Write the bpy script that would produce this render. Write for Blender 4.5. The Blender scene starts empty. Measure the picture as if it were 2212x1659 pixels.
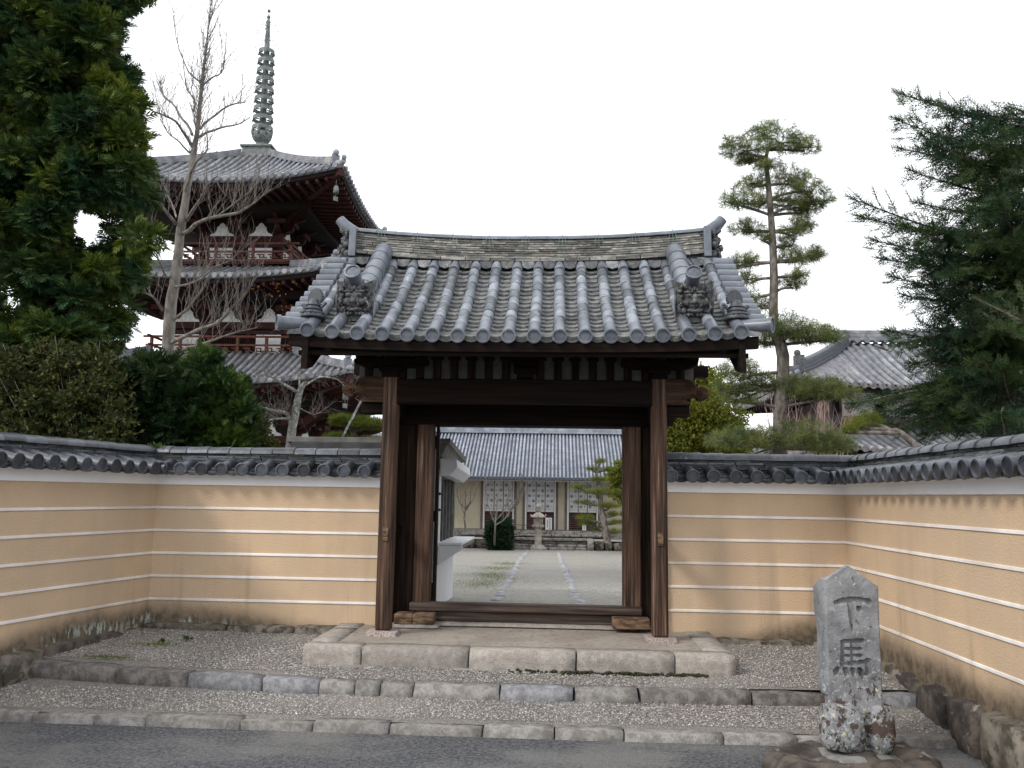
import bpy, math, random
import numpy as np
from mathutils import Vector, Matrix, noise
R = math.radians
PI = math.pi
S = bpy.context.scene
COL = S.collection

# ------------------------------------------------------------------ camera, sky, sun, exposure
cam = bpy.data.cameras.new('camera'); camo = bpy.data.objects.new('camera', cam); COL.objects.link(camo)
_y, _p, _r = R(3.0), R(7.48), R(0.9)
_f = Vector((-math.sin(_y)*math.cos(_p), math.cos(_y)*math.cos(_p), math.sin(_p)))
_x = Vector((math.cos(_y), math.sin(_y), 0)); _u = _x.cross(_f)
_x2 = _x*math.cos(_r) + _u*math.sin(_r); _u2 = _u*math.cos(_r) - _x*math.sin(_r)
m3 = Matrix((_x2, _u2, -_f)).transposed()
camo.matrix_world = Matrix.Translation((0, 0, 1.58)) @ m3.to_4x4()
cam.sensor_fit = 'HORIZONTAL'; cam.sensor_width = 36; cam.lens = 36*1825/2212
cam.clip_start = .1; cam.clip_end = 2000
S.camera = camo

SUN_EL, SUN_AZ = R(38), R(-128)          # azimuth measured from +y towards +x: the sun stands behind the viewer's left shoulder
world = bpy.data.worlds.new('World'); S.world = world; world.use_nodes = True
wn, wl = world.node_tree.nodes, world.node_tree.links
wn.clear()
wo = wn.new('ShaderNodeOutputWorld'); bg = wn.new('ShaderNodeBackground'); sky = wn.new('ShaderNodeTexSky')
sky.sky_type = 'NISHITA'; sky.sun_disc = False; sky.sun_elevation = SUN_EL; sky.sun_rotation = SUN_AZ
sky.air_density = 1.0; sky.dust_density = 3.5; sky.ozone_density = 1.0
tc = wn.new('ShaderNodeTexCoord'); mp = wn.new('ShaderNodeMapping'); mp.inputs['Scale'].default_value = (1, 1, 3.2)
cn = wn.new('ShaderNodeTexNoise'); cn.inputs['Scale'].default_value = 1.6; cn.inputs['Detail'].default_value = 5
cr = wn.new('ShaderNodeValToRGB'); cr.color_ramp.elements[0].position = .34; cr.color_ramp.elements[0].color = (.8, .8, .8, 1)
cr.color_ramp.elements[1].position = .46; cr.color_ramp.elements[1].color = (1, 1, 1, 1)
mx = wn.new('ShaderNodeMix'); mx.data_type = 'RGBA'; mx.inputs[7].default_value = (8.3, 8.5, 8.8, 1)   # thin bright overcast
wl.new(tc.outputs['Generated'], mp.inputs[0]); wl.new(mp.outputs[0], cn.inputs[0]); wl.new(cn.outputs[0], cr.inputs[0])
wl.new(cr.outputs[0], mx.inputs[0]); wl.new(sky.outputs[0], mx.inputs[6]); wl.new(mx.outputs[2], bg.inputs[0])
bg.inputs[1].default_value = .12
wl.new(bg.outputs[0], wo.inputs[0])
sl = bpy.data.lights.new('sun', 'SUN'); so = bpy.data.objects.new('sun', sl); COL.objects.link(so)
sl.energy = 1.4; sl.angle = R(11); sl.color = (1, .94, .86)
sd = Vector((math.sin(SUN_AZ)*math.cos(SUN_EL), math.cos(SUN_AZ)*math.cos(SUN_EL), math.sin(SUN_EL)))
so.rotation_euler = sd.to_track_quat('Z', 'Y').to_euler()
S.view_settings.view_transform = 'Standard'; S.view_settings.look = 'None'; S.view_settings.exposure = .70; S.view_settings.gamma = 1
S.view_settings.use_curve_mapping = False
S.render.engine = 'CYCLES'
S.cycles.max_bounces = 5; S.cycles.diffuse_bounces = 3; S.cycles.glossy_bounces = 2

# ------------------------------------------------------------------ materials
def node_mat(name):
    m = bpy.data.materials.new(name); m.use_nodes = True
    nt = m.node_tree; b = nt.nodes['Principled BSDF']
    return m, nt, b
def N(nt, typ, **kw):
    n = nt.nodes.new(typ)
    for k, v in kw.items():
        if k.startswith('i_'): n.inputs[k[2:].replace('_', ' ')].default_value = v
        else: setattr(n, k, v)
    return n
def MIX(nt, fac, a, b, typ='RGBA', blend='MIX'):
    n = nt.nodes.new('ShaderNodeMix'); n.data_type = typ
    if typ == 'RGBA': n.blend_type = blend; ia, ib, o = 6, 7, 2
    else: ia, ib, o = 2, 3, 0
    for i, v in ((0, fac), (ia, a), (ib, b)):
        if hasattr(v, 'links'): nt.links.new(v, n.inputs[i])
        elif isinstance(v, (tuple, list)): n.inputs[i].default_value = (*v, 1) if len(v) == 3 else v
        else: n.inputs[i].default_value = v
    return n.outputs[o]
def MATH(nt, op, a, b=None, clamp=False):
    n = nt.nodes.new('ShaderNodeMath'); n.operation = op; n.use_clamp = clamp
    for i, v in ((0, a), (1, b)):
        if v is None: continue
        if hasattr(v, 'links'): nt.links.new(v, n.inputs[i])
        else: n.inputs[i].default_value = v
    return n.outputs[0]
def RANGE(nt, v, a, b, c=0., d=1.):
    n = nt.nodes.new('ShaderNodeMapRange'); n.interpolation_type = 'SMOOTHSTEP'
    nt.links.new(v, n.inputs[0])
    for i, q in enumerate((a, b, c, d)): n.inputs[1+i].default_value = q
    return n.outputs[0]
def NOISE(nt, scale, detail=4, stretch=(1, 1, 1), rough=.6, out=0, coord='pos'):
    if coord == 'pos': g = nt.nodes.new('ShaderNodeNewGeometry').outputs['Position']
    else: g = nt.nodes.new('ShaderNodeTexCoord').outputs['Object']
    mpn = nt.nodes.new('ShaderNodeMapping'); mpn.inputs['Scale'].default_value = stretch
    nt.links.new(g, mpn.inputs[0])
    n = nt.nodes.new('ShaderNodeTexNoise'); n.inputs['Scale'].default_value = scale; n.inputs['Detail'].default_value = detail
    n.inputs['Roughness'].default_value = rough
    nt.links.new(mpn.outputs[0], n.inputs[0])
    return n.outputs[out]
def BUMP(nt, b, h, strength, dist=.01):
    n = nt.nodes.new('ShaderNodeBump'); n.inputs['Strength'].default_value = strength; n.inputs['Distance'].default_value = dist
    nt.links.new(h, n.inputs['Height']); nt.links.new(n.outputs[0], b.inputs['Normal'])
def mat(name, c1, c2, scale=6, stretch=(1, 1, 1), rough=.8, bump=.4, bscale=60, bdist=.006, spec=.3, rnd=0., island=0., c3=None, c3scale=18, c3lo=.55, c3hi=.68, detail=5, coord='pos', lo=.35, hi=.65):
    m, nt, b = node_mat(name)
    n = NOISE(nt, scale, detail, stretch, coord=coord)
    col = MIX(nt, RANGE(nt, n, lo, hi), c1, c2)
    if c3 is not None:
        col = MIX(nt, RANGE(nt, NOISE(nt, c3scale, 6, stretch, coord=coord), c3lo, c3hi), col, c3)
    if rnd or island:
        src = nt.nodes.new('ShaderNodeObjectInfo').outputs['Random'] if rnd else nt.nodes.new('ShaderNodeNewGeometry').outputs['Random Per Island']
        a = rnd or island
        hv = nt.nodes.new('ShaderNodeHueSaturation'); nt.links.new(RANGE(nt, src, 0, 1, 1-a, 1+a), hv.inputs['Value'])
        nt.links.new(col, hv.inputs['Color']); col = hv.outputs[0]
    nt.links.new(col, b.inputs['Base Color'])
    b.inputs['Roughness'].default_value = rough; b.inputs['Specular IOR Level'].default_value = spec
    if bump: BUMP(nt, b, NOISE(nt, bscale, 4, stretch, coord=coord), bump, bdist)
    return m
M = {}
M['tile'] = mat('roof_tile_clay', (.095, .108, .13), (.18, .197, .225), 9, rough=.42, bump=.25, bscale=70, spec=.5, rnd=.42, c3=(.33, .335, .35), c3scale=14, c3lo=.56, c3hi=.72)
M['tile_new'] = mat('smooth_grey_tile', (.085, .098, .122), (.135, .150, .178), 7, rough=.36, bump=.12, bscale=50, spec=.5, rnd=.12, c3=(.27, .28, .32), c3scale=9, c3lo=.6, c3hi=.75)
M['tile_old'] = mat('weathered_tile', (.10, .108, .12), (.215, .22, .225), 20, rough=.7, bump=.5, bscale=90, rnd=.45, c3=(.33, .31, .265), c3scale=26, c3lo=.58, c3hi=.68)
M['pan'] = mat('pan_tile_clay', (.075, .08, .085), (.18, .182, .178), 16, rough=.7, bump=.4, bscale=90, rnd=.22, c3=(.27, .255, .22), c3scale=22, c3lo=.58, c3hi=.68)
M['hall_pan'] = mat('hall_pan_tile', (.15, .155, .19), (.21, .215, .25), 6, rough=.7, bump=0, rnd=.1)
M['bark_pine'] = mat('grey_brown_pine_bark', (.075, .062, .055), (.20, .175, .16), 12, stretch=(1, 1, .5), rough=.95, bump=.9, bscale=30, bdist=.02)
M['tile_edge'] = mat('ridge_course_clay', (.10, .105, .105), (.235, .225, .20), 12, stretch=(1, 1, 4), rough=.75, bump=.4, bscale=90, rnd=.5, c3=(.36, .33, .27), c3scale=14, c3lo=.56, c3hi=.66)
M['course'] = mat('dark_course_tile', (.04, .043, .05), (.10, .105, .11), 12, stretch=(1, 1, 4), rough=.75, bump=.4, bscale=90, rnd=.5, c3=(.2, .195, .18), c3scale=22, c3lo=.62, c3hi=.7)
M['tile_cap'] = mat('dark_wall_tile', (.035, .040, .050), (.072, .080, .097), 11, rough=.42, bump=.3, bscale=60, spec=.5, rnd=.42, c3=(.16, .16, .16), c3scale=20, c3lo=.6, c3hi=.72)
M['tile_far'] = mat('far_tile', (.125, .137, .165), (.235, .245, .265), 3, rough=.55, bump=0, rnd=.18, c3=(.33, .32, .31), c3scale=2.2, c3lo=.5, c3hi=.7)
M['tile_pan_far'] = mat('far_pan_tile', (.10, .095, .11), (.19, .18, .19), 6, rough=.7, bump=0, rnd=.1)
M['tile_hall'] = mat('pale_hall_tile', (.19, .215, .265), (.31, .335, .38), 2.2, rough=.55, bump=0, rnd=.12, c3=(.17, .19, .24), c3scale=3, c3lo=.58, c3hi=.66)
M['gargoyle'] = mat('sooty_sculpted_tile', (.03, .033, .038), (.12, .12, .12), 30, rough=.75, bump=.7, bscale=60, bdist=.012, c3=(.25, .24, .22), c3scale=25, c3lo=.6, c3hi=.7)
def wood(name, dark, light, wear, axis='z', rough=.75, amt=.5):
    st = {'z': (34, 34, 1.1), 'x': (1.1, 34, 34), 'y': (34, 1.1, 34)}[axis]
    m, nt, b = node_mat(name)
    g = NOISE(nt, 1.0, 6, st, .65)
    big = NOISE(nt, 1.7, 3)
    col = MIX(nt, RANGE(nt, g, .32, .68), dark, light)
    col = MIX(nt, MATH(nt, 'MULTIPLY', RANGE(nt, g, .5, .72), RANGE(nt, big, .4, .65, 0, amt)), col, wear)
    nt.links.new(col, b.inputs['Base Color']); b.inputs['Roughness'].default_value = rough; b.inputs['Specular IOR Level'].default_value = .1 if 'dark' in name else .25
    BUMP(nt, b, g, .8, .006)
    return m
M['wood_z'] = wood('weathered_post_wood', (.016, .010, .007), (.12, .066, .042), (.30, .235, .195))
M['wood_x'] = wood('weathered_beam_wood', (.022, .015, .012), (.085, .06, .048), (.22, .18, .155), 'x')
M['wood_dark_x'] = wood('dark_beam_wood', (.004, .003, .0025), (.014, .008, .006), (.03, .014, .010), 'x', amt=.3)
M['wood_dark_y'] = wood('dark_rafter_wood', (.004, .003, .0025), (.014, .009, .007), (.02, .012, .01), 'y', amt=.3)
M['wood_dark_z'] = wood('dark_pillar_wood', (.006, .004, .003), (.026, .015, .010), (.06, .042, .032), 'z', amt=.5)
M['wood_block'] = mat('end_grain_block', (.05, .028, .018), (.2, .13, .08), 10, rough=.85, bump=.6, bscale=70, stretch=(1, 1, 3))
M['kibana'] = wood('carved_brown_wood', (.022, .011, .007), (.07, .034, .018), (.14, .085, .05), 'x', amt=.6)
M['white'] = mat('white_plaster', (.80, .80, .81), (.85, .85, .86), 3, rough=.9, bump=.15, bscale=80, c3=(.5, .47, .42), c3scale=5, c3lo=.66, c3hi=.8)
M['frieze'] = mat('shade_toned_frieze_plaster', (.09, .095, .09), (.14, .145, .14), 8, rough=.9, bump=.1, c3=(.07, .07, .065), c3scale=30, c3lo=.64, c3hi=.7)  # white plaster; the shade under the gate eave is put into its colour
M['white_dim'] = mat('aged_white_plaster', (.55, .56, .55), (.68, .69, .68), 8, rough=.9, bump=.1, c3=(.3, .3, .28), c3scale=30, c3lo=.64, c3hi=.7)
def wall_mat(name, base, base2, mould=1.0, lines=False):
    m, nt, b = node_mat(name)
    pos = nt.nodes.new('ShaderNodeNewGeometry').outputs['Position']
    sep = nt.nodes.new('ShaderNodeSeparateXYZ'); nt.links.new(pos, sep.inputs[0])
    z, x, y = sep.outputs[2], sep.outputs[0], sep.outputs[1]
    col = MIX(nt, RANGE(nt, NOISE(nt, 1.3, 4), .3, .7), base, base2)
    streak = RANGE(nt, NOISE(nt, 1.0, 4, (4.2, 4.2, .3)), .52, .76)          # rain streaks
    low = RANGE(nt, z, 1.55, .5)
    col = MIX(nt, MATH(nt, 'MULTIPLY', MATH(nt, 'MULTIPLY', streak, low), .55), col, (.17, .14, .115))
    col = MIX(nt, MATH(nt, 'MULTIPLY', RANGE(nt, NOISE(nt, .8, 3, (3, 3, .5)), .45, .7), .22), col, (.30, .25, .21))
    col = MIX(nt, MATH(nt, 'MULTIPLY', RANGE(nt, NOISE(nt, 1.1, 4), .35, .65), .5), col, (.47, .37, .275))
    # mould that climbs from the plinth: strongest in the left corner and at the right-hand end
    nz = NOISE(nt, 2.2, 5, (1, 1, .6))
    leftc = RANGE(nt, MATH(nt, 'ABSOLUTE', MATH(nt, 'SUBTRACT', x, -3.75)), 2.0, .3)
    rightc = RANGE(nt, MATH(nt, 'ABSOLUTE', MATH(nt, 'SUBTRACT', x, 2.45)), 1.0, .2)
    near = RANGE(nt, y, 5.0, 7.2)
    ny = MATH(nt, 'MAXIMUM', MATH(nt, 'MULTIPLY', leftc, RANGE(nt, y, 5.4, 7.2)), MATH(nt, 'MULTIPLY', rightc, .9))
    hgt = MATH(nt, 'ADD', .24, MATH(nt, 'MULTIPLY', ny, .22))
    f = MATH(nt, 'SUBTRACT', MATH(nt, 'ADD', hgt, MATH(nt, 'MULTIPLY', nz, .20)), z)
    mf = MATH(nt, 'MULTIPLY', RANGE(nt, f, -.04, .18), mould*.92)
    col = MIX(nt, mf, col, MIX(nt, RANGE(nt, NOISE(nt, 14, 5), .35, .65), (.05, .042, .032), (.15, .12, .085)))
    pale = MATH(nt, 'MULTIPLY', MATH(nt, 'MULTIPLY', RANGE(nt, NOISE(nt, 30, 5, (1, 1, .35)), .5, .56), RANGE(nt, f, .1, .2)), MATH(nt, 'MULTIPLY', MATH(nt, 'MULTIPLY', RANGE(nt, MATH(nt, 'ABSOLUTE', MATH(nt, 'SUBTRACT', x, -3.75)), .9, .5), RANGE(nt, y, 6.2, 6.8)), RANGE(nt, NOISE(nt, 2.6, 2), .42, .55)))
    col = MIX(nt, pale, col, (.36, .39, .36))
    nt.links.new(col, b.inputs['Base Color']); b.inputs['Roughness'].default_value = .92; b.inputs['Specular IOR Level'].default_value = .15
    if not lines: BUMP(nt, b, NOISE(nt, 75, 3), .55, .012)
    return m
M['ochre'] = wall_mat('ochre_stucco', (.55, .40, .262), (.60, .44, .292))
M['line'] = wall_mat('white_wall_line', (.84, .83, .82), (.88, .87, .86), .7, True)
def stone(name, a, b_, c, rough=.9, bump=.6, sc=7, csc=20, lo=.52, hi=.66, rnd=.12, bscale=90):
    return mat(name, a, b_, sc, rough=rough, bump=bump, bscale=bscale, bdist=.008, rnd=rnd, c3=c, c3scale=csc, c3lo=lo, c3hi=hi)
M['kerb'] = stone('kerb_granite', (.16, .15, .14), (.28, .27, .255), (.13, .12, .11), sc=16, csc=60, lo=.5, hi=.75, bump=1.)
M['kerb_blue'] = stone('bluish_kerb_granite', (.15, .15, .16), (.26, .265, .28), (.12, .11, .11), sc=16, csc=60, lo=.5, hi=.75, bump=1.)
M['kerb_dark'] = stone('purplish_step_stone', (.09, .082, .078), (.19, .175, .165), (.065, .06, .055), sc=14, csc=50, lo=.5, hi=.75, bump=1.)
M['slab'] = stone('platform_granite', (.26, .235, .21), (.36, .33, .30), (.20, .175, .15), sc=16, csc=80, lo=.5, hi=.7, bump=1.)
M['floor'] = stone('trodden_earth_floor', (.29, .25, .215), (.36, .32, .275), (.21, .18, .15), bump=.6, sc=2.5)
M['foot'] = stone('speckled_base_stone', (.42, .34, .31), (.5, .43, .4), (.2, .16, .15), csc=80, lo=.5, hi=.55)
M['plinth'] = stone('plinth_stone', (.085, .075, .06), (.20, .175, .145), (.05, .045, .035), csc=9, lo=.48, hi=.6)
M['rock'] = stone('dark_rock', (.035, .03, .027), (.12, .10, .085), (.24, .23, .215), csc=12, lo=.6, hi=.7, bump=.9)
M['lantern'] = stone('lantern_granite', (.30, .27, .23), (.42, .39, .34), (.15, .13, .11), csc=14)
M['far_stone'] = stone('far_stone', (.17, .155, .14), (.30, .28, .255), (.09, .08, .07), csc=5, bump=.3)
M['moss'] = mat('dark_moss', (.012, .014, .006), (.04, .04, .015), 30, bump=.8, bscale=120)
# stele with lichens
m, nt, b = node_mat('lichened_stele_stone')
col = MIX(nt, RANGE(nt, NOISE(nt, 5, 5), .35, .65), (.14, .145, .155), (.25, .255, .265))
zz = nt.nodes.new('ShaderNodeSeparateXYZ'); nt.links.new(nt.nodes.new('ShaderNodeNewGeometry').outputs['Position'], zz.inputs[0])
lowz = RANGE(nt, zz.outputs[2], .85, .2)
l1 = RANGE(nt, MATH(nt, 'ADD', NOISE(nt, 38, 7, rough=.7), MATH(nt, 'MULTIPLY', lowz, .07)), .60, .64)
col = MIX(nt, l1, col, (.36, .38, .39))
l2 = RANGE(nt, MATH(nt, 'ADD', NOISE(nt, 26, 8, (1, 1, .7), .75), MATH(nt, 'MULTIPLY', lowz, .09)), .62, .64)
col = MIX(nt, l2, col, (.045, .04, .035))
rustf = MATH(nt, 'MULTIPLY', RANGE(nt, NOISE(nt, 7, 5), .52, .58), RANGE(nt, zz.outputs[2], .48, .38))
col = MIX(nt, rustf, col, (.065, .042, .034))
l3 = RANGE(nt, MATH(nt, 'ADD', NOISE(nt, 24, 5, (1.1, 1.2, 1)), MATH(nt, 'MULTIPLY', lowz, .06)), .69, .71)
col = MIX(nt, l3, col, (.46, .45, .30))
nt.links.new(col, b.inputs['Base Color']); b.inputs['Roughness'].default_value = .9; BUMP(nt, b, NOISE(nt, 60, 5), .7, .008)
M['stele'] = m
M['cement'] = mat('grey_cement_patch', (.13, .13, .125), (.21, .205, .2), 12, bump=.4)
# road
m, nt, b = node_mat('asphalt')
col = MIX(nt, RANGE(nt, NOISE(nt, 34, 6, rough=.95), .42, .60), (.018, .020, .026), (.15, .152, .16))
col = MIX(nt, MATH(nt, 'MULTIPLY', RANGE(nt, NOISE(nt, .9, 4, (1, 1.6, 1)), .42, .66), .6), col, (.19, .185, .175))
col = MIX(nt, RANGE(nt, NOISE(nt, 90, 2), .74, .77), col, (.4, .38, .34))
nt.links.new(col, b.inputs['Base Color']); b.inputs['Roughness'].default_value = .88
BUMP(nt, b, NOISE(nt, 70, 3), 1., .02); M['asphalt'] = m
# gravel bed and pebbles
def gravel(name, cols, scale, bump=.8, tint=None):
    m, nt, b = node_mat(name)
    g = nt.nodes.new('ShaderNodeNewGeometry').outputs['Position']
    v = nt.nodes.new('ShaderNodeTexVoronoi'); v.inputs['Scale'].default_value = scale; nt.links.new(g, v.inputs[0])
    sp = nt.nodes.new('ShaderNodeSeparateColor'); nt.links.new(v.outputs['Color'], sp.inputs[0])
    ramp = nt.nodes.new('ShaderNodeValToRGB'); el = ramp.color_ramp.elements
    el[0].color = (*cols[0], 1); el[1].color = (*cols[-1], 1)
    for i, c in enumerate(cols[1:-1]): e = el.new((i+1)/(len(cols)-1)); e.color = (*c, 1)
    nt.links.new(sp.outputs[0], ramp.inputs[0])
    col = ramp.outputs[0]
    if tint: col = MIX(nt, MATH(nt, 'MULTIPLY', RANGE(nt, NOISE(nt, .9, 5), .45, .65), tint[3]), col, tint[:3])
    nt.links.new(col, b.inputs['Base Color']); b.inputs['Roughness'].default_value = .9
    BUMP(nt, b, MATH(nt, 'SUBTRACT', 1., v.outputs['Distance']), bump, .012)
    return m
M['bed'] = gravel('gravel_bed', [(.11, .10, .095), (.21, .195, .18), (.17, .16, .15), (.32, .30, .275)], 110, tint=(.24, .21, .18, .5))
M['court'] = gravel('courtyard_gravel', [(.13, .125, .115), (.25, .24, .21), (.20, .19, .17), (.35, .335, .295)], 30, 1., tint=(.27, .255, .225, .6))
m, nt, b = node_mat('pebble')
ramp = nt.nodes.new('ShaderNodeValToRGB'); el = ramp.color_ramp.elements
el[0].color = (.09, .09, .1, 1); el[1].color = (.55, .53, .5, 1)
for p_, c_ in ((.2, (.17, .165, .17)), (.45, (.25, .235, .22)), (.65, (.33, .29, .25)), (.82, (.42, .39, .35))):
    e = el.new(p_); e.color = (*[q*.92 for q in c_], 1)
nt.links.new(nt.nodes.new('ShaderNodeNewGeometry').outputs['Random Per Island'], ramp.inputs[0])
nt.links.new(ramp.outputs[0], b.inputs['Base Color']); b.inputs['Roughness'].default_value = .8; M['pebble'] = m
# pagoda paints and others
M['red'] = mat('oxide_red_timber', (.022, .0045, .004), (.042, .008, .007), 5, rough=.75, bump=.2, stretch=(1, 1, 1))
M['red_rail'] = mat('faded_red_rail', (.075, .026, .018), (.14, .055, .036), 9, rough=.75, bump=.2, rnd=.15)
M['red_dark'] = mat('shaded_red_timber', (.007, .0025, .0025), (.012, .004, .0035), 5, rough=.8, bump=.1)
M['door_red'] = mat('hall_lattice_red', (.045, .012, .012), (.075, .02, .018), 5, rough=.7, bump=.1)
M['bronze'] = mat('verdigris_bronze', (.10, .12, .118), (.18, .205, .20), 8, rough=.6, bump=.2, c3=(.045, .055, .05), c3scale=9)
M['cream'] = mat('cream_plaster', (.52, .46, .33), (.58, .52, .39), 1.2, rough=.9, bump=.1)
M['mauve'] = mat('weathered_hall_timber', (.13, .10, .10), (.19, .155, .15), 3, rough=.85, bump=.1)
M['paint'] = mat('booth_white_paint', (.60, .61, .63), (.66, .67, .69), 1.6, rough=.55, bump=.05, c3=(.5, .5, .48), c3scale=2, c3lo=.55, c3hi=.8)
M['grey_roof'] = mat('grey_roof_sheet', (.10, .10, .095), (.17, .165, .155), 8, rough=.7, bump=.1)
M['metal_dark'] = mat('dark_window_metal', (.03, .03, .032), (.06, .06, .062), 5, rough=.4, bump=0)
M['curtain'] = mat('white_curtain', (.62, .62, .64), (.70, .70, .71), 4, rough=.95, bump=.1)
M['crest'] = mat('grey_crest_print', (.16, .17, .185), (.30, .31, .33), 18, rough=.95, bump=0)
M['crest_pale'] = mat('pale_crest_print', (.40, .41, .42), (.5, .51, .52), 18, rough=.95, bump=0)
M['ink'] = mat('black_ink', (.03, .03, .03), (.05, .05, .05), 5, bump=0)
M['edging'] = stone('pale_edging_stone', (.24, .24, .255), (.36, .36, .38), (.17, .165, .165))
M['board'] = mat('white_notice_board', (.72, .73, .72), (.78, .79, .78), 5, bump=0)
M['cord'] = mat('orange_cord', (.5, .22, .08), (.55, .25, .1), 5, bump=0)
M['wire'] = mat('green_copper_wire', (.12, .25, .2), (.16, .3, .24), 5, bump=0)
m, nt, b = node_mat('window_glass'); b.inputs['Base Color'].default_value = (.03, .035, .04, 1); b.inputs['Roughness'].default_value = .06; b.inputs['Specular IOR Level'].default_value = .8; M['glass'] = m
def leafmat(name, a, b_, c, scale=1.2, lo=.4, hi=.62, island=.35, transl=.25):
    m, nt, b = node_mat(name)
    col = MIX(nt, RANGE(nt, NOISE(nt, scale, 3), lo, hi), a, b_)
    rp = nt.nodes.new('ShaderNodeNewGeometry').outputs['Random Per Island']
    col = MIX(nt, RANGE(nt, rp, .55, 1.), col, c)
    hv = nt.nodes.new('ShaderNodeHueSaturation'); nt.links.new(RANGE(nt, MATH(nt, 'FRACT', MATH(nt, 'MULTIPLY', rp, 7.3)), 0, 1, 1-island, 1+island), hv.inputs['Value'])
    nt.links.new(col, hv.inputs['Color'])
    tr = nt.nodes.new('ShaderNodeBsdfTranslucent'); ms = nt.nodes.new('ShaderNodeMixShader'); ms.inputs[0].default_value = transl
    nt.links.new(hv.outputs[0], tr.inputs[0]); nt.links.new(hv.outputs[0], b.inputs['Base Color'])
    b.inputs['Roughness'].default_value = .65; b.inputs['Specular IOR Level'].default_value = .25
    nt.links.new(b.outputs[0], ms.inputs[1]); nt.links.new(tr.outputs[0], ms.inputs[2])
    nt.links.new(ms.outputs[0], nt.nodes['Material Output'].inputs[0])
    return m
M['cypress'] = leafmat('cypress_leaf', (.02, .06, .028), (.135, .165, .015), (.06, .10, .02), 1.6, .38, .74)
M['thuja'] = leafmat('young_cypress_leaf', (.012, .038, .010), (.045, .085, .012), (.06, .10, .015), 2.2)
M['darkfir'] = leafmat('dark_conifer_leaf', (.010, .028, .010), (.03, .05, .012), (.02, .045, .012), 1.5)
M['fir'] = leafmat('fir_needle', (.022, .052, .030), (.055, .085, .022), (.045, .085, .04), 1.2)
M['fir_tip'] = leafmat('pale_fir_needle', (.08, .115, .055), (.10, .13, .06), (.11, .14, .07), 1.2)
M['pine'] = leafmat('pine_needle', (.05, .08, .03), (.11, .13, .035), (.12, .135, .05), 3.)
M['pine_tall'] = leafmat('sunlit_pine_needle', (.09, .13, .055), (.19, .21, .06), (.20, .22, .09), 3., transl=.45)
M['pine_bright'] = leafmat('bright_pine_needle', (.075, .105, .012), (.14, .165, .015), (.15, .175, .03), 3.)
M['olive'] = leafmat('evergreen_shrub_leaf', (.022, .036, .012), (.05, .062, .018), (.10, .095, .02), 2.)
M['yellowgreen'] = leafmat('yellow_green_leaf', (.08, .105, .012), (.15, .165, .018), (.18, .18, .025), 1.5)
M['bush'] = leafmat('dark_bush_leaf', (.008, .028, .010), (.016, .045, .014), (.02, .05, .018), 2.)
M['wood_far'] = leafmat('hillside_leaf', (.05, .06, .02), (.10, .10, .03), (.12, .105, .03), .4)
M['grassy'] = leafmat('short_grass', (.10, .14, .03), (.16, .19, .05), (.18, .2, .07), 2)
M['autumn'] = leafmat('withered_leaf', (.35, .14, .02), (.45, .22, .03), (.3, .1, .03), 3)
M['bark'] = mat('grey_bark', (.11, .10, .09), (.23, .212, .19), 9, stretch=(1, 1, .35), rough=.95, bump=.8, bscale=40, bdist=.02)
M['bark_brown'] = mat('brown_bark', (.07, .055, .048), (.18, .145, .125), 12, stretch=(1, 1, .5), rough=.95, bump=.9, bscale=30, bdist=.02)
M['bark_lichen'] = mat('lichened_bark', (.13, .13, .125), (.24, .24, .225), 14, rough=.95, bump=.8, bscale=50, c3=(.42, .44, .40), c3scale=22, c3lo=.52, c3hi=.6)
M['twig'] = mat('pale_twig', (.13, .115, .105), (.23, .205, .19), 9, rough=.95, bump=0)
M['twig_pink'] = mat('pinkish_twig', (.26, .17, .16), (.34, .25, .23), 9, rough=.95, bump=0)

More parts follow.
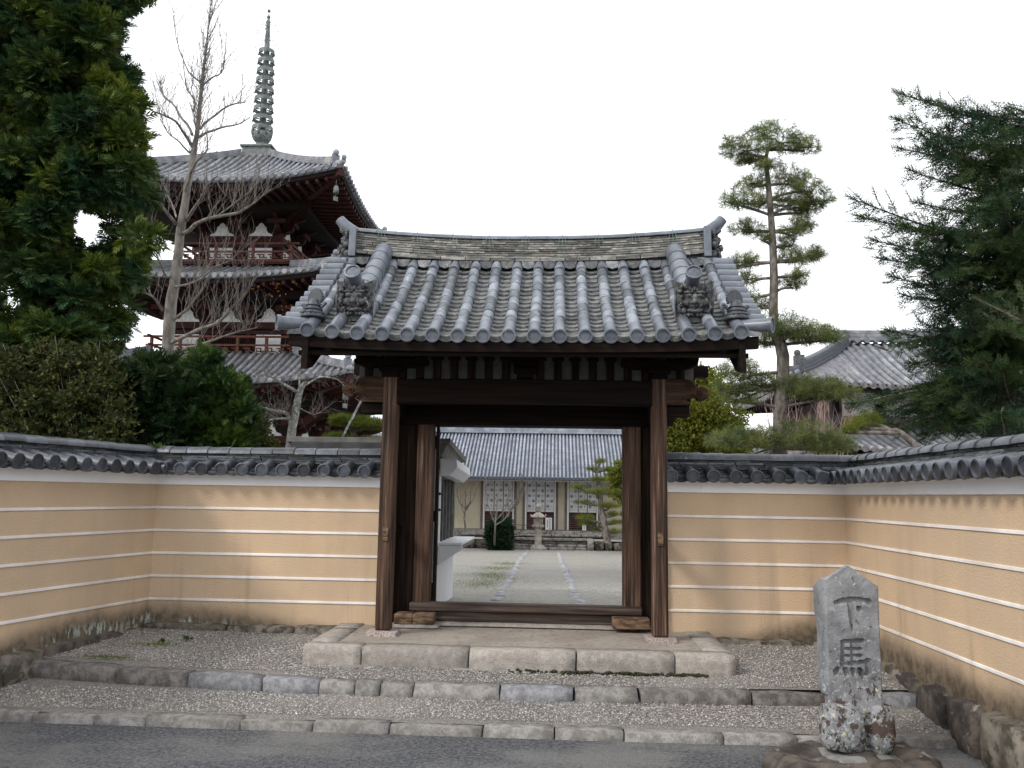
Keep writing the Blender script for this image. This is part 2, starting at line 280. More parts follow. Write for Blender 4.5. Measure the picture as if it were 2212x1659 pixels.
# ------------------------------------------------------------------ mesh helpers
class MB:
    def __init__(s): s.v = []; s.f = []; s.sm = []
    def add(s, vs, fs, smooth=False):
        o = len(s.v); s.v.extend([tuple(p) for p in vs]); s.f.extend([tuple(i+o for i in f) for f in fs]); s.sm.extend([smooth]*len(fs))
    def box(s, x0, x1, y0, y1, z0, z1, mtx=None):
        vs = [Vector(p) for p in ((x0, y0, z0), (x1, y0, z0), (x1, y1, z0), (x0, y1, z0), (x0, y0, z1), (x1, y0, z1), (x1, y1, z1), (x0, y1, z1))]
        if mtx is not None: vs = [mtx @ p for p in vs]
        s.add(vs, [(0, 3, 2, 1), (4, 5, 6, 7), (0, 1, 5, 4), (1, 2, 6, 5), (2, 3, 7, 6), (3, 0, 4, 7)])
    def bar(s, a, b, w, h, up=(0, 0, 1)):
        a = Vector(a); b = Vector(b); d = (b-a); L = d.length; d.normalize(); u = Vector(up); sx = d.cross(u).normalized(); u = sx.cross(d).normalized()
        vs = [p+sx*i*w/2+u*j*h/2 for p in (a, b) for i, j in ((-1, -1), (1, -1), (1, 1), (-1, 1))]
        s.add(vs, [(0, 1, 2, 3), (7, 6, 5, 4), (0, 4, 5, 1), (1, 5, 6, 2), (2, 6, 7, 3), (3, 7, 4, 0)])
    def tube(s, pts, rad, n=6, cap=True, smooth=True):
        pts = [Vector(p) for p in pts]; m = len(pts)
        if not hasattr(rad, '__len__'): rad = [rad]*m
        rings = []; prev = None
        for i, p in enumerate(pts):
            t = (pts[min(i+1, m-1)]-pts[max(i-1, 0)])
            if t.length < 1e-9: t = Vector((0, 0, 1))
            t.normalize()
            if prev is None: a = t.orthogonal().normalized()
            else:
                a = prev - t*prev.dot(t)
                a = a.normalized() if a.length > 1e-6 else t.orthogonal().normalized()
            prev = a; b = t.cross(a)
            rings.append([p+(a*math.cos(2*PI*k/n)+b*math.sin(2*PI*k/n))*rad[i] for k in range(n)])
        o = len(s.v)
        for r_ in rings: s.v.extend([tuple(q) for q in r_])
        for i in range(m-1):
            for k in range(n):
                k2 = (k+1) % n
                s.f.append((o+i*n+k, o+i*n+k2, o+(i+1)*n+k2, o+(i+1)*n+k)); s.sm.append(smooth)
        if cap:
            s.f.append(tuple(o+k for k in reversed(range(n)))); s.f.append(tuple(o+(m-1)*n+k for k in range(n))); s.sm += [False, False]
    def lathe(s, prof, n=12, c=(0, 0, 0), smooth=True, mtx=None):
        o = len(s.v)
        for r_, z in prof:
            for k in range(n):
                p = Vector((r_*math.cos(2*PI*k/n), r_*math.sin(2*PI*k/n), z))
                if mtx is not None: p = mtx @ p
                s.v.append(tuple(p+Vector(c)))
        for i in range(len(prof)-1):
            for k in range(n):
                k2 = (k+1) % n
                s.f.append((o+i*n+k, o+i*n+k2, o+(i+1)*n+k2, o+(i+1)*n+k)); s.sm.append(smooth)
        s.f.append(tuple(o+k for k in reversed(range(n)))); s.f.append(tuple(o+(len(prof)-1)*n+k for k in range(n))); s.sm += [False, False]
    def prism(s, poly, f0, f1):
        """poly: 2d points, f0/f1 map a 2d point to 3d for the two ends"""
        n = len(poly); s.add([f0(p) for p in poly]+[f1(p) for p in poly], [tuple(reversed(range(n))), tuple(range(n, 2*n))]+[(i, (i+1) % n, n+(i+1) % n, n+i) for i in range(n)])
    def ball(s, c, r, sub=None, nu=8, nv=5):
        r = r if hasattr(r, '__len__') else (r, r, r); c = Vector(c); o = len(s.v)
        for j in range(1, nv):
            t = PI*j/nv
            for k in range(nu):
                a = 2*PI*k/nu; s.v.append((c.x+r[0]*math.sin(t)*math.cos(a), c.y+r[1]*math.sin(t)*math.sin(a), c.z+r[2]*math.cos(t)))
        top = len(s.v); s.v.append((c.x, c.y, c.z+r[2])); s.v.append((c.x, c.y, c.z-r[2]))
        for j in range(nv-2):
            for k in range(nu):
                k2 = (k+1) % nu; s.f.append((o+j*nu+k, o+(j+1)*nu+k, o+(j+1)*nu+k2, o+j*nu+k2)); s.sm.append(True)
        for k in range(nu):
            k2 = (k+1) % nu; s.f.append((top, o+k, o+k2)); s.f.append((top+1, o+(nv-2)*nu+k2, o+(nv-2)*nu+k)); s.sm += [True, True]
    def mesh(s, name, m=None):
        me = bpy.data.meshes.new(name); me.from_pydata(s.v, [], s.f)
        me.polygons.foreach_set('use_smooth', s.sm)
        if m: me.materials.append(m)
        return me
    def build(s, name, m, parent=None, **kw): return link(name, s.mesh(name, m), parent, **kw)
def link(name, me, parent=None, mtx=None, label=None, cat=None, group=None, kind=None):
    o = bpy.data.objects.new(name, me); COL.objects.link(o)
    if parent is not None: o.parent = parent
    if mtx is not None: o.matrix_basis = mtx
    if label: o['label'] = label
    if cat: o['category'] = cat
    if group: o['group'] = group
    if kind: o['kind'] = kind
    return o
def thing(name, label, cat, loc=(0, 0, 0), group=None):
    o = link(name, None, None, Matrix.Translation(loc), label, cat, group)
    return o
# children of things whose Empty stands at loc are modelled in world space; this undoes the Empty's offset
def settle(root):
    T = Matrix.Translation(-Vector(root.matrix_basis.translation))
    for ch in root.children: ch.matrix_basis = T @ ch.matrix_basis
def bevel(o, w=.006, seg=2):
    md = o.modifiers.new('bevel', 'BEVEL'); md.width = w; md.segments = seg; md.limit_method = 'ANGLE'; return o
def rough_block(L, D, H, rng, amp=.012, nx=6, ny=2, nz=2, rnd=.02):
    """a hewn stone, x 0..L, y 0..D, z 0..H, edges worn, faces uneven"""
    mb = MB(); idx = {}; off = Vector((rng.uniform(0, 99), rng.uniform(0, 99), rng.uniform(0, 99)))
    def vid(i, j, k):
        if (i, j, k) in idx: return idx[(i, j, k)]
        p = Vector((L*i/nx, D*j/ny, H*k/nz))
        e = [(i in (0, nx)), (j in (0, ny)), (k in (0, nz))]
        c = Vector((L/2, D/2, H/2))
        if sum(e) >= 2:
            for a in range(3):
                if e[a]: p[a] += rnd*(.5 if sum(e) == 2 else .9)*(1 if p[a] < c[a] else -1)*rng.uniform(.4, 1.3)
        p = p + noise.noise_vector(p*5+off)*amp + noise.noise_vector(p*17+off)*amp*.4
        idx[(i, j, k)] = len(mb.v); mb.v.append(tuple(p)); return idx[(i, j, k)]
    def quad(a, b, c, d): mb.f.append((vid(*a), vid(*b), vid(*c), vid(*d))); mb.sm.append(True)
    for i in range(nx):
        for j in range(ny):
            quad((i, j, 0), (i, j+1, 0), (i+1, j+1, 0), (i+1, j, 0)); quad((i, j, nz), (i+1, j, nz), (i+1, j+1, nz), (i, j+1, nz))
        for k in range(nz):
            quad((i, 0, k), (i+1, 0, k), (i+1, 0, k+1), (i, 0, k+1)); quad((i, ny, k), (i, ny, k+1), (i+1, ny, k+1), (i+1, ny, k))
    for j in range(ny):
        for k in range(nz):
            quad((0, j, k), (0, j, k+1), (0, j+1, k+1), (0, j+1, k)); quad((nx, j, k), (nx, j+1, k), (nx, j+1, k+1), (nx, j, k+1))
    return mb
def frame_mtx(o, x, z=(0, 0, 1)):
    x = Vector(x).normalized(); z = Vector(z); y = z.cross(x).normalized(); z = x.cross(y)
    m = Matrix((x, y, z)).transposed().to_4x4(); m.translation = Vector(o); return m
def sep_edge(me, ang=40):
    try: me.set_sharp_from_angle(angle=R(ang))
    except Exception: pass
    return me
def to_obj(mb, name, mt, parent=None, mtx=None, **kw):
    me = mb.mesh(name, mt); sep_edge(me); return link(name, me, parent, mtx, **kw)
rng0 = random.Random(5)
# ------------------------------------------------------------------ tiles shared by the gate and the walls (x points down the slope)
def cjk(txt, size):
    """one printed sign as triangles around the origin, or nothing when the font has no such glyph"""
    try:
        cu = bpy.data.curves.new('glyph', 'FONT'); cu.body = txt; cu.size = size; cu.align_x = 'CENTER'; cu.align_y = 'CENTER'; cu.resolution_u = 1
        o = bpy.data.objects.new('glyph', cu); COL.objects.link(o); bpy.context.view_layer.update()
        me = o.to_mesh(); vs = [tuple(v.co) for v in me.vertices]; fs = [tuple(p.vertices) for p in me.polygons]
        o.to_mesh_clear(); bpy.data.objects.remove(o); bpy.data.curves.remove(cu)
        return vs, fs
    except Exception: return [], []
GL = {c: cjk(c, 1.0) for c in '法輪寺'}
def round_tile_mb(r, L, n=8, lip=.0025, sweep=215):
    mb = MB(); prof = [(0, r-lip), (L*.93, r), (L, r+lip*.6), (L, r-.012)]
    for x, rr in prof:
        for k in range(n+1):
            a = R(90-sweep/2+sweep*k/n); mb.v.append((x, rr*math.cos(a), rr*math.sin(a)))
    for i in range(3):
        for k in range(n): a = i*(n+1)+k; mb.f.append((a, a+n+1, a+n+2, a+1)); mb.sm.append(i < 2)
    return mb
def disc_on(mb, x, rd, n=18, text=True, tilt=0.):
    """round eave end with raised rim, facing +x"""
    o = len(mb.v); st_ = o
    for xx, rr in ((x-.03, rd), (x, rd), (x+.002, rd-.004), (x+.002, rd-.0105), (x-.012, rd-.0135)):
        for k in range(n): a = 2*PI*k/n; mb.v.append((xx, rr*math.cos(a), rr*math.sin(a)))
    for i in range(4):
        for k in range(n): k2 = (k+1) % n; mb.f.append((o+i*n+k, o+i*n+k2, o+(i+1)*n+k2, o+(i+1)*n+k)); mb.sm.append(i == 0)
    mb.f.append(tuple(o+4*n+k for k in range(n))); mb.sm.append(False)
    if text:
        for c, (dy, dz) in zip('法輪寺', ((0, .36), (.36, -.22), (-.36, -.22))):
            vs, fs = GL[c]; s = rd*.62
            mb.add([(x-.006, dy*rd - p[0]*s*-1, dz*rd+p[1]*s) for p in vs], fs)
    if tilt:
        c, s_ = math.cos(tilt), math.sin(tilt)
        for i in range(st_, len(mb.v)):
            X, Y, Z = mb.v[i]; X -= x; mb.v[i] = (x+X*c-Z*s_, Y, X*s_+Z*c)
def cap_tile_mb(r, L, rd, text=True, tilt=0., full=False):
    mb = MB()
    if full: mb.tube([(0, 0, 0), (L-.01, 0, 0)], [r, r*1.02], 12)
    else: mb = round_tile_mb(r, L-.012, 8, .001)
    disc_on(mb, L, rd, text=text, tilt=tilt); return mb
def pan_tile_mb(w, L, sag, th=.014, n=5, drop=0.):
    """concave tile: arc across y, front edge thick"""
    mb = MB()
    def arc(x, dz):
        return [(x, -w/2+w*k/n, dz+sag*((2*k/n-1)**2)) for k in range(n+1)]
    mb.v = arc(0, 0)+arc(L, 0)+[(x, y, z-th-drop*(1-abs(2*y/w)**2)) for x, y, z in arc(L, 0)]+arc(0, -th)
    q = n+1
    for k in range(n):
        mb.f += [(k, q+k, q+k+1, k+1), (q+k, 2*q+k, 2*q+k+1, q+k+1), (2*q+k, 3*q+k, 3*q+k+1, 2*q+k+1)]; mb.sm += [True, False, True]
    return mb
def tile_mesh(mb, name, mt): me = mb.mesh(name, mt); sep_edge(me, 50); return me

# ------------------------------------------------------------------ the setting
def sheet(name, pts, m, parent=None, cuts=None, wob=0.):
    mb = MB(); mb.add(pts, [tuple(range(len(pts)))]); return mb.build(name, m, parent, kind='structure')
def grid_sheet(name, x0, x1, y0, y1, nx, ny, zf, m):
    mb = MB()
    for j in range(ny+1):
        for i in range(nx+1):
            x = x0+(x1-x0)*i/nx; y = y0+(y1-y0)*j/ny; mb.v.append((x, y, zf(x, y)))
    for j in range(ny):
        for i in range(nx): a = j*(nx+1)+i; mb.f.append((a, a+1, a+nx+2, a+nx+1)); mb.sm.append(True)
    return mb.build(name, m, kind='structure')
def gz(y): return .38-.04*(y-8.6) if y < 36 else -.716
mb = MB()
ys = [-400, -12, 8.3]; zs = [-.012, -.012, -.012]
for x0, x1 in ((-400, 400),):
    mb.add([(x0, -400, -.012), (x1, -400, -.012), (x1, 8.25, -.012), (x0, 8.25, -.012)], [(0, 1, 2, 3)])
    mb.add([(x0, 8.25, .36), (x1, 8.25, .36), (x1, 8.6, .374), (x0, 8.6, .374)], [(0, 1, 2, 3)])
    mb.add([(x0, 8.6, .374), (x1, 8.6, .374), (x1, 36, gz(36)), (x0, 36, gz(36))], [(0, 1, 2, 3)])
    mb.add([(x0, 36, -.722), (x1, 36, -.722), (x1, 600, -.722), (x0, 600, -.722)], [(0, 1, 2, 3)])
mb.build('ground', M['court'], kind='structure')
grid_sheet('road', -60, 60, -25, 5.86, 30, 8, lambda x, y: 0., M['asphalt'])
grid_sheet('forecourt_ground', -5.4, 3.3, 5.88, 6.60, 40, 6, lambda x, y: .053+(y-5.88)*.085+.006*noise.noise(Vector((x*2, y*2, 0))), M['bed'])
def stepline(x): return float(np.interp(x, (-4.16, -3.2, -2.0, -.4, 1.0, 2.68), (6.62, 6.50, 6.40, 6.36, 6.40, 6.50)))+.11
mb = MB()
for j in range(13):
    for i in range(41):
        x = -5.2+8.5*i/40; y = stepline(x)+(8.2-stepline(x))*j/12; mb.v.append((x, y, .174+.13*min(y-6.42, .43)+.05*max(0, y-6.85)+.012*max(0, (-x-2.6))+.008*noise.noise(Vector((x*1.7, y*2, 3)))))
for j in range(12):
    for i in range(40): a = j*41+i; mb.f.append((a, a+1, a+42, a+41)); mb.sm.append(True)
mb.build('forecourt_ground', M['bed'], kind='structure')

def stones_along(parent, name, pts, depth, hgt, lens, mt, rng, amp=.010, z_in=.0, mats=None, gap=.008, rnd=.016):
    """hewn stones set end to end along a polyline (x,y,ztop)"""
    seg = []; P = [Vector(p) for p in pts]; tot = sum((P[i+1]-P[i]).length for i in range(len(P)-1)); d = 0
    def at(s):
        for i in range(len(P)-1):
            L = (P[i+1]-P[i]).length
            if s <= L or i == len(P)-2: return P[i]+(P[i+1]-P[i])*(s/L)
            s -= L
    i = 0; out = []
    while d < tot-.05:
        L = lens[i % len(lens)]*rng.uniform(.93, 1.07); e = min(d+L, tot)
        if tot-e < .15: e = tot
        a, b = at(d), at(e); dz = rng.uniform(-.006, .006)
        L = (b-a).length-gap
        if L < .04: break
        mb = rough_block(L, depth, hgt, rng, amp, max(3, int(L/.11)), 2, 2, rnd)
        mt_ = mats[i % len(mats)] if mats else mt
        mtx = frame_mtx(a+Vector((0, 0, dz-hgt)), b-a)
        out.append(link(name, mb.mesh(name, M[mt_]), parent, mtx)); d = e; i += 1
    return out
rk = random.Random(11)
kerb = link('kerb', None, kind='structure')
stones_along(kerb, 'kerb_stone', [(-5.2, 5.88, .058), (-3.9, 5.80, .058), (-.5, 5.775, .06), (1.0, 5.78, .06), (2.66, 5.84, .055)], .15, .16,
             [.62, .46, .62, .44, .38, .62, .47, .52, .60, .49, .45], 'kerb', rk, .007, gap=.004, rnd=.008)
step = link('gravel_step', None, kind='structure')
stones_along(step, 'kerb_stone', [(-4.16, 6.62, .235), (-3.2, 6.50, .222), (-2.0, 6.40, .20), (-.4, 6.36, .195), (1.0, 6.40, .192), (2.68, 6.50, .185)], .15, .18,
             [.86, .56, .56, .47, .25, .19, .24, .62, .52, .45], 'kerb', random.Random(3), .012, mats=['kerb_dark', 'kerb_dark', 'kerb_blue', 'kerb_blue', 'kerb', 'kerb', 'kerb', 'kerb', 'kerb_blue', 'kerb'], rnd=.012, gap=.005)
# platform of the gate
plat = link('gate_platform', None, kind='structure')
rp = random.Random(8)
px0, px1, py0, py1, pz = -1.98, 1.41, 6.80, 9.75, .377
mb = MB(); mb.box(px0+.10, px1-.10, py0+.10, py1, .0, pz-.012); mb.build('earth_floor', M['floor'], plat)
xs = [px0, -1.51, -.66, .18, .94, px1]
for i in range(5):
    L = xs[i+1]-xs[i]-.007
    mb = rough_block(L, .20, .20, rp, .005, 7, 2, 3, .007)
    link('edge_slab', mb.mesh('edge_slab', M['slab']), plat, Matrix.Translation((xs[i], py0, pz-.20)))
for side, x in ((0, px0), (1, px1-.22)):
    for j, (ya, yb) in enumerate(((py0+.205, 7.75), (7.755, 8.7), (8.705, 9.75))):
        mb = rough_block(.22, yb-ya-.006, .20, rp, .005, 2, 5, 2, .007)
        link('edge_slab', mb.mesh('edge_slab', M['slab']), plat, Matrix.Translation((x, ya, pz-.20)))
# broken footing and moss under the platform edge
for x0, x1, y in ((-1.95, -1.35, 6.76), (-1.25, -.55, 6.77), (-.6, .1, 6.755), (.1, .75, 6.75), (.78, 1.2, 6.75)):
    mb = rough_block(x1-x0, .12, .05, rp, .016, 6, 2, 1, .02)
    link('footing_stone', mb.mesh('footing_stone', M['kerb']), plat, Matrix.Translation((x0, y, .182)))
mb = MB()
for i in range(130):
    x = rp.choice([rp.uniform(-.35, 1.2), rp.uniform(.35, 1.15)]); mb.ball((x, 6.765+rp.uniform(-.015, .02), .228+rp.uniform(-.006, .010)), (rp.uniform(.01, .03), .018, rp.uniform(.006, .014)), nu=5, nv=4)
mb.build('moss_clumps', M['moss'], plat, kind='stuff')
# pebbles lying on the two gravel strips
def pebbles(name, regions, n, seed, r0=.006, r1=.014):
    rg = np.random.default_rng(seed); P = []
    tot = sum((r[1]-r[0])*(r[3]-r[2]) for r in regions)
    for x0, x1, y0, y1, zf in regions:
        k = int(n*(x1-x0)*(y1-y0)/tot); x = rg.uniform(x0, x1, k); y = rg.uniform(y0, y1, k)
        P.append(np.stack([x, y, zf(x, y)], 1))
    P = np.concatenate(P); k = len(P)
    base = np.array([(1, 0, 0), (-1, 0, 0), (0, 1, 0), (0, -1, 0), (0, 0, 1), (0, 0, -1)], float)
    F = np.array([(0, 2, 4), (2, 1, 4), (1, 3, 4), (3, 0, 4)], int)
    s = rg.uniform(r0, r1, (k, 1, 1)); an = rg.uniform(0, 6.28, k); c, sn = np.cos(an), np.sin(an)
    V = base[None]*s*np.stack([rg.uniform(.8, 1.4, k), rg.uniform(.7, 1., k), rg.uniform(.5, .8, k)], 1)[:, None, :]
    V = np.stack([V[..., 0]*c[:, None]-V[..., 1]*sn[:, None], V[..., 0]*sn[:, None]+V[..., 1]*c[:, None], V[..., 2]], -1)+P[:, None, :]
    V += rg.normal(0, .0012, V.shape)
    return fast_mesh(name, V.reshape(-1, 3), (F[None]+np.arange(k)[:, None, None]*6).reshape(-1, 3), M['pebble'])
def fast_mesh(name, V, F, m):
    me = bpy.data.meshes.new(name); me.vertices.add(len(V)); me.vertices.foreach_set('co', V.astype(np.float32).ravel())
    k = F.shape[1]; me.loops.add(F.size); me.loops.foreach_set('vertex_index', F.astype(np.int32).ravel())
    me.polygons.add(len(F)); me.polygons.foreach_set('loop_start', np.arange(0, F.size, k, dtype=np.int32)); me.polygons.foreach_set('loop_total', np.full(len(F), k, dtype=np.int32))
    me.update(calc_edges=True); me.materials.append(m); return me
zA = lambda x, y: .056+(y-5.88)*.085
zB = lambda x, y: .178+.13*np.minimum(y-6.42, .43)+.05*np.maximum(0, y-6.85)+.012*np.maximum(0, -x-2.6)
me = pebbles('gravel', [(-4.9, 2.62, 5.97, 6.42, zA), (-4.3, -3.0, 6.78, 7.9, zB), (-3.0, -2.0, 6.66, 7.9, zB), (-2.05, 1.45, 6.52, 6.82, zB), (1.42, 2.60, 6.6, 7.95, zB)], 62000, 4, .0035, .0085)
link('gravel', me, kind='stuff')

# ------------------------------------------------------------------ ochre walls
SH = {}
def shared(key, fn):
    if key not in SH: SH[key] = fn()
    return SH[key]
def ochre_wall(p0, p1, flip, label, row, seed, disc_first=.1, zs=1., moss=False):
    """p0->p1 along the face at ground level; the outward side lies to the right of p0->p1 unless flip"""
    rg = random.Random(seed)
    p0 = Vector((*p0, 0)); p1 = Vector((*p1, 0)); L = (p1-p0).length; u = (p1-p0).normalized(); n = Vector((u.y, -u.x, 0))
    if flip: n = -n
    W = thing('earthen_wall', label, 'wall', tuple(p0), 'ochre walls in front of the temple')
    base = Matrix((u, n, Vector((0, 0, 1)))).transposed().to_4x4()            # local: x along, y outward, z up
    def loc(mb, name, mt, parent=W, sm=False, **kw):
        me = mb.mesh(name, M[mt]); sep_edge(me)
        return link(name, me, parent, base.copy(), **kw)
    mb = MB(); mb.box(0, L, -.36, 0, .10, 1.66); wb = loc(mb, 'plaster_wall', 'ochre')
    for z in (1.41, 1.197, .984, .771, .557):
        mb = MB(); mb.box(0, L, -.005, .010, z-.012, z+.012); bevel(loc(mb, 'white_line', 'line'), .003, 1)
    # white cove under the tiles
    prof = [(0, 1.628), (.018, 1.630), (.018, 1.69), (.026, 1.712), (.05, 1.728), (.05, 1.74), (-.2, 1.79), (-.2, 1.628)]
    mb = MB(); mb.prism(prof, lambda p: (0, p[0], p[1]), lambda p: (L, p[0], p[1])); loc(mb, 'white_cove', 'white')
    mb = MB(); mb.prism([(.09, 1.732), (.09, 1.742), (-.18, 1.80), (-.47, 1.742), (-.47, 1.732)], lambda p: (0, p[0], p[1]), lambda p: (L, p[0], p[1])); loc(mb, 'tile_bed', 'tile_old')
    # tile rows on the visible side
    sl = Vector((0, .24, -.058)).normalized(); slw = base @ sl; nz_ = base @ Vector((0, sl.z*-1, sl.y)); 
    cnt = int((L-disc_first)/row)+1
    for i in range(cnt):
        xx = disc_first+i*row
        if xx > L-.03: break
        o = p0*0+u*xx+n*(-.10)+Vector((0, 0, 1.845+rg.uniform(-.003, .003)))
        dv = slw+u*rg.uniform(-.02, .02)
        link('round_tile', shared('wcap', lambda: tile_mesh(cap_tile_mb(.049, .285, .062, tilt=R(9)), 'wall_cap_tile', M['tile_cap'])), W, frame_mtx(o, dv, nz_))
        o2 = p0*0+u*(xx+row/2)+n*(-.10)+Vector((0, 0, 1.80))
        for k, (dx, dz) in enumerate(((0, 0), (.075, .012))):
            link('pan_tile', shared('wpan%d%.3f' % (k, row), lambda: tile_mesh(pan_tile_mb(row*.98, .235-.07*k, .032, .016, 6, .012 if k == 0 else .0), 'wall_pan_tile', M['course'])), W,
                 frame_mtx(o2+Vector((0, 0, dz)), slw, nz_))
    # plain slope on the far side
    mb = MB()
    for i in range(int(L/.2)):
        mb.tube([(i*.2+.1, -.24, 1.90), (i*.2+.1, -.50, 1.79)], .045, 8)
    mb.prism([(-.2, 1.875), (-.5, 1.76), (-.5, 1.78), (-.2, 1.90)], lambda p: (0, p[0], p[1]), lambda p: (L, p[0], p[1]))
    loc(mb, 'far_side_tiles', 'tile_cap', kind='stuff')
    # courses of flat tiles, then round ridge tiles
    for c in range(4):
        z = 1.848+.0225*c; yo = -.070-.010*c; d = -rg.uniform(0, .2)
        while d < L:
            a = max(d, 0); b = min(d+.255, L)
            if b-a > .03:
                mb = MB(); j = rg.uniform(-.005, .005)
                mb.box(0, b-a-.004, -.26-2*yo*0-.02, 0, 0, .019)
                o = u*a+n*(yo+j)+Vector((0, 0, z+rg.uniform(-.0015, .0015)))
                link('ridge_course_tile', shared('wc%.2f' % (b-a), lambda: mb.mesh('course_tile', M['course'])) , W, Matrix.Translation(o) @ (base @ Matrix.Rotation(rg.uniform(-.006, .006), 4, 'Y')))
            d += .262
    mb = MB(); mb.box(0, L, -.29, -.115, 1.78, 1.94); loc(mb, 'ridge_core', 'tile_cap')
    d = -.05
    while d < L-.02:
        o = u*max(d, 0)+n*(-.185)+Vector((0, 0, 1.938+rg.uniform(-.003, .003))); ln = min(.222, L-max(d, 0))
        def rt():
            mb = MB(); q = 9
            for x in (0, ln*.96, ln, ln):
                for k in range(q+1):
                    a = PI*k/q; s_ = .97 if x == 0 else 1.06
                    s_ = .88 if len(mb.v) >= 3*(q+1) else s_
                    mb.v.append((x, .112*math.cos(a)*s_, .066*math.sin(a)**.8*s_))
            for i in range(3):
                for k in range(q): e = i*(q+1)+k; mb.f.append((e, e+q+1, e+q+2, e+1)); mb.sm.append(True)
            return tile_mesh(mb, 'ridge_tile', M['tile_cap'])
        link('ridge_tile', shared('wr%.2f' % ln, rt), W, Matrix.Translation(o) @ base @ Matrix.Rotation(rg.uniform(-.012, .012), 4, 'Y'))
        d += .213
    W['base_dir'] = tuple(u)
    return W, u, n, L
# left wing, left front, right front, right wing
LC = (-3.82, 8.0); RC = (2.665, 8.0)
wl_, u1, n1, L1 = ochre_wall((-4.98, 2.6), (LC[0]+.055, 8.27), False, 'ochre wall at the far left that runs back from the road to the corner', .172, 1)
wlf, u2, n2, L2 = ochre_wall((LC[0]-.16, 8.0), (-1.56, 8.0), False, 'ochre wall between the left-hand corner and the gate', .195, 2, .26)
wrf, u3, n3, L3 = ochre_wall((1.0, 8.0), (RC[0]+.2, 8.0), False, 'ochre wall between the gate and the right-hand corner', .195, 3, .06)
wr_, u4, n4, L4 = ochre_wall((RC[0]-.003, 8.25), (2.73, 2.2), False, 'ochre wall at the far right, behind the inscribed stone', .172, 4)
# plinth stones
def plinth(W, name, pts, depth, hgt, lens, mt, seed, amp, rnd, mats=None):
    objs = stones_along(None, name, pts, depth, hgt, lens, mt, random.Random(seed), amp, rnd=rnd, mats=mats)
    T = Matrix.Translation(-Vector(W.location if W.location.length else W.matrix_basis.translation))
    for o in objs: o.parent = W; o.matrix_basis = T @ o.matrix_basis
plinth(wlf, 'plinth_stone', [(-3.84, 7.88, .345), (-1.80, 7.86, .352)], .3, .26, [.86, .62, .5], 'plinth', 21, .012, .025, ['plinth', 'plinth', 'plinth'])
plinth(wrf, 'plinth_stone', [(1.40, 7.88, .335), (2.6, 7.88, .33)], .3, .25, [.5, .34, .45], 'plinth', 22, .016, .03)
plinth(wl_, 'plinth_stone', [(-4.85, 2.8, .33), (-3.76, 7.9, .33)], .22, .42, [.7, .42, .9, .55, .36], 'plinth', 23, .018, .035, ['plinth', 'rock', 'plinth'])
plinth(wr_, 'plinth_rock', [(2.60, 7.9, .30), (2.58, 5.0, .33), (2.6, 2.4, .31)], .28, .42, [.42, .6, .33, .5], 'rock', 24, .032, .06, ['rock', 'plinth', 'rock', 'rock'])

# ------------------------------------------------------------------ the gate
GX = -.285; GR = 8.2
gate = thing('temple_gate', 'tiled timber temple gate standing open on a granite platform', 'gate', (GX, GR, .377))
GT = Matrix.Translation((-GX, -GR, -.377))
def gp(mb, name, mt, parent=gate, bev=0, mtx=None, **kw):
    me = mb.mesh(name, M[mt]); sep_edge(me)
    o = link(name, me, parent, (GT if parent is gate else Matrix()) @ (mtx or Matrix()), **kw)
    if bev: bevel(o, bev, 2)
    return o
def gbox(name, x0, x1, y0, y1, z0, z1, mt, bev=.006, **kw):
    mb = MB(); mb.box(x0, x1, y0, y1, z0, z1); return gp(mb, name, mt, bev=bev, **kw)
PXL, PXR = -1.476, .906
for x in (PXL, PXR):
    for y in (7.49, 8.95):
        mb = rough_block(.27, .27, .05, rp, .004, 3, 3, 1, .012); gp(mb, 'base_stone', 'foot', mtx=Matrix.Translation((x-.135, y-.135, .355)))
        gbox('post', x-.068, x+.068, y-.068, y+.068, .40, 2.86, 'wood_z', .022)
        gbox('wedge_block', x-.022, x+.026, y-.082, y+.03, 1.165, 1.285, 'wood_block', .004)
for s, x in ((-1, PXL), (1, PXR)):
    gbox('tie_rail', x-.035+.012*s, x+.035+.012*s, 7.56, 8.92, 1.175, 1.275, 'wood_dark_y', .004)
    gbox('tie_rail', x-.04, x+.04, 7.55, 8.9, 2.28, 2.42, 'wood_dark_y', .004)
# main pillars, jambs, lintel
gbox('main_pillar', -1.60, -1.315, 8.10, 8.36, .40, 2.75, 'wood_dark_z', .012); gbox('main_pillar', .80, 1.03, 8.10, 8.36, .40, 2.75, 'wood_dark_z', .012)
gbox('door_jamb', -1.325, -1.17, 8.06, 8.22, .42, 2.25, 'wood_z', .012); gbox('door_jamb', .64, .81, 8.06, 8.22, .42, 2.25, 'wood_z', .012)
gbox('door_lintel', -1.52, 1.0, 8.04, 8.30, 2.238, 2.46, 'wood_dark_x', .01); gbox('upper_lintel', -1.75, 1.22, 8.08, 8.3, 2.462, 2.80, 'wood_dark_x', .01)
gbox('side_boarding', -1.54, -1.49, 8.38, 8.88, .45, 2.3, 'wood_dark_z', .004); gbox('side_boarding', -1.585, -1.50, 7.94, 8.09, .38, 2.3, 'wood_dark_z', .004); gbox('side_boarding', .935, 1.01, 7.94, 8.09, .38, 2.3, 'wood_dark_z', .004); gbox('side_boarding', .985, 1.03, 8.28, 8.88, .45, 2.3, 'wood_dark_z', .004)
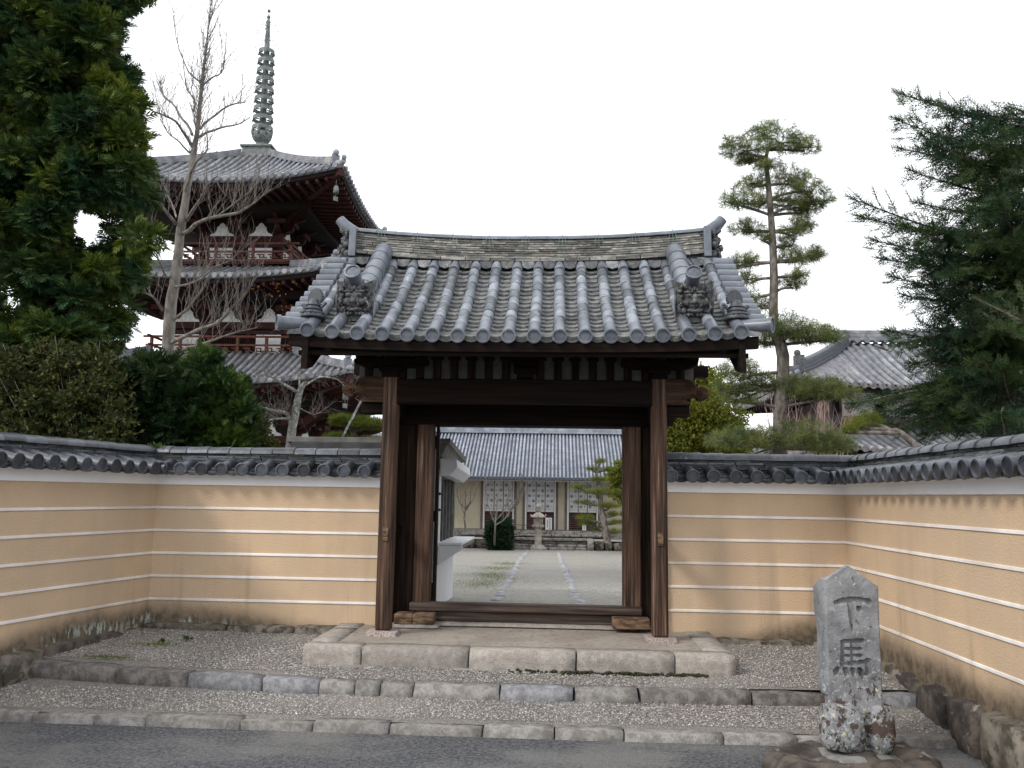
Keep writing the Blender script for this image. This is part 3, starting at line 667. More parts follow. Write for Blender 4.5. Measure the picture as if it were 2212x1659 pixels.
# threshold and its blocks
gbox('threshold', -1.345, .81, 8.0, 8.14, .497, .575, 'wood_x', .012); gbox('threshold', -1.30, .77, 8.04, 8.15, .40, .494, 'wood_x', .01)
for a, b in ((-1.455, -1.285), (-1.283, -1.09), (.53, .865)): gbox('foot_block', a, b, 7.83, 8.03, .40, .49, 'wood_block', .01)
mb = rough_block(.46, .2, .03, rp, .003, 3, 2, 1, .008); gp(mb, 'base_stone', 'slab', mtx=Matrix.Translation((-1.50, 7.80, .372)))
mb = rough_block(2.3, .12, .03, rp, .003, 6, 2, 1, .008); gp(mb, 'base_stone', 'slab', mtx=Matrix.Translation((-1.4, 7.96, .374)))
# door leaves folded back
dl = link('door_leaf', None, gate, GT @ Matrix.Translation((-1.165, 8.24, .46)) @ Matrix.Rotation(R(97.2), 4, 'Z'))
for i in range(4):
    mb = MB(); mb.box(i*.21, i*.21+.206, -.03, .0, 0, 1.78); bevel(link('door_plank', mb.mesh('door_plank', M['wood_dark_z']), dl), .003, 1)
for z in (.1, .85, 1.6): mb = MB(); mb.box(.01, .83, .001, .04, z, z+.09); bevel(link('door_rail', mb.mesh('door_rail', M['wood_dark_y']), dl), .004, 1)
for z in (.95, 1.12): mb = MB(); mb.ball((.82, -.04, z), (.016, .016, .016)); link('iron_stud', mb.mesh('iron_stud', M['metal_dark']), dl)
dr = link('door_leaf', None, gate, GT @ Matrix.Translation((.70, 8.24, .46)) @ Matrix.Rotation(R(86), 4, 'Z'))
for i in range(4):
    mb = MB(); mb.box(i*.21, i*.21+.206, 0, .03, 0, 1.78); bevel(link('door_plank', mb.mesh('door_plank', M['wood_dark_z']), dr), .003, 1)
# rainbow beams front and back with carved noses
def beam_poly():
    xs_ = [PXL+.06+(PXR-PXL-.12)*i/16 for i in range(17)]
    top = [(x, 2.60-.012*abs((x-GX)/1.19)**4) for x in xs_]; bot = [(x, 2.385+.016*(1-((x-GX)/1.13)**4)-.016) for x in xs_]
    return bot+top[::-1]
NOSE = [(0, 2.385), (.22, 2.385), (.245, 2.41), (.20, 2.425), (.235, 2.452), (.30, 2.455), (.315, 2.43), (.355, 2.425), (.40, 2.445), (.418, 2.485), (.41, 2.525), (.375, 2.548), (.33, 2.548), (.305, 2.53), (.30, 2.55), (.285, 2.585), (.24, 2.61), (.15, 2.617), (0, 2.61)]
for y in (7.49, 8.95):
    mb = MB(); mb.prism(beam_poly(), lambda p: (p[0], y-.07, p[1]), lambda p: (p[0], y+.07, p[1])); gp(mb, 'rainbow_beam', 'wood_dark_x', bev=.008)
    for s, x in ((-1, PXL), (1, PXR)):
        mb = MB(); pl = [(x+s*(.05+p[0]*.93), p[1]) for p in NOSE]
        if s < 0: pl = pl[::-1]
        mb.prism(pl, lambda p: (p[0], y-.055, p[1]), lambda p: (p[0], y+.055, p[1])); nose = gp(mb, 'carved_beam_nose', 'kibana', bev=.008)
        mb = MB()                                                           # scroll carving
        for (cx, cz, r_) in ((.235, 2.545, .045), (.33, 2.485, .03)):
            pts = [(x+s*(.05+.93*(cx+r_*(1-t/14)*math.cos(t*.75))), y-.060, cz+r_*(1-t/14)*math.sin(t*.75)) for t in range(12)]
            mb.tube(pts, .007, 5)
        mb.tube([(x+s*(.05+.93*q), y-.060, z) for q, z in ((.10, 2.41), (.17, 2.42), (.2, 2.45), (.26, 2.475), (.31, 2.46))], .008, 5)
        mb.tube([(x+s*(.05+.93*q), y-.060, z) for q, z in ((.05, 2.60), (.15, 2.605), (.22, 2.598), (.27, 2.57), (.29, 2.54))], .006, 5)
        link('scroll_carving', mb.mesh('scroll_carving', M['kibana']), nose)
        x0, x1 = sorted((x+s*.06, x+s*.275)); gbox('nose_block', x0, x1, y+.0, y+.13, 2.285, 2.383, 'wood_dark_x', .01)
gbox('side_beam', PXL-.05, PXL+.05, 7.56, 8.88, 2.42, 2.56, 'wood_dark_y'); gbox('side_beam', PXR-.05, PXR+.05, 7.56, 8.88, 2.42, 2.56, 'wood_dark_y')
mb = MB(); mb.prism([(1.05, 2.26), (1.12, 2.26), (1.16, 2.38), (1.03, 2.38)], lambda p: (p[0], 8.12, p[1]), lambda p: (p[0], 8.25, p[1])); gp(mb, 'hanging_peg', 'wood_dark_z')
# frieze: plaster panels between dark slats
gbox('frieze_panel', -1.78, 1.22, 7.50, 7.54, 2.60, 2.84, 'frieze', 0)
k = 0
for i in range(20):
    x = GX-.085-.155*5.5+.155*i - .62
    if -1.79 < x < 1.2:
        w = .034
        mb = MB(); mb.box(x-w, x+w, 7.455, 7.498, 2.603, 2.838); gp(mb, 'frieze_slat', 'wood_dark_z', bev=.004)
        mb = MB(); mb.box(x-w-.02, x+w+.02, 7.448, 7.50, 2.775, 2.80); gp(mb, 'slat_head', 'wood_dark_x', bev=.003)
def bracket(x, y, w, z0, name='bracket'):
    mb = MB(); mb.box(x-.07, x+.07, y-.08, y+.06, z0, z0+.05); mb.box(x-.1, x+.1, y-.10, y+.06, z0+.05, z0+.09)
    mb.prism([(-w, .16), (-w, .12), (-w*.7, .09), (w*.7, .09), (w, .12), (w, .16)], lambda p: (x+p[0], y-.08, z0+p[1]), lambda p: (x+p[0], y+.06, z0+p[1]))
    for q in (-w*.82, 0, w*.82): mb.box(x+q-.045, x+q+.045, y-.09, y+.06, z0+.16, z0+.205)
    gp(mb, name, 'wood_dark_x', bev=.004)
for x in (PXL, PXR): bracket(x, 7.46, .33, 2.61); bracket(x, 8.95, .33, 2.61)
bracket(GX+.01, 7.46, .11, 2.61, 'centre_strut')
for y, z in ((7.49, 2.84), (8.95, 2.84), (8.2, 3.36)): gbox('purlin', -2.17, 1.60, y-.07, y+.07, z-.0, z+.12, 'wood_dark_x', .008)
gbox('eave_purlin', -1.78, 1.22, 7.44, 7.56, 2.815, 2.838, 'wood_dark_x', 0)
# roof carcass
def roof_z(y):                                   # top of the boarding; symmetrical about the ridge
    t = (abs(y-GR)-.15)/1.35
    return 3.785-.925*t-(.05*math.sin(PI*t) if 0 < t < 1 else 0)
def end_rise(x): return .042*min(1.2, abs((x-GX)/1.74))**3
mb = MB(); NX = 24; YS = [6.72+2.96*i/16 for i in range(17)]
for y in YS:
    for i in range(NX+1): x = -2.10+3.64*i/NX; mb.v.append((x, y, roof_z(y)+end_rise(x)-.045))
for j in range(16):
    for i in range(NX): a = j*(NX+1)+i; mb.f.append((a, a+1, a+NX+2, a+NX+1)); mb.sm.append(True)
roof = gp(mb, 'roof', 'wood_dark_y'); md = roof.modifiers.new('thick', 'SOLIDIFY'); md.thickness = .05; md.offset = -1
RT = (GT @ Matrix()).inverted() if False else Matrix()      # the roof mesh itself is in world space under GT
def rp_(name, me, mtx, **kw): return link(name, me, roof, mtx, **kw)
for x0 in [(-2.02+.193*i) for i in range(19)]:
    for s in (-1, 1):
        ya = GR+s*1.42; mb = MB(); mb.bar((x0, ya, roof_z(ya)-.135), (x0, GR, roof_z(GR)-.19), .055, .075); gp(mb, 'rafter', 'wood_dark_y')
for s in (-1, 1):
    y = GR+s*1.455
    mb = MB(); n_ = 14
    for i in range(n_+1):
        x = -2.19+3.80*i/n_; z = 2.80+end_rise(x)*.8
        mb.v += [(x, y-.03, z-.075), (x, y+.03, z-.075), (x, y+.03, z+.02), (x, y-.03, z+.02)]
    for i in range(n_):
        a = i*4
        for k in range(4): mb.f.append((a+k, a+(k+1) % 4, a+4+(k+1) % 4, a+4+k)); mb.sm.append(False)
    mb.f += [(3, 2, 1, 0), tuple(n_*4+k for k in range(4))]; mb.sm += [False, False]
    gp(mb, 'eave_board', 'wood_dark_x')
    gbox('rafter_end_board', -2.12, 1.54, y+.045*-s-.02, y+.045*-s+.02, 2.70, 2.735, 'wood_dark_x', 0)
for x in (-2.05, 1.48):                                                       # bargeboards
    for s in (-1, 1):
        mb = MB(); k = 9
        for i in range(k+1):
            y = GR+s*(1.50-1.5*i/k); zt = roof_z(y)-.055; d = (.235 if i == 0 else .29)
            mb.v += [(x-.025, y, zt-d), (x+.025, y, zt-d), (x+.025, y, zt), (x-.025, y, zt)]
        for i in range(k):
            a = i*4
            for q in range(4): mb.f.append((a+q, a+(q+1) % 4, a+4+(q+1) % 4, a+4+q)); mb.sm.append(False)
        mb.f += [(0, 1, 2, 3), tuple(k*4+q for q in (3, 2, 1, 0))]; mb.sm += [False, False]
        gp(mb, 'bargeboard', 'wood_dark_y')
    mb = MB(); mb.prism([(-.10, -.02), (0, -.34), (.10, -.02)], lambda p: (x-.035, GR+p[0], 3.55+p[1]), lambda p: (x+.035, GR+p[0], 3.55+p[1])); gp(mb, 'gable_pendant', 'wood_dark_z')
# slope helper: position on the tile surface at slope distance
SL = []
yy = 6.70; d = 0
while yy < 8.08:
    SL.append((d, yy)); z0_ = roof_z(yy); yy += .02; d += math.hypot(.02, roof_z(yy)-z0_)
SLEN = SL[-1][0]
def slope_at(s):                                    # s from the eave up: (y, z, dir down)
    s = max(0, min(SLEN-.001, s))
    for i in range(len(SL)-1):
        if SL[i+1][0] >= s:
            t = (s-SL[i][0])/(SL[i+1][0]-SL[i][0]); y = SL[i][1]+t*.02; break
    dz = roof_z(y+.01)-roof_z(y-.01); v = Vector((0, -.02, -dz)).normalized()
    return y, roof_z(y), v
rg = random.Random(77)
NR = 18; XS = [-2.022+.2048*i for i in range(NR)]
NT = 9; TL = (SLEN-.16)/NT
for i, x in enumerate(XS):
    zr = end_rise(x)
    y, z, v = slope_at(.17); nn = Vector((0, -v.z, v.y)) if False else Vector((0, v.z, -v.y))*-1
    nrm = v.cross(Vector((1, 0, 0))); nrm = nrm if nrm.z > 0 else -nrm
    me = shared('gcap', lambda: tile_mesh(cap_tile_mb(.051, .235, .0605, tilt=R(22)), 'eave_cap_tile', M['tile_new']))
    rp_('eave_cap_tile', me, frame_mtx((x, y, z+zr+.016), v, nrm))
    for k in range(NT):
        s = .165+TL*(k+1); y, z, v = slope_at(s); nrm = v.cross(Vector((1, 0, 0))); nrm = nrm if nrm.z > 0 else -nrm
        me = shared('ground%d' % (k % 2), lambda: tile_mesh(round_tile_mb(.0505, TL+.012, 9, .003), 'round_tile', M['tile']))
        mtx = frame_mtx((x+rg.uniform(-.003, .003), y, z+zr+.012+rg.uniform(-.002, .002)), v+Vector((rg.uniform(-.015, .015), 0, 0)), nrm)
        rp_('round_tile', me, mtx)
NP = 17; PE = (SLEN-.02)/NP
for i in range(NR-1):
    x = XS[i]+.1024; zr = end_rise(x)
    for k in range(NP-1, -1, -1):
        s = PE*(k+1)+.02; y, z, v = slope_at(s); nrm = v.cross(Vector((1, 0, 0))); nrm = nrm if nrm.z > 0 else -nrm
        tilt = Vector((0, 0, .0))
        if k == 0: me = shared('geave', lambda: tile_mesh(pan_tile_mb(.172, .115, .026, .016, 6, .022), 'eave_pan_tile', M['pan']))
        else: me = shared('gpan', lambda: tile_mesh(pan_tile_mb(.165, .122, .020, .0165, 6), 'pan_tile', M['pan']))
        vv = (v+nrm*.17).normalized()
        mtx = frame_mtx((x+rg.uniform(-.003, .003), y, z+zr-.044+rg.uniform(-.0015, .0015)), vv, nrm)
        rp_('eave_pan_tile' if k == 0 else 'pan_tile', me, mtx)
# second lip of the eave tiles
for i in range(NR-1):
    x = XS[i]+.1024; y, z, v = slope_at(.075); nrm = v.cross(Vector((1, 0, 0))); nrm = nrm if nrm.z > 0 else -nrm
    me = shared('glip', lambda: tile_mesh(pan_tile_mb(.165, .085, .026, .016, 6, .008), 'eave_under_tile', M['pan']))
    rp_('eave_under_tile', me, frame_mtx((x, y, z+end_rise(x)-.020), (v+nrm*.1).normalized(), nrm))
# back slope as one part
mb = MB()
for x in XS:
    pts = [(x, 2*GR-y, z+end_rise(x)+.02) for y, z, v in (slope_at(q*SLEN/6) for q in range(7))]
    mb.tube(pts, .05, 8)
for k in range(6):
    ya, za, _ = slope_at(k*SLEN/6); yb, zb, _ = slope_at((k+1)*SLEN/6-.001)
    mb.add([(-2.05, 2*GR-ya, za-.01), (1.5, 2*GR-ya, za-.01), (1.5, 2*GR-yb, zb-.01), (-2.05, 2*GR-yb, zb-.01)], [(0, 1, 2, 3)])
rp_('back_slope_tiles', mb.mesh('back_slope_tiles', M['tile']), Matrix(), kind='stuff')
# main ridge
def rr_(x): return .088*abs((x-GX)/1.74)**2.2
mb = MB(); n_ = 20
for i in range(n_+1):
    x = -2.0+3.43*i/n_; z = rr_(x); mb.v += [(x, 8.10, 3.72), (x, 8.30, 3.72), (x, 8.285, 4.06+z), (x, 8.115, 4.06+z)]
for i in range(n_):
    a = i*4
    for q in range(4): mb.f.append((a+q, a+(q+1) % 4, a+4+(q+1) % 4, a+4+q)); mb.sm.append(False)
rp_('ridge_core', mb.mesh('ridge_core', M['tile_cap']), Matrix())
def ridge_dir(x): return Vector((1, 0, (rr_(x+.05)-rr_(x-.05))/.1)).normalized()
for c in range(10):                                                         # thin tiles in courses
    Lc = .237 if c else .245; x = -2.02-rg.uniform(0, .2); th = .0168 if c else .032; z0c = 3.853 if c == 0 else 3.868+.0242*c
    while x < 1.43:
        a = max(x, -2.0); b = min(x+Lc, 1.435)
        if b-a > .04:
            mb = MB(); mb.box(0, round(b-a, 2)-.004, 0, .24 if c else .27, 0, th)
            me = shared('gr%d%.2f' % (c == 0, b-a), lambda: mb.mesh('ridge_tile', M['tile_edge']))
            xm = (a+b)/2; dv = ridge_dir(xm)+Vector((0, 0, rg.uniform(-.008, .008)))
            yf = (8.075 if c else 8.045)+.0035*c+rg.uniform(-.007, .004)
            rp_('ridge_course_tile', me, frame_mtx((a, yf, z0c+rr_(a)), dv))
        x += Lc+rg.uniform(-.004, .004)
x = -2.0
while x < 1.40:
    L_ = .197
    def top():
        mb = MB(); q = 8
        for j, xx in enumerate((0, L_*.95, L_, L_)):
            s_ = (1, 1.03, 1.04, .86)[j]
            for k in range(q+1): a = PI*k/q; mb.v.append((xx, .105*math.cos(a)*s_, .055*math.sin(a)**.85*s_))
        for i in range(3):
            for k in range(q): e = i*(q+1)+k; mb.f.append((e, e+q+1, e+q+2, e+1)); mb.sm.append(True)
        return tile_mesh(mb, 'ridge_top_tile', M['tile_new'])
    rp_('ridge_top_tile', shared('gtop', top), frame_mtx((x, 8.19, 4.088+rr_(x)), ridge_dir(x+L_/2)+Vector((0, 0, rg.uniform(-.01, .01)))))
    x += .19
for i in range(NR-1):                                                       # plugs between the rows under the ridge
    mb = MB(); mb.prism([(-.065, .03), (-.05, -.03), (0, -.045), (.05, -.03), (.065, .03)], lambda p: (p[0], -.02, p[1]), lambda p: (p[0], .02, p[1]))
    rp_('ridge_plug', shared('plug', lambda: mb.mesh('ridge_plug', M['tile_old'])), Matrix.Translation((XS[i]+.1024, 8.045, 3.815+end_rise(XS[i]))))
for i in range(9):                                                          # copper tying wires
    x = -1.75+.36*i
    mb = MB()
    for dx in (-.05, 0, .05): mb.tube([(x, 8.10, 4.14+rr_(x)), (x+dx*.6, 8.085, 4.08+rr_(x)), (x+dx, 8.06, 3.98+rr_(x))], .0022, 4)
    rp_('tying_wire', mb.mesh('tying_wire', M['wire']), Matrix())
# ridge ends
for s in (-1, 1):
    ex = GX+s*1.745
    oe = link('ridge_end_tile', None, roof, Matrix.Translation((ex, 8.19, 3.9)))
    mb = MB(); mb.prism([(-.17, .0), (.17, .0), (.15, .31), (-.15, .31)], lambda p: (-.035, p[0], p[1]), lambda p: (.035, p[0], p[1]))
    bevel(link('end_board', mb.mesh('end_board', M['tile_new']), oe), .006, 2)
    mb = MB(); q = Vector((s, 0, 0))
    def bl(x, y, z, r_): mb.ball((s*x, y, z), r_, nu=8, nv=6)
    bl(.08, 0, .19, (.06, .10, .10)); bl(.135, 0, .125, (.045, .05, .035)); bl(.12, -.05, .17, .022); bl(.12, .05, .17, .022)
    bl(.07, -.09, .25, (.03, .035, .05)); bl(.07, .09, .25, (.03, .035, .05)); bl(.12, 0, .21, (.04, .05, .03)); bl(.10, -.06, .08, (.035, .035, .03)); bl(.10, .06, .08, (.035, .035, .03))
    bl(.13, 0, .045, (.035, .04, .035)); bl(.07, -.11, .13, .035); bl(.07, .11, .13, .035); bl(.06, -.1, .04, .04); bl(.06, .1, .04, .04); bl(.155, 0, .145, (.02, .025, .02))
    for yy_ in (-.1, .1):
        mb.tube([(s*.09, yy_, .24), (s*.13, yy_*1.1, .27), (s*.14, yy_*1.0, .31)], [.02, .015, .004], 6)
        mb.tube([(s*.12, yy_*.5, .08), (s*.16, yy_*.6, .09), (s*.17, yy_*.55, .12)], [.012, .01, .003], 6)
    link('demon_mask', mb.mesh('demon_mask', M['gargoyle']), oe)
    mb = MB(); pts = [(-s*.10, 0, .245), (-s*.02, 0, .275), (s*.06, 0, .315), (s*.125, 0, .365), (s*.175, 0, .425)]
    mb.tube(pts, [.03, .055, .063, .060, .052], 12, cap=True); link('horn_tile', tile_mesh(mb, 'horn_tile', M['tile_new']), oe)
    # flat tile below, over the gable
    mb = MB(); mb.box(-.10, .10, -.14, .12, -.035, -.005); mb.box(-.10*0+(s*.02), s*.26, -.13, -.04, -.03, -.01) if s > 0 else mb.box(-.26, -.02, -.13, -.04, -.03, -.01)
    link('shoulder_tile', mb.mesh('shoulder_tile', M['tile_new']), oe)
# descending ridges with demon faces
def demon(parent, mtx):
    d = link('demon_tile', None, parent, mtx)
    mb = MB(); pl = [(-.15, -.02), (-.08, -.05), (.08, -.05), (.15, -.02), (.152, .22), (.17, .31), (.10, .285), (.04, .265), (-.04, .265), (-.10, .285), (-.17, .31), (-.152, .22)]
    mb.prism(pl, lambda p: (p[0], .03, p[1]), lambda p: (p[0], -.02, p[1])); link('mask_back', mb.mesh('mask_back', M['gargoyle']), d)
    mb = MB(); g = random.Random(9)
    B = lambda x, z, r_, y=-.03: mb.ball((x, y, z), r_, nu=8, nv=6)
    B(0, .13, (.075, .055, .085)); B(0, .115, (.032, .03, .028), -.075)
    for s in (-1, 1):
        B(s*.045, .165, (.03, .022, .022), -.065); B(s*.045, .165, (.012, .01, .012), -.088); B(s*.05, .195, (.045, .025, .014), -.065); B(s*.028, .108, (.016, .016, .014), -.075)
        B(s*.065, .11, (.03, .03, .03), -.05); B(s*.03, .045, (.035, .03, .018), -.05)
        mb.tube([(s*.035, -.08, .06), (s*.045, -.10, .075), (s*.043, -.10, .10)], [.009, .007, .002], 5)
        mb.tube([(s*.05, -.05, .21), (s*.085, -.08, .25), (s*.08, -.09, .30)], [.018, .014, .003], 6)
        for j in range(7): B(s*(.112+g.uniform(-.02, .02)), .0+.042*j, (g.uniform(.014, .032), .028, g.uniform(.012, .03)), -.03+g.uniform(-.015, .01))
        mb.tube([(s*.10, -.05, .02), (s*.135, -.06, .07), (s*.11, -.07, .11), (s*.085, -.06, .09)], [.014, .013, .010, .004], 6)
        for j in range(4): B(s*(.02+.03*j), .012-.004*j, (.018, .024, .018), -.04)
        mb.tube([(s*.145, -.02, .0), (s*.158, -.025, .12), (s*.155, -.02, .24)], .009, 6)
    for j in range(7): B(-.06+.02*j, .215+.012*(j % 2), (.012, .02, .024), -.055)
    B(0, .035, (.045, .03, .014), -.06)
    link('demon_face', mb.mesh('demon_face', M['gargoyle']), d)
    return d
for s in (-1, 1):
    xr = GX+s*1.43
    dr_ = link('descending_ridge', None, roof)
    y0, y1 = 7.02, 8.07
    mb = MB(); pts = []
    for i in range(9):
        y = y0+(y1-y0)*i/8; z = roof_z(y)+.01; pts.append((y, z))
    for k, (y, z) in enumerate(pts): mb.v += [(xr-.075, y, z-.03), (xr+.075, y, z-.03), (xr+.06, y, z+.155), (xr-.06, y, z+.155)]
    for i in range(8):
        a = i*4
        for q in range(4): mb.f.append((a+q, a+(q+1) % 4, a+4+(q+1) % 4, a+4+q)); mb.sm.append(False)
    mb.f += [(0, 1, 2, 3)]; mb.sm += [False]
    link('ridge_core', mb.mesh('ridge_core', M['tile_cap']), dr_)
    for c in range(5):
        k = 0; yq = y0
        while yq < y1-.05:
            yb = min(yq+.24, y1); za = roof_z(yq)+.035+.026*c; zb = roof_z(yb)+.035+.026*c
            mb = MB(); mb.bar((xr, yq, za), (xr, yb-.006, zb), .168-.006*c+rg.uniform(-.004, .004), .019)
            link('ridge_course_tile', mb.mesh('ridge_course_tile', M['tile_old']), dr_); yq += .24 if (k or c % 2) else .13; k += 1
    n_ = 7
    for i in range(n_):                                                     # big round covering tiles
        ya = y1-(y1-y0)*i/n_; yb = y1-(y1-y0)*(i+1)/n_
        a = Vector((xr, ya, roof_z(ya)+.158)); b = Vector((xr, yb, roof_z(yb)+.158)); v = (b-a)
        nrm = v.cross(Vector((1, 0, 0))).normalized(); nrm = nrm if nrm.z > 0 else -nrm
        link('covering_tile', shared('cov', lambda: tile_mesh(round_tile_mb(.092, v.length+.012, 12, .003, 215), 'covering_tile', M['tile_new'])), dr_, frame_mtx(a, v, nrm))
    demon(dr_, Matrix.Translation((xr-.0, 6.985, 3.075)))
    mb = MB(); disc_on(mb, .0, .069, 20); mb.tube([(-.02, 0, 0), (-.16, 0, -.01), (-.24, 0, -.02)], [.062, .058, .05], 14)
    vv = Vector((-.10*s*0-.03, -.83, .38))
    link('horn_tile', tile_mesh(mb, 'horn_tile', M['tile_new']), dr_, frame_mtx((xr-.012, 6.875, 3.435), vv))
    # verge: tiles lying sideways, the corner tile and its shell ornament
    ve = link('verge', None, roof)
    for k in range(11):
        t = .16+k*.14; y, z, v = slope_at(t)
        link('verge_tile', shared('verge', lambda: tile_mesh(cap_tile_mb(.050, .19, .052, False, full=True), 'verge_tile', M['tile_new'])), ve, frame_mtx((GX+s*1.775, y, z+.045+.04), (s, 0, -.02)))
    mb = MB(); 
    for i in range(9):
        y, z, v = slope_at(SLEN*i/8); xa, xb = sorted((GX+s*1.76, GX+s*1.915)); mb.v += [(xa, y, z+.0), (xb, y, z+.0), (xb, y, z+.04), (xa, y, z+.04)]
    for i in range(8):
        a = i*4
        for q in range(4): mb.f.append((a+q, a+(q+1) % 4, a+4+(q+1) % 4, a+4+q)); mb.sm.append(False)
    mb.f += [(0, 1, 2, 3)]; mb.sm += [False]; link('verge_bed', mb.mesh('verge_bed', M['tile_old']), ve)
    link('corner_tile', shared('corner', lambda: tile_mesh(cap_tile_mb(.056, .27, .066, full=True), 'corner_tile', M['tile_new'])), ve, frame_mtx((GX+s*1.76, 6.80, 2.955), (s*.9, -.50, -.03)))
    sh = MB()
    sh.lathe([(.105, 0), (.10, .02), (.075, .05), (.055, .085), (.045, .12), (.03, .145), (.001, .15)], 14)
    for k in range(3): sh.lathe([(.088-.016*k, .03+.03*k), (.095-.016*k, .037+.03*k), (.088-.016*k, .044+.03*k)], 14)
    for k in range(15):
        a = R(-25+230*k/14); sh.ball((.062*math.cos(a), .03, .16+.062*math.sin(a)), (.014, .012, .014), nu=5, nv=4)
    sh.prism([(.062*math.cos(R(-25+230*k/14)), .16+.062*math.sin(R(-25+230*k/14))) for k in range(15)], lambda p: (p[0], .018, p[1]), lambda p: (p[0], .04, p[1]))
    for sx in (-1, 1):
        for k in range(3): sh.ball((sx*(.075+.014*k), .01, .085+.012*k), (.02, .012, .014), nu=6, nv=4)
    for k in range(5): sh.ball((-.07+.035*k, -.07-.02*(2-abs(k-2)), .035), (.01, .008, .01), nu=5, nv=4)
    link('shell_ornament', sh.mesh('shell_ornament', M['tile_cap']), ve, Matrix.Translation((GX+s*1.755, 6.855, 3.02)) @ Matrix.Rotation(R(18*s), 4, 'Z') @ Matrix.Diagonal((1.05, 1.05, 1.15, 1)))
print('gate done', len(bpy.data.objects))

# ------------------------------------------------------------------ inscribed stone in front of the right wing
sx0, sx1, sy, sz0 = (1.632,5.300,0.173)[0], (1.940,5.300,0.182)[0], 5.30, .13
st = thing('stone_marker', 'lichened grey stone post carved with two large characters, on a dark rock by the kerb', 'stone marker', ((sx0+sx1)/2, sy, .1))
STW = sx1-sx0; STH = 1.06
def strokes():
    # (x0,z0,x1,z1,w0,w1) in post units: x 0..1 across, z metres above the base
    S_ = []
    def s(a, b, c, d, w0, w1): S_.append((a*STW, b, c*STW, d, w0, w1))
    s(.20, .838, .34, .850, .011, .015); s(.34, .850, .56, .860, .016, .015); s(.56, .860, .80, .845, .015, .020)      # 下
    s(.47, .85, .485, .73, .018, .013); s(.485, .73, .49, .675, .013, .003); s(.62, .81, .64, .80, .012, .012)
    s(.30, .605, .29, .475, .012, .011); s(.30, .612, .66, .618, .010, .013); s(.47, .61, .47, .475, .009, .009)          # 馬
    s(.34, .568, .63, .572, .008, .009); s(.34, .528, .63, .532, .008, .009); s(.28, .478, .74, .498, .010, .014)
    s(.76, .502, .76, .44, .018, .014); s(.76, .44, .64, .405, .014, .004)
    for x in (.19, .33, .47, .60): s(x, .452, x+(.03 if x > .2 else -.03), .428, .012, .014)
    return S_
def stele():
    nx, nz = 56, 180
    X = np.linspace(0, STW, nx+1); Z = np.linspace(0, STH, nz+1); XX, ZZ = np.meshgrid(X, Z)
    # pointed top
    top = STH-.10*np.abs(XX-STW*.45)/(STW*.5)-.02*np.maximum(0, (XX-STW*.45)/STW)
    ZZ = np.minimum(ZZ*1.0, top)
    D = np.zeros_like(XX)
    for a, b_, c, d, w0, w1 in strokes():
        dx, dz = c-a, d-b_; L2 = dx*dx+dz*dz+1e-9
        t = np.clip(((XX-a)*dx+(ZZ-b_)*dz)/L2, 0, 1); dist = np.hypot(XX-a-t*dx, ZZ-b_-t*dz)-(w0+(w1-w0)*t)
        D = np.maximum(D, np.clip(.5-dist/.006, 0, 1))
    V = []
    for j in range(nz+1):
        for i in range(nx+1):
            x, z = XX[j, i], ZZ[j, i]; q = Vector((x*9, z*9, 2.2))
            y = D[j, i]*.026+noise.noise(q)*.006+noise.noise(q*3.1)*.0025
            y += -.0
            if i in (0, nx): y += .006
            V.append((x, y, z))
    o = len(V); F = []
    for j in range(nz):
        for i in range(nx): a = j*(nx+1)+i; F.append((a, a+1, a+nx+2, a+nx+1))
    # sides, back: outline swept backwards with wobble
    edge = [j*(nx+1) for j in range(0, nz+1)]+[nz*(nx+1)+i for i in range(1, nx+1)]+[j*(nx+1)+nx for j in range(nz-1, -1, -1)]
    prev = edge; dep = [.05, .12, .2, .27]
    for k, dd in enumerate(dep):
        cur = []
        for e in edge:
            x, y, z = V[e]; q = Vector((x*6, dd*6, z*6)); w = noise.noise_vector(q)
            cur.append(len(V)); V.append((x+w.x*.016-(.0 if k < 3 else (x-STW/2)*.2)-(.018 if x < .01 and .3 < z else 0), dd, z+w.z*.008-(.03*k if z > STH-.16 else 0)))
        for a, b_ in zip(range(len(edge)-1), range(1, len(edge))): F.append((prev[a], prev[b_], cur[b_], cur[a]))
        prev = cur
    F.append(tuple(reversed(prev)))
    mb = MB(); mb.v = V; mb.f = F; mb.sm = [True]*len(F); return mb
mb = stele(); me = mb.mesh('shaft', M['stele']); sep_edge(me, 48)
sT = Matrix.Translation((sx0-(sx0+sx1)/2, 0, .03)) @ Matrix.Rotation(R(-4), 4, 'Z')
link('shaft', me, st, sT)
rs = random.Random(31)
mb = rough_block(.235, .17, .26, rs, .016, 4, 3, 4, .03); link('shaft_fragment', mb.mesh('shaft_fragment', M['stele']), st, Matrix.Translation((-STW/2-.055, -.085, .02)) @ Matrix.Rotation(R(-3), 4, 'Z'))
mb = rough_block(.155, .15, .27, rs, .016, 4, 3, 4, .03); link('shaft_fragment', mb.mesh('shaft_fragment', M['stele']), st, Matrix.Translation((STW/2-.10, -.05, .02)) @ Matrix.Rotation(R(5), 4, 'Y'))
mb = rough_block(.46, .34, .04, rs, .012, 5, 4, 1, .03); link('cement_bed', mb.mesh('cement_bed', M['cement']), st, Matrix.Translation((-.22, -.19, -.02)))
mb = rough_block(1.02, .62, .20, rs, .055, 9, 6, 2, .09); link('base_rock', mb.mesh('base_rock', M['rock']), st, Matrix.Translation((-.53, -.38, -.19)))

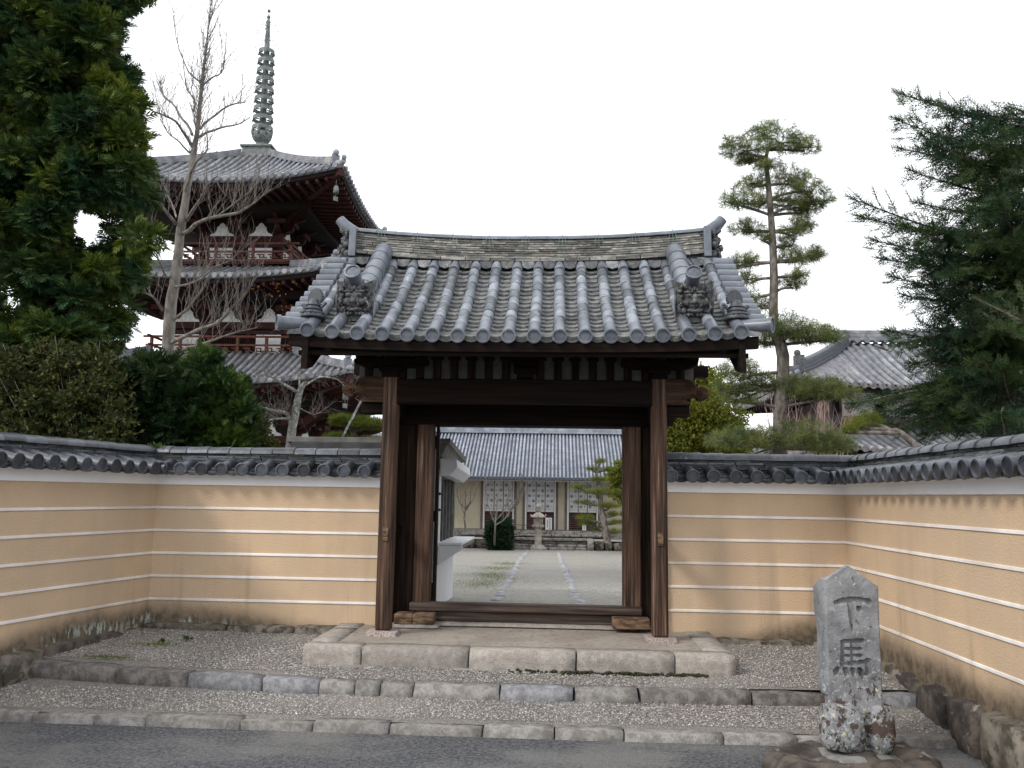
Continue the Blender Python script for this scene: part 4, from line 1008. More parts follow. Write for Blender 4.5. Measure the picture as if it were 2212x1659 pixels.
# ------------------------------------------------------------------ courtyard beyond the gate
def edging(name, pts, seed):
    r_ = link(name, None, kind='structure'); g = random.Random(seed)
    P = [Vector(p) for p in pts]
    for i in range(len(P)-1):
        a, b_ = P[i], P[i+1]; n_ = max(1, int(round((b_-a).length/.55)))
        for k in range(n_):
            p = a+(b_-a)*(k+.05)/n_; q = a+(b_-a)*(k+.93)/n_
            mb = rough_block((q-p).length, g.uniform(.13, .20), .06, g, .012, 3, 2, 1, .03)
            link('edging_stone', mb.mesh('edging_stone', M['edging']), r_, frame_mtx((p.x+g.uniform(-.03, .03)+.08, p.y, gz(p.y)-.035), q-p))
edging('path_edging', [(-0.727,10.318,0.311), (-0.724,11.584,0.261), (-0.746,13.649,0.178), (-0.802,17.143,0.038), (-0.916,21.490,-0.136), (-0.989,26.475,-0.335), (-1.047,33.792,-0.628)], 5)
edging('path_edging', [(0.332,9.847,0.330), (0.285,10.866,0.289), (0.283,12.900,0.208), (0.262,15.879,0.089), (0.248,20.421,-0.093), (0.202,25.902,-0.312), (0.150,33.283,-0.607)], 6)
grid_sheet('path', -.95, 1.0, 9.8, 35.6, 4, 30, lambda x, y: gz(y)+.008, M['bed'] if False else M['court'])
# stone lantern
lx, ly, lz = (-0.699,36.450,-0.716)
LAN = thing('stone_lantern', 'tall granite lantern on the axis of the courtyard path', 'lantern', (lx, ly, lz))
def lp(name, prof, n=6, mt='lantern', rot=0): mb = MB(); mb.lathe(prof, n, smooth=n > 8, mtx=Matrix.Rotation(R(rot), 4, 'Z').to_3x3()); bevel(to_obj(mb, name, M[mt], LAN), .012, 2)
lp('lantern_base', [(.34, 0), (.34, .07), (.27, .16), (.23, .2)], 12)
lp('lantern_post', [(.155, .2), (.145, .32), (.15, .55), (.145, .85), (.165, .9)], 14)
lp('lantern_table', [(.18, .9), (.24, .93), (.30, .98), (.30, 1.04), (.22, 1.06)], 6, rot=30)
mb = MB()
for k in range(6):
    a = R(60*k+30); mb.box(-.045, .045, -.03, .03, 1.06, 1.34, Matrix.Translation((.17*math.cos(a), .17*math.sin(a), 0)) @ Matrix.Rotation(a, 4, 'Z'))
mb.box(-.12, -.055, -.17, -.13, 1.06, 1.34); mb.box(.055, .12, -.17, -.13, 1.06, 1.34); mb.box(-.12, .12, .08, .15, 1.06, 1.34); mb.box(-.12, .12, -.16, -.12, 1.06, 1.12); mb.box(-.12, .12, -.16, -.12, 1.27, 1.34)
to_obj(mb, 'light_box', M['lantern'], LAN)
lp('lantern_roof', [(.22, 1.34), (.36, 1.37), (.35, 1.41), (.22, 1.50), (.12, 1.57), (.09, 1.6)], 6, rot=30)
mb = MB()
for k in range(6):
    a = R(60*k+30); c, s_ = math.cos(a), math.sin(a); mb.tube([(.28*c, .28*s_, 1.42), (.36*c, .36*s_, 1.42), (.38*c, .38*s_, 1.47), (.34*c, .34*s_, 1.49)], [.03, .035, .03, .012], 6)
to_obj(mb, 'roof_curl', M['lantern'], LAN)
lp('lantern_finial', [(.09, 1.6), (.13, 1.64), (.13, 1.68), (.08, 1.71), (.11, 1.76), (.13, 1.80), (.12, 1.87), (.05, 1.92)], 12)
# terrace walls and steps
YT = 37.2
terr = thing('stone_terrace', 'low rubble terrace wall with four stone steps in front of the long hall', 'terrace', (0, YT, -.72))
TT = Matrix.Translation((0, -YT, .72))
def tp(mb, name, mt, parent=terr, **kw): me = mb.mesh(name, M[mt]); sep_edge(me); return link(name, me, parent, TT if parent is terr else Matrix(), **kw)
xa, xb = (-2.104,37.200,-0.434)[0], (1.402,37.200,-0.370)[0]
rt_ = random.Random(12)
for k in range(4):
    x = xa
    while x < xb-.1:
        L_ = min(rt_.uniform(.8, 1.3), xb-x); mb = rough_block(L_-.012, .5, .13, rt_, .008, 4, 2, 1, .015)
        o = link('step_stone', mb.mesh('step_stone', M['far_stone']), terr, TT @ Matrix.Translation((x, YT-.1+.30*k-.55, -.72+.115*k-.02))); x += L_
for x in (xa-.32, xb): mb = rough_block(.28, 1.5, .46, rt_, .01, 2, 4, 2, .02); link('step_cheek', mb.mesh('step_cheek', M['far_stone']), terr, TT @ Matrix.Translation((x, YT-.75, -.72)))
for (x0, x1) in ((-14, xa-.32), (xb+.29, 14)):
    x = x0
    while x < x1-.15:
        L_ = min(rt_.uniform(.35, .95), x1-x); hh = rt_.uniform(.34, .44); mb = rough_block(L_-.02, .5, hh, rt_, .03, 4, 2, 3, .05)
        link('terrace_stone', mb.mesh('terrace_stone', M['plinth']), terr, TT @ Matrix.Translation((x, YT-.35, -.74))); x += L_
mb = MB(); mb.add([(-14, YT-.2, -.335), (14, YT-.2, -.335), (14, 44.5, -.60), (-14, 44.5, -.60)], [(0, 1, 2, 3)]); tp(mb, 'terrace_top', 'court')
for k in range(6):
    L_ = 1.3; mb = rough_block(L_-.01, .55, .05, rt_, .006, 3, 2, 1, .01); link('paving_slab', mb.mesh('paving_slab', M['kerb']), terr, TT @ Matrix.Translation((xa-.6+k*L_*.86, YT-1.5, -.74)))
# long hall
HY = 46.0
hz = 1.58-72*HY/1825
hall = thing('long_hall', 'long low hall with a pale tiled roof, cream walls and patterned white door curtains', 'temple hall', (0, HY, hz))
HT = Matrix.Translation((0, -HY, -hz))
def hp(mb, name, mt, parent=hall, **kw):
    me = mb.mesh(name, M[mt]); sep_edge(me); return link(name, me, parent, HT if parent is hall else Matrix(), **kw)
def hb(name, x0, x1, y0, y1, z0, z1, mt, parent=hall): mb = MB(); mb.box(x0, x1, y0, y1, z0, z1); return hp(mb, name, mt, parent)
hx = lambda cx: (-4.547,46.000,0.780)[0]+(cx*.1532)*46/1825*1.003
ztop = 1.58+32*HY/1825+.35
hb('podium', -16, 14, HY-1.6, HY+9, -.9, hz-.01, 'far_stone')
for k in range(3):
    x = hx(-60)
    while x < hx(1880):
        L_ = rt_.uniform(1.2, 1.7); mb = rough_block(min(L_, hx(1880)-x+.05)-.012, .45, .13, rt_, .008, 4, 1, 1, .02)
        link('hall_step_stone', mb.mesh('hall_step_stone', M['far_stone']), hall, HT @ Matrix.Translation((x, HY-1.6-.35*(3-k), -.40+.07*k-.09))); x += L_
hb('cream_wall', -16, 14, HY, HY+.2, hz, ztop, 'cream')
bays = [(200, 585), (785, 1165), (1370, 1750)]
for (a, b_) in bays:
    for q0, q1 in ((a-58, a-33), (b_+22, b_+55)): hb('timber_post', hx(q0), hx(q1), HY-.10, HY+.0, hz, ztop, 'mauve')
    for q0, q1 in ((a-24, a-3), (b_+1, b_+20)): hb('white_frame', hx(q0), hx(q1), HY-.07, HY, hz, ztop, 'white')
    dz = hz+ (ztop-hz)
    hb('door_opening', hx(a), hx(b_), HY-.012, HY-.002, hz, ztop, 'door_red')
    xA, xB = hx(a), hx(b_)
    for i in range(13): x = xA+(xB-xA)*i/12; mb = MB(); mb.box(x-.012, x+.012, HY-.045, HY-.013, hz, hz+.85); hp(mb, 'lattice_bar', 'door_red')
    for i in range(8): z = hz+.1*i+.03; mb = MB(); mb.box(xA, xB, HY-.05, HY-.02, z-.010, z+.010); hp(mb, 'lattice_rail', 'mauve')
    cz0 = hz+ (705-462)*.1532*46/1825; w = (xB-xA)/3
    cur = link('door_curtain', None, hall, HT)
    for i in range(3):
        x0, x1 = xA+w*i+.02, xA+w*(i+1)-.02
        mb = MB(); n_ = 8
        for j in range(n_+1):
            xx = x0+(x1-x0)*j/n_; yy_ = HY-.09+.012*math.sin(j*1.7+i); mb.v += [(xx, yy_, cz0), (xx, yy_-.004, ztop)]
        for j in range(n_): mb.f.append((2*j, 2*j+2, 2*j+3, 2*j+1)); mb.sm.append(True)
        link('curtain_panel', mb.mesh('curtain_panel', M['curtain']), cur)
        for c in range(2):
            for r_ in range(6):
                big = (c+r_) % 2 == 0
                cx_ = x0+(x1-x0)*(.27+.48*c); cz = cz0+.30+r_*.275; rad = .085 if big else .06
                mb = MB(); mb.add([(cx_+rad*math.cos(2*PI*k/12), HY-.108, cz+rad*math.sin(2*PI*k/12)) for k in range(12)], [tuple(range(12))])
                if cz+rad < ztop: link('crest', mb.mesh('crest', M['crest' if big else 'crest_pale']), cur)
    mb = MB(); mb.tube([(xA, HY-.12, cz0+.14), (xB, HY-.12, cz0+.14)], .010, 4); link('cord', mb.mesh('cord', M['cord']), cur)
hb('eave_beam', -16, 14, HY-1.55, HY-1.38, 2.30, 2.36, 'white_dim')
hb('soffit', -16, 14, HY-1.5, HY+.0, 2.37, 2.40, 'mauve')
EY, EZ, RY, RZ = HY-1.75, 2.44, HY+3.2, 5.14
hroof = link('hall_roof', None, hall, HT)
mb = MB(); mb.add([(-17, EY, EZ-.06), (15, EY, EZ-.06), (15, RY, RZ-.06), (-17, RY, RZ-.06), (15, 2*RY-EY, EZ-.06), (-17, 2*RY-EY, EZ-.06)], [(0, 1, 2, 3), (3, 2, 4, 5)])
link('roof_boards', mb.mesh('roof_boards', M['hall_pan']), hroof)
# row of round tiles: one mesh, shared; joints show as rings
def row_mb(pts, r_, seg, n=5):
    mb = MB(); P = [Vector(p) for p in pts]; L_ = sum((P[i+1]-P[i]).length for i in range(len(P)-1)); k = max(2, int(L_/seg)); out = []; rad = []
    def at(s):
        for i in range(len(P)-1):
            l = (P[i+1]-P[i]).length
            if s <= l or i == len(P)-2: return P[i]+(P[i+1]-P[i])*(s/l)
            s -= l
    for i in range(k):
        out += [at(L_*i/k+.001), at(L_*(i+.97)/k)]; rad += [r_*.9, r_*1.06]
    mb.tube(out, rad, n); return mb
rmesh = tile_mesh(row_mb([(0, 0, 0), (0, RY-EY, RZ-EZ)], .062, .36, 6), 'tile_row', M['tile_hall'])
x = -8.6
while x < 5.6:
    link('tile_row', rmesh, hroof, Matrix.Translation((x, EY-.06, EZ))); x += .2015
mb = MB()                                                                   # stepped pan tiles between the rows, one part
ns = 34
for j in range(ns):
    ya, yb = EY+(RY-EY)*j/ns, EY+(RY-EY)*(j+1)/ns; za = EZ+(RZ-EZ)*j/ns-.03; zb = EZ+(RZ-EZ)*(j+1)/ns-.055
    mb.add([(-17, ya, za), (15, ya, za), (15, yb, zb), (-17, yb, zb)], [(0, 1, 2, 3)]); mb.add([(-17, ya, za-.03), (15, ya, za-.03), (15, ya, za), (-17, ya, za)], [(0, 1, 2, 3)])
link('pan_tiles', mb.mesh('pan_tiles', M['hall_pan']), hroof, kind='stuff')
mb = MB()
for i in range(72): mb.tube([(-8.6+.2015*i, EY-.09, EZ), (-8.6+.2015*i, EY-.03, EZ)], .085, 10)
link('eave_discs', mb.mesh('eave_discs', M['tile_cap']), hroof, kind='stuff')
for k, (z0, z1, w) in enumerate(((RZ, RZ+.12, .32), (RZ+.125, RZ+.21, .28), (RZ+.215, RZ+.30, .24))):
    for i in range(10): mb = MB(); mb.box(-9+1.6*i, -9+1.6*i+1.59, RY-w, RY+w, z0, z1-.004); link('ridge_course', mb.mesh('ridge_course', M['tile_hall']), hroof)
# notice boards
def board(x, z0, w, h, label, texts):
    o = thing('notice_board', label, 'sign', (x, HY-.6, hz), 'white boards before the hall doors')
    mb = MB(); mb.box(-w/2, w/2, -.02, .02, 0, h); bevel(link('board_panel', mb.mesh('board_panel', M['board']), o), .006, 1)
    mb = MB(); mb.box(-w/2-.03, w/2+.03, -.04, .06, -.02, .02); link('board_foot', mb.mesh('board_foot', M['mauve']), o)
    mb = MB()
    for (tx, tz0, tz1, s_) in texts:                                          # brushed columns, too far off to be read
        z = tz1; g = random.Random(int(tx*100)+7)
        while z > tz0:
            for k in range(3): mb.box(tx-s_/2, tx+s_/2*g.uniform(.4, 1), -.024, -.021, z-s_*(.12+.3*k)-.006, z-s_*(.12+.3*k)+.006)
            mb.box(tx-.006, tx+.006, -.0235, -.0205, z-s_*.8, z-s_*.05); z -= s_*1.15
    link('lettering', mb.mesh('lettering', M['ink']), o)
def bx(cx): return hx(cx)
board(bx(1092), 0, .35, .65, 'tallest white notice board behind the stone lantern', [(.07, .08, .6, .085), (-.06, .12, .52, .045)])
board(bx(535), 0, .27, .5, 'white notice board half hidden by the dark bush', [(.04, .05, .45, .07), (-.07, .1, .42, .04)])
board(bx(1577), 0, .21, .42, 'small plain white board at the right-hand hall door', [(.0, .1, .3, .04)])
# bamboo rail before the hall
rl = thing('bamboo_rail', 'low rail on the hall step left of the lantern', 'rail', (bx(740), HY-1.4, hz))
mb = MB(); mb.tube([(-1.2, 0, .03), (1.15, 0, .0)], .022, 5); to_obj(mb, 'bottom_rail', M['bark_brown'], rl); mb = MB(); mb.tube([(-1.0, 0, .28), (.9, 0, .26)], .018, 5); to_obj(mb, 'top_rail', M['bark_brown'], rl)
# ticket booth just inside on the left
bo = thing('ticket_booth', 'white painted booth with a serving window and counter just inside the gate', 'booth', (-1.29, 9.2, .35))
BT = Matrix.Translation((1.29, -9.2, -.35))
def bp(mb, name, mt, bev=.004): me = mb.mesh(name, M[mt]); o = link(name, me, bo, BT); bevel(o, bev, 1); return o
def bbx(name, x0, x1, y0, y1, z0, z1, mt='paint', bev=.004): mb = MB(); mb.box(x0, x1, y0, y1, z0, z1); return bp(mb, name, mt, bev)
bbx('booth_wall', -2.9, -1.29, 9.15, 10.95, .25, 1.02); bbx('booth_wall', -2.9, -1.36, 9.15, 10.95, 1.02, 2.12, 'metal_dark')
bbx('corner_post', -1.36, -1.285, 9.15, 9.40, 1.02, 2.12); bbx('corner_post', -1.36, -1.285, 9.42, 9.58, 1.0, 1.85); bbx('corner_post', -1.36, -1.285, 10.85, 10.95, 1.0, 2.1, 'grey_roof')
bbx('window_sill', -1.36, -1.27, 9.4, 10.95, 1.0, 1.035)
w_ = bbx('window', -1.345, -1.335, 9.58, 10.85, 1.035, 1.80, 'glass', 0)
for y in (9.6, 9.9, 10.2, 10.5, 10.8): mb = MB(); mb.box(-1.345, -1.30, y, y+.035, 1.035, 1.80); link('window_bar', mb.mesh('window_bar', M['grey_roof']), w_)
mb = MB(); mb.box(-1.35, -1.29, 9.58, 10.85, 1.75, 1.80); link('window_bar', mb.mesh('window_bar', M['grey_roof']), w_)
mb = MB(); mb.prism([(-1.285, 1.015), (-1.02, 1.015), (-1.02, .975), (-1.285, .80)], lambda p: (p[0], 9.42, p[1]), lambda p: (p[0], 9.50, p[1])); bp(mb, 'counter_bracket', 'paint')
mb = MB(); mb.prism([(-1.285, 1.015), (-1.02, 1.015), (-1.02, .98), (-1.285, .95)], lambda p: (p[0], 9.505, p[1]), lambda p: (p[0], 10.9, p[1])); bp(mb, 'counter', 'grey_roof')
mb = MB(); mb.prism([(-1.285, 1.045), (-1.02, 1.045), (-1.02, 1.018), (-1.285, 1.018)], lambda p: (p[0], 9.42, p[1]), lambda p: (p[0], 10.9, p[1])); bp(mb, 'counter_top', 'paint')
AW = [(-1.285, 1.975), (-1.10, 1.965), (-1.09, 1.875), (-1.175, 1.785), (-1.285, 1.79)]
mb = MB(); mb.prism(AW, lambda p: (p[0], 9.42, p[1]), lambda p: (p[0], 10.92, p[1]-.06)); bp(mb, 'shutter_box', 'paint', .006)
mb = MB(); mb.prism([(-3.0, 2.13), (-1.17, 2.13), (-1.16, 2.19), (-3.0, 2.19)], lambda p: (p[0], 9.3, p[1]), lambda p: (p[0], 11.1, p[1]-.14)); bp(mb, 'booth_roof', 'grey_roof')
mb = MB(); mb.prism([(-3.0, 1.99), (-1.26, 1.99), (-1.20, 2.127), (-3.0, 2.127)], lambda p: (p[0], 9.36, p[1]), lambda p: (p[0], 11.0, p[1]-.12)); bp(mb, 'roof_edge', 'grey_roof')

# ------------------------------------------------------------------ three-storeyed pagoda
PGX, PGY = -12.33, 33.0
pag = thing('pagoda', 'red three-storeyed pagoda with grey tiled roofs and a tall bronze spire', 'pagoda', (PGX, PGY, -.7))
PT = Matrix.Translation((0, 0, .7))
def pp(mb, name, mt, parent=pag, sharp=True, **kw):
    me = mb.mesh(name, M[mt]); sharp and sep_edge(me); return link(name, me, parent, PT if parent is pag else Matrix(), **kw)
# everything modelled round the axis, z in world metres (the Empty sits at -.7)
def sq(mb, h, z0, z1, cx=0, cy=0): mb.box(cx-h, cx+h, cy-h, cy+h, z0, z1)
def eave_z(x, e, zc, sag): return zc-sag*(1-min(1, abs(x)/e)**2.2)
def pag_roof(e, zc, sag, hi, zi, name='pagoda_roof', seed=1):
    """e: half eave, zc: corner height of the tile edge, hi/zi: inner half width and height"""
    rf = link(name, None, pag, PT)
    def surf(x, t):                    # front face: x across at the eave, t 0 eave..1 top; returns (x,-dist,z)
        xx = x; ze = eave_z(x, e, zc, sag); d = e+(hi-e)*t
        zt = ze+(zi-ze)*(t*.72+.28*t*t); return (xx, -d, zt)
    rows = int(2*e/.272); sp = 2*e/rows
    for face in range(4):
        rot = Matrix.Rotation(R(90*face), 4, 'Z')
        mb = MB(); n_ = 20                                               # boards + pan surface in steps
        for j in range(9):
            t = j/8
            for i in range(n_+1):
                s_ = -1+2*i/n_; d = e+(hi-e)*t; x = s_*d; p = surf(x*e/d*1.0 if d else 0, t); ze = eave_z(s_*e, e, zc, sag); z = ze+(zi-ze)*(t*.72+.28*t*t)
                mb.v.append((x, -d, z-.03))
        for j in range(8):
            for i in range(n_): a = j*(n_+1)+i; mb.f.append((a, a+1, a+n_+2, a+n_+1)); mb.sm.append(True)
        link('pan_tile_slope', mb.mesh('pan_tile_slope', M['tile_pan_far']), rf, rot)
        js = MB()
        for i in range(rows+1):
            x = -e+sp*(i+.0)
            tmax = 1.0 if abs(x) <= hi else (e-abs(x))/(e-hi)
            if tmax < .04: continue
            pts = []
            for k in range(6):
                t = tmax*k/5; d = e+(hi-e)*t; s_ = x/d; ze = eave_z(min(1, abs(s_))*e, e, zc, sag); z = ze+(zi-ze)*(t*.72+.28*t*t); pts.append((x, -d, z))
            if face == 0:
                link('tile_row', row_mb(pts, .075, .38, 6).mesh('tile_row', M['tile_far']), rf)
                db = MB(); p = pts[0]; db.tube([(p[0], p[1]-.09, p[2]-.01), (p[0], p[1]+.02, p[2])], .092, 10); link('eave_disc', db.mesh('eave_disc', M['tile_far']), rf)
            else: 
                js.tube(pts, .075, 5); p = pts[0]; js.tube([(p[0], p[1]-.09, p[2]-.01), (p[0], p[1]+.02, p[2])], .09, 8)
        if face: link('side_tile_rows', js.mesh('side_tile_rows', M['tile_far']), rf, rot, kind='stuff')
        eb = MB()                                                        # eave pan tile edge and timber under it
        for i in range(n_+1):
            x = -e+2*e*i/n_; z = eave_z(x, e, zc, sag); eb.v += [(x*.995, -e+.03, z-.10), (x*.99, -e+.25, z-.10), (x*.99, -e+.25, z-.03), (x*.995, -e+.0, z-.03)]
        for i in range(n_):
            a = 4*i
            for q in range(4): eb.f.append((a+q, a+(q+1) % 4, a+4+(q+1) % 4, a+4+q)); eb.sm.append(False)
        link('eave_edge', eb.mesh('eave_edge', M['tile_far']), rf, rot)
        eb = MB()
        for i in range(n_+1):
            x = -e+2*e*i/n_; z = eave_z(x, e, zc, sag); eb.v += [(x*.97, -e+.12, z-.26), (x*.97, -e+.30, z-.26), (x*.97, -e+.30, z-.11), (x*.98, -e+.10, z-.11)]
        for i in range(n_):
            a = 4*i
            for q in range(4): eb.f.append((a+q, a+(q+1) % 4, a+4+(q+1) % 4, a+4+q)); eb.sm.append(False)
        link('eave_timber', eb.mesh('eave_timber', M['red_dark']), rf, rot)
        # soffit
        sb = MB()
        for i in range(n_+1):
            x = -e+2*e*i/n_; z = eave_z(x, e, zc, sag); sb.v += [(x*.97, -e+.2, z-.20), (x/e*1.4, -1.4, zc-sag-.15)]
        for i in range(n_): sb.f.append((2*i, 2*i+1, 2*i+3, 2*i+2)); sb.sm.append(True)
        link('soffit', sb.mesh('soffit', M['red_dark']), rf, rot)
        nr = int(2*e*.94/.34)
        for i in range(nr+1):
            x = -e*.94+2*e*.94*i/nr; z = eave_z(x, e, zc, sag)
            if face in (0, 1): rb = MB(); rb.bar((x, -e+.16, z-.33), (x, -max(1.6, e-2.3), z-.33+.10), .10, .12); link('rafter', rb.mesh('rafter', M['red']), rf, rot)
    # hip ridges with end ornaments
    for k in range(4):
        rot = Matrix.Rotation(R(90*k+45), 4, 'Z')
        g = MB(); n_ = 14
        for i in range(n_+1):
            t = .10+.9*i/n_; d = (e+(hi-e)*t)*math.sqrt(2); z = zc+(zi-zc)*(t*.72+.28*t*t); g.v += [(-.11, -d, z-.02), (.11, -d, z-.02), (.09, -d, z+.27), (-.09, -d, z+.27)]
        for i in range(n_):
            a = 4*i
            for q in range(4): g.f.append((a+q, a+(q+1) % 4, a+4+(q+1) % 4, a+4+q)); g.sm.append(False)
        g.f.append((0, 1, 2, 3)); g.sm.append(False)
        hr = link('hip_ridge', g.mesh('hip_ridge', M['tile_far']), rf, rot)
        g = MB()
        for c in range(4):
            pts = []
            for i in range(n_+1):
                t = .10+.9*i/n_; d = (e+(hi-e)*t)*math.sqrt(2); z = zc+(zi-zc)*(t*.72+.28*t*t); pts.append((0, -d, z+.02+.07*c+.02))
            for i in range(n_): g.bar(pts[i], pts[i+1], .25-.015*c, .035)
        link('ridge_courses', g.mesh('ridge_courses', M['tile_far']), rf, rot, kind='stuff')
        d0 = e*math.sqrt(2); g = MB(); t = .10; d = (e+(hi-e)*t)*math.sqrt(2); z = zc+(zi-zc)*.075
        g.box(-.15, .15, -d-.08, -d, z-.02, z+.34); g.ball((0, -d-.06, z+.42), .12); g.tube([(0, -d0+.25, zc+.0), (0, -d0-.06, zc+.10)], .10, 8); g.ball((0, -d0-.05, zc+.22), .10)
        g.tube([(0, -d, z), (0, -d0+.1, zc+.06)], .11, 6)
        link('corner_ornament', g.mesh('corner_ornament', M['tile_far']), rf, rot)
        g = MB(); g.bar((0, -d0+.12, zc-.28), (0, -2.0, zc-sag-.35), .22, .26); cb = link('corner_beam', g.mesh('corner_beam', M['red']), rf, rot)
        g = MB(); g.lathe([(.10, -.30), (.09, -.1), (.06, -.02), (.02, 0)], 10); g.tube([(0, 0, 0), (0, 0, .25)], .012, 4); g.tube([(0, 0, -.3), (0, 0, -.42)], .01, 4); g.box(-.09, .09, -.004, .004, -.58, -.42)
        link('wind_bell', g.mesh('wind_bell', M['bronze']), rf, rot @ Matrix.Translation((0, -d0+.42, zc-.68)))
    return rf
pag_roof(4.75, 13.10, .55, .62, 15.15, seed=1)
pag_roof(4.80, 9.45, .42, 2.3, 10.00, seed=2)
pag_roof(5.62, 5.62, .45, 2.75, 6.62, seed=3)
BELL = [(-.5, 0), (.5, 0), (.44, .09), (.3, .14), (.23, .25), (.21, .33), (.22, .38), (.15, .42), (.08, .52), (0, .57), (-.08, .52), (-.15, .42), (-.22, .38), (-.21, .33), (-.23, .25), (-.3, .14), (-.44, .09)]
def storey(hb_, z0, z1, bays, hr, zf, panel, zbeam, name='storey'):
    s_ = link(name, None, pag, PT)
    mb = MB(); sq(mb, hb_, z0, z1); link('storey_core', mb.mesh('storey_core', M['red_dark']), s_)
    for face in (0, 1, 2, 3):
        rot = Matrix.Rotation(R(90*face), 4, 'Z')
        y = -hb_
        for b_ in range(bays+1):
            x = -hb_+2*hb_*b_/bays; g = MB(); g.tube([(x, y, z0), (x, y, z1)], .13, 10); link('column', g.mesh('column', M['red']), s_, rot)
        g = MB(); g.box(-hb_-.12, hb_+.12, y-.10, y, zbeam, zbeam+.25); g.box(-hb_-.1, hb_+.1, y-.08, y, zbeam-.20, zbeam-.08); link('tie_beam', g.mesh('tie_beam', M['red']), s_, rot)
        if face in (0, 1):
            w = 2*hb_/bays
            for b_ in range(bays):
                cx = -hb_+w*(b_+.5)
                if bays == 3 and b_ == 1:
                    g = MB()
                    for q in range(9): g.box(cx-.36+.09*q-.015, cx-.36+.09*q+.015, y-.05, y-.0, z0+.1, zbeam-.22)
                    link('lattice_door', g.mesh('lattice_door', M['red']), s_, rot)
                else:
                    g = MB(); g.box(cx-w*.30, cx+w*.30, y-.03, y-.0, panel[0], panel[1]); link('white_panel', g.mesh('white_panel', M['white']), s_, rot)
                g = MB(); sc = min(.98, w*.62); g.prism([(cx+p[0]*sc, zbeam+.26+p[1]*.95) for p in BELL], lambda p: (p[0], y-.05, p[1]), lambda p: (p[0], y-.0, p[1])); link('bell_shaped_panel', g.mesh('bell_shaped_panel', M['white_dim']), s_, rot)
        # bracket arms under the eave
        for b_ in range(bays+1):
            x = -hb_+2*hb_*b_/bays
            for k in range(2):
                g = MB(); zz_ = zbeam+.35+.42*k; ln = .5+.45*k; g.prism([(-ln, .28), (-ln, .12), (-ln*.6, 0), (.1, 0), (.1, .28)], lambda p: (x-.09, y+p[0], zz_+p[1]), lambda p: (x+.09, y+p[0], zz_+p[1])); g.box(x-.38, x+.38, y-ln-.09, y-ln+.09, zz_+.28, zz_+.45)
                link('bracket_arm', g.mesh('bracket_arm', M['red']), s_, rot)
            if b_ in (0, bays):
                g = MB(); sgn = -1 if b_ == 0 else 1; g.bar((x, y, zbeam+.5), (x+sgn*1.5, y-1.5, zbeam+1.15), .24, .34); link('bracket_arm', g.mesh('bracket_arm', M['red']), s_, rot)
        # balcony rail
        if hr:
            y = -hr
            for zz_, th, ex in ((zf+.72, .075, .32), (zf+.40, .07, .22), (zf+.05, .10, .12)):
                g = MB(); g.box(-hr-ex, hr+ex, y-th/2, y+th/2, zz_-th/2, zz_+th/2); link('rail', g.mesh('rail', M['red_rail']), s_, rot)
            g = MB(); g.box(-hr, hr, y-.06, y+.5, zf-.10, zf-.004); link('balcony_floor', g.mesh('balcony_floor', M['red']), s_, rot)
            np_ = 3 if bays == 2 else 5
            for k in range(np_+1):
                x = -hr+2*hr*k/np_; g = MB(); g.box(x-.05, x+.05, y-.045, y+.045, zf+.1, zf+.70); link('rail_post', g.mesh('rail_post', M['red_rail']), s_, rot)
            if face in (0, 1):
                g = MB(); x = -hr+.1; i = 0
                while x < hr-.3:                                    # broken-fret panel
                    g.box(x, x+.26, y-.02, y+.02, zf+.27, zf+.31); g.box(x+.24, x+.28, y-.02, y+.02, zf+.15, zf+.31); g.box(x+.12, x+.4, y-.02, y+.02, zf+.15, zf+.19); g.box(x+.10, x+.14, y-.02, y+.02, zf+.15, zf+.25); x += .42; i += 1
                link('fret_panel', g.mesh('fret_panel', M['red_rail']), s_, rot)
    return s_
storey(1.55, 9.9, 12.9, 2, 2.17, 10.25, (10.38, 11.06), 11.18, 'upper_storey')
storey(2.35, 5.9, 9.3, 3, 2.72, 6.52, (6.62, 7.38), 7.60, 'middle_storey')
storey(3.0, -.3, 5.6, 3, 0, 0, (1.4, 2.6), 3.30, 'lower_storey')
mb = MB(); sq(mb, 3.9, -.7, -.02); pp(mb, 'stone_podium', 'far_stone')
# dark blocks added to stand for the shade inside the eaves
for h_, z0, z1 in ((2.9, 12.1, 12.5), (3.4, 8.55, 8.85), (4.1, 4.75, 5.0)): mb = MB(); sq(mb, h_, z0, z1); pp(mb, 'eave_shade_block', 'red_dark')
# spire
spire = link('spire', None, pag, PT)
def spz(cy): return 15.55+(1530-cy)*(21.72-15.55)/1475
mb = MB(); sq(mb, .66, 15.12, 15.24); sq(mb, .58, 15.24, 15.56); sq(mb, .66, 15.56, 15.63); link('dew_basin', mb.mesh('dew_basin', M['bronze']), spire)
mb = MB(); mb.lathe([(.36, 15.63), (.36, 15.70), (.30, 15.82), (.17, 15.90), (.15, 15.95), (.28, 15.99), (.38, 16.12), (.42, 16.30), (.40, 16.36), (.2, 16.33)], 16); link('bronze_bowl', mb.mesh('bronze_bowl', M['bronze']), spire)
mb = MB()
for k in range(8): a = 2*PI*k/8; mb.tube([(.36*math.cos(a), .36*math.sin(a), 16.2), (.43*math.cos(a), .43*math.sin(a), 16.45), (.38*math.cos(a), .38*math.sin(a), 16.55)], [.06, .05, .01], 5)
link('lotus_petals', mb.mesh('lotus_petals', M['bronze']), spire, kind='stuff')
mb = MB(); mb.tube([(0, 0, 15.9), (0, 0, 18.4), (0, 0, spz(440)), (0, 0, spz(150)), (0, 0, spz(60))], [.15, .13, .115, .075, .02], 10); mb.ball((0, 0, spz(95)), .085); mb.ball((0, 0, spz(28)), .075); link('spire_shaft', mb.mesh('spire_shaft', M['bronze']), spire)
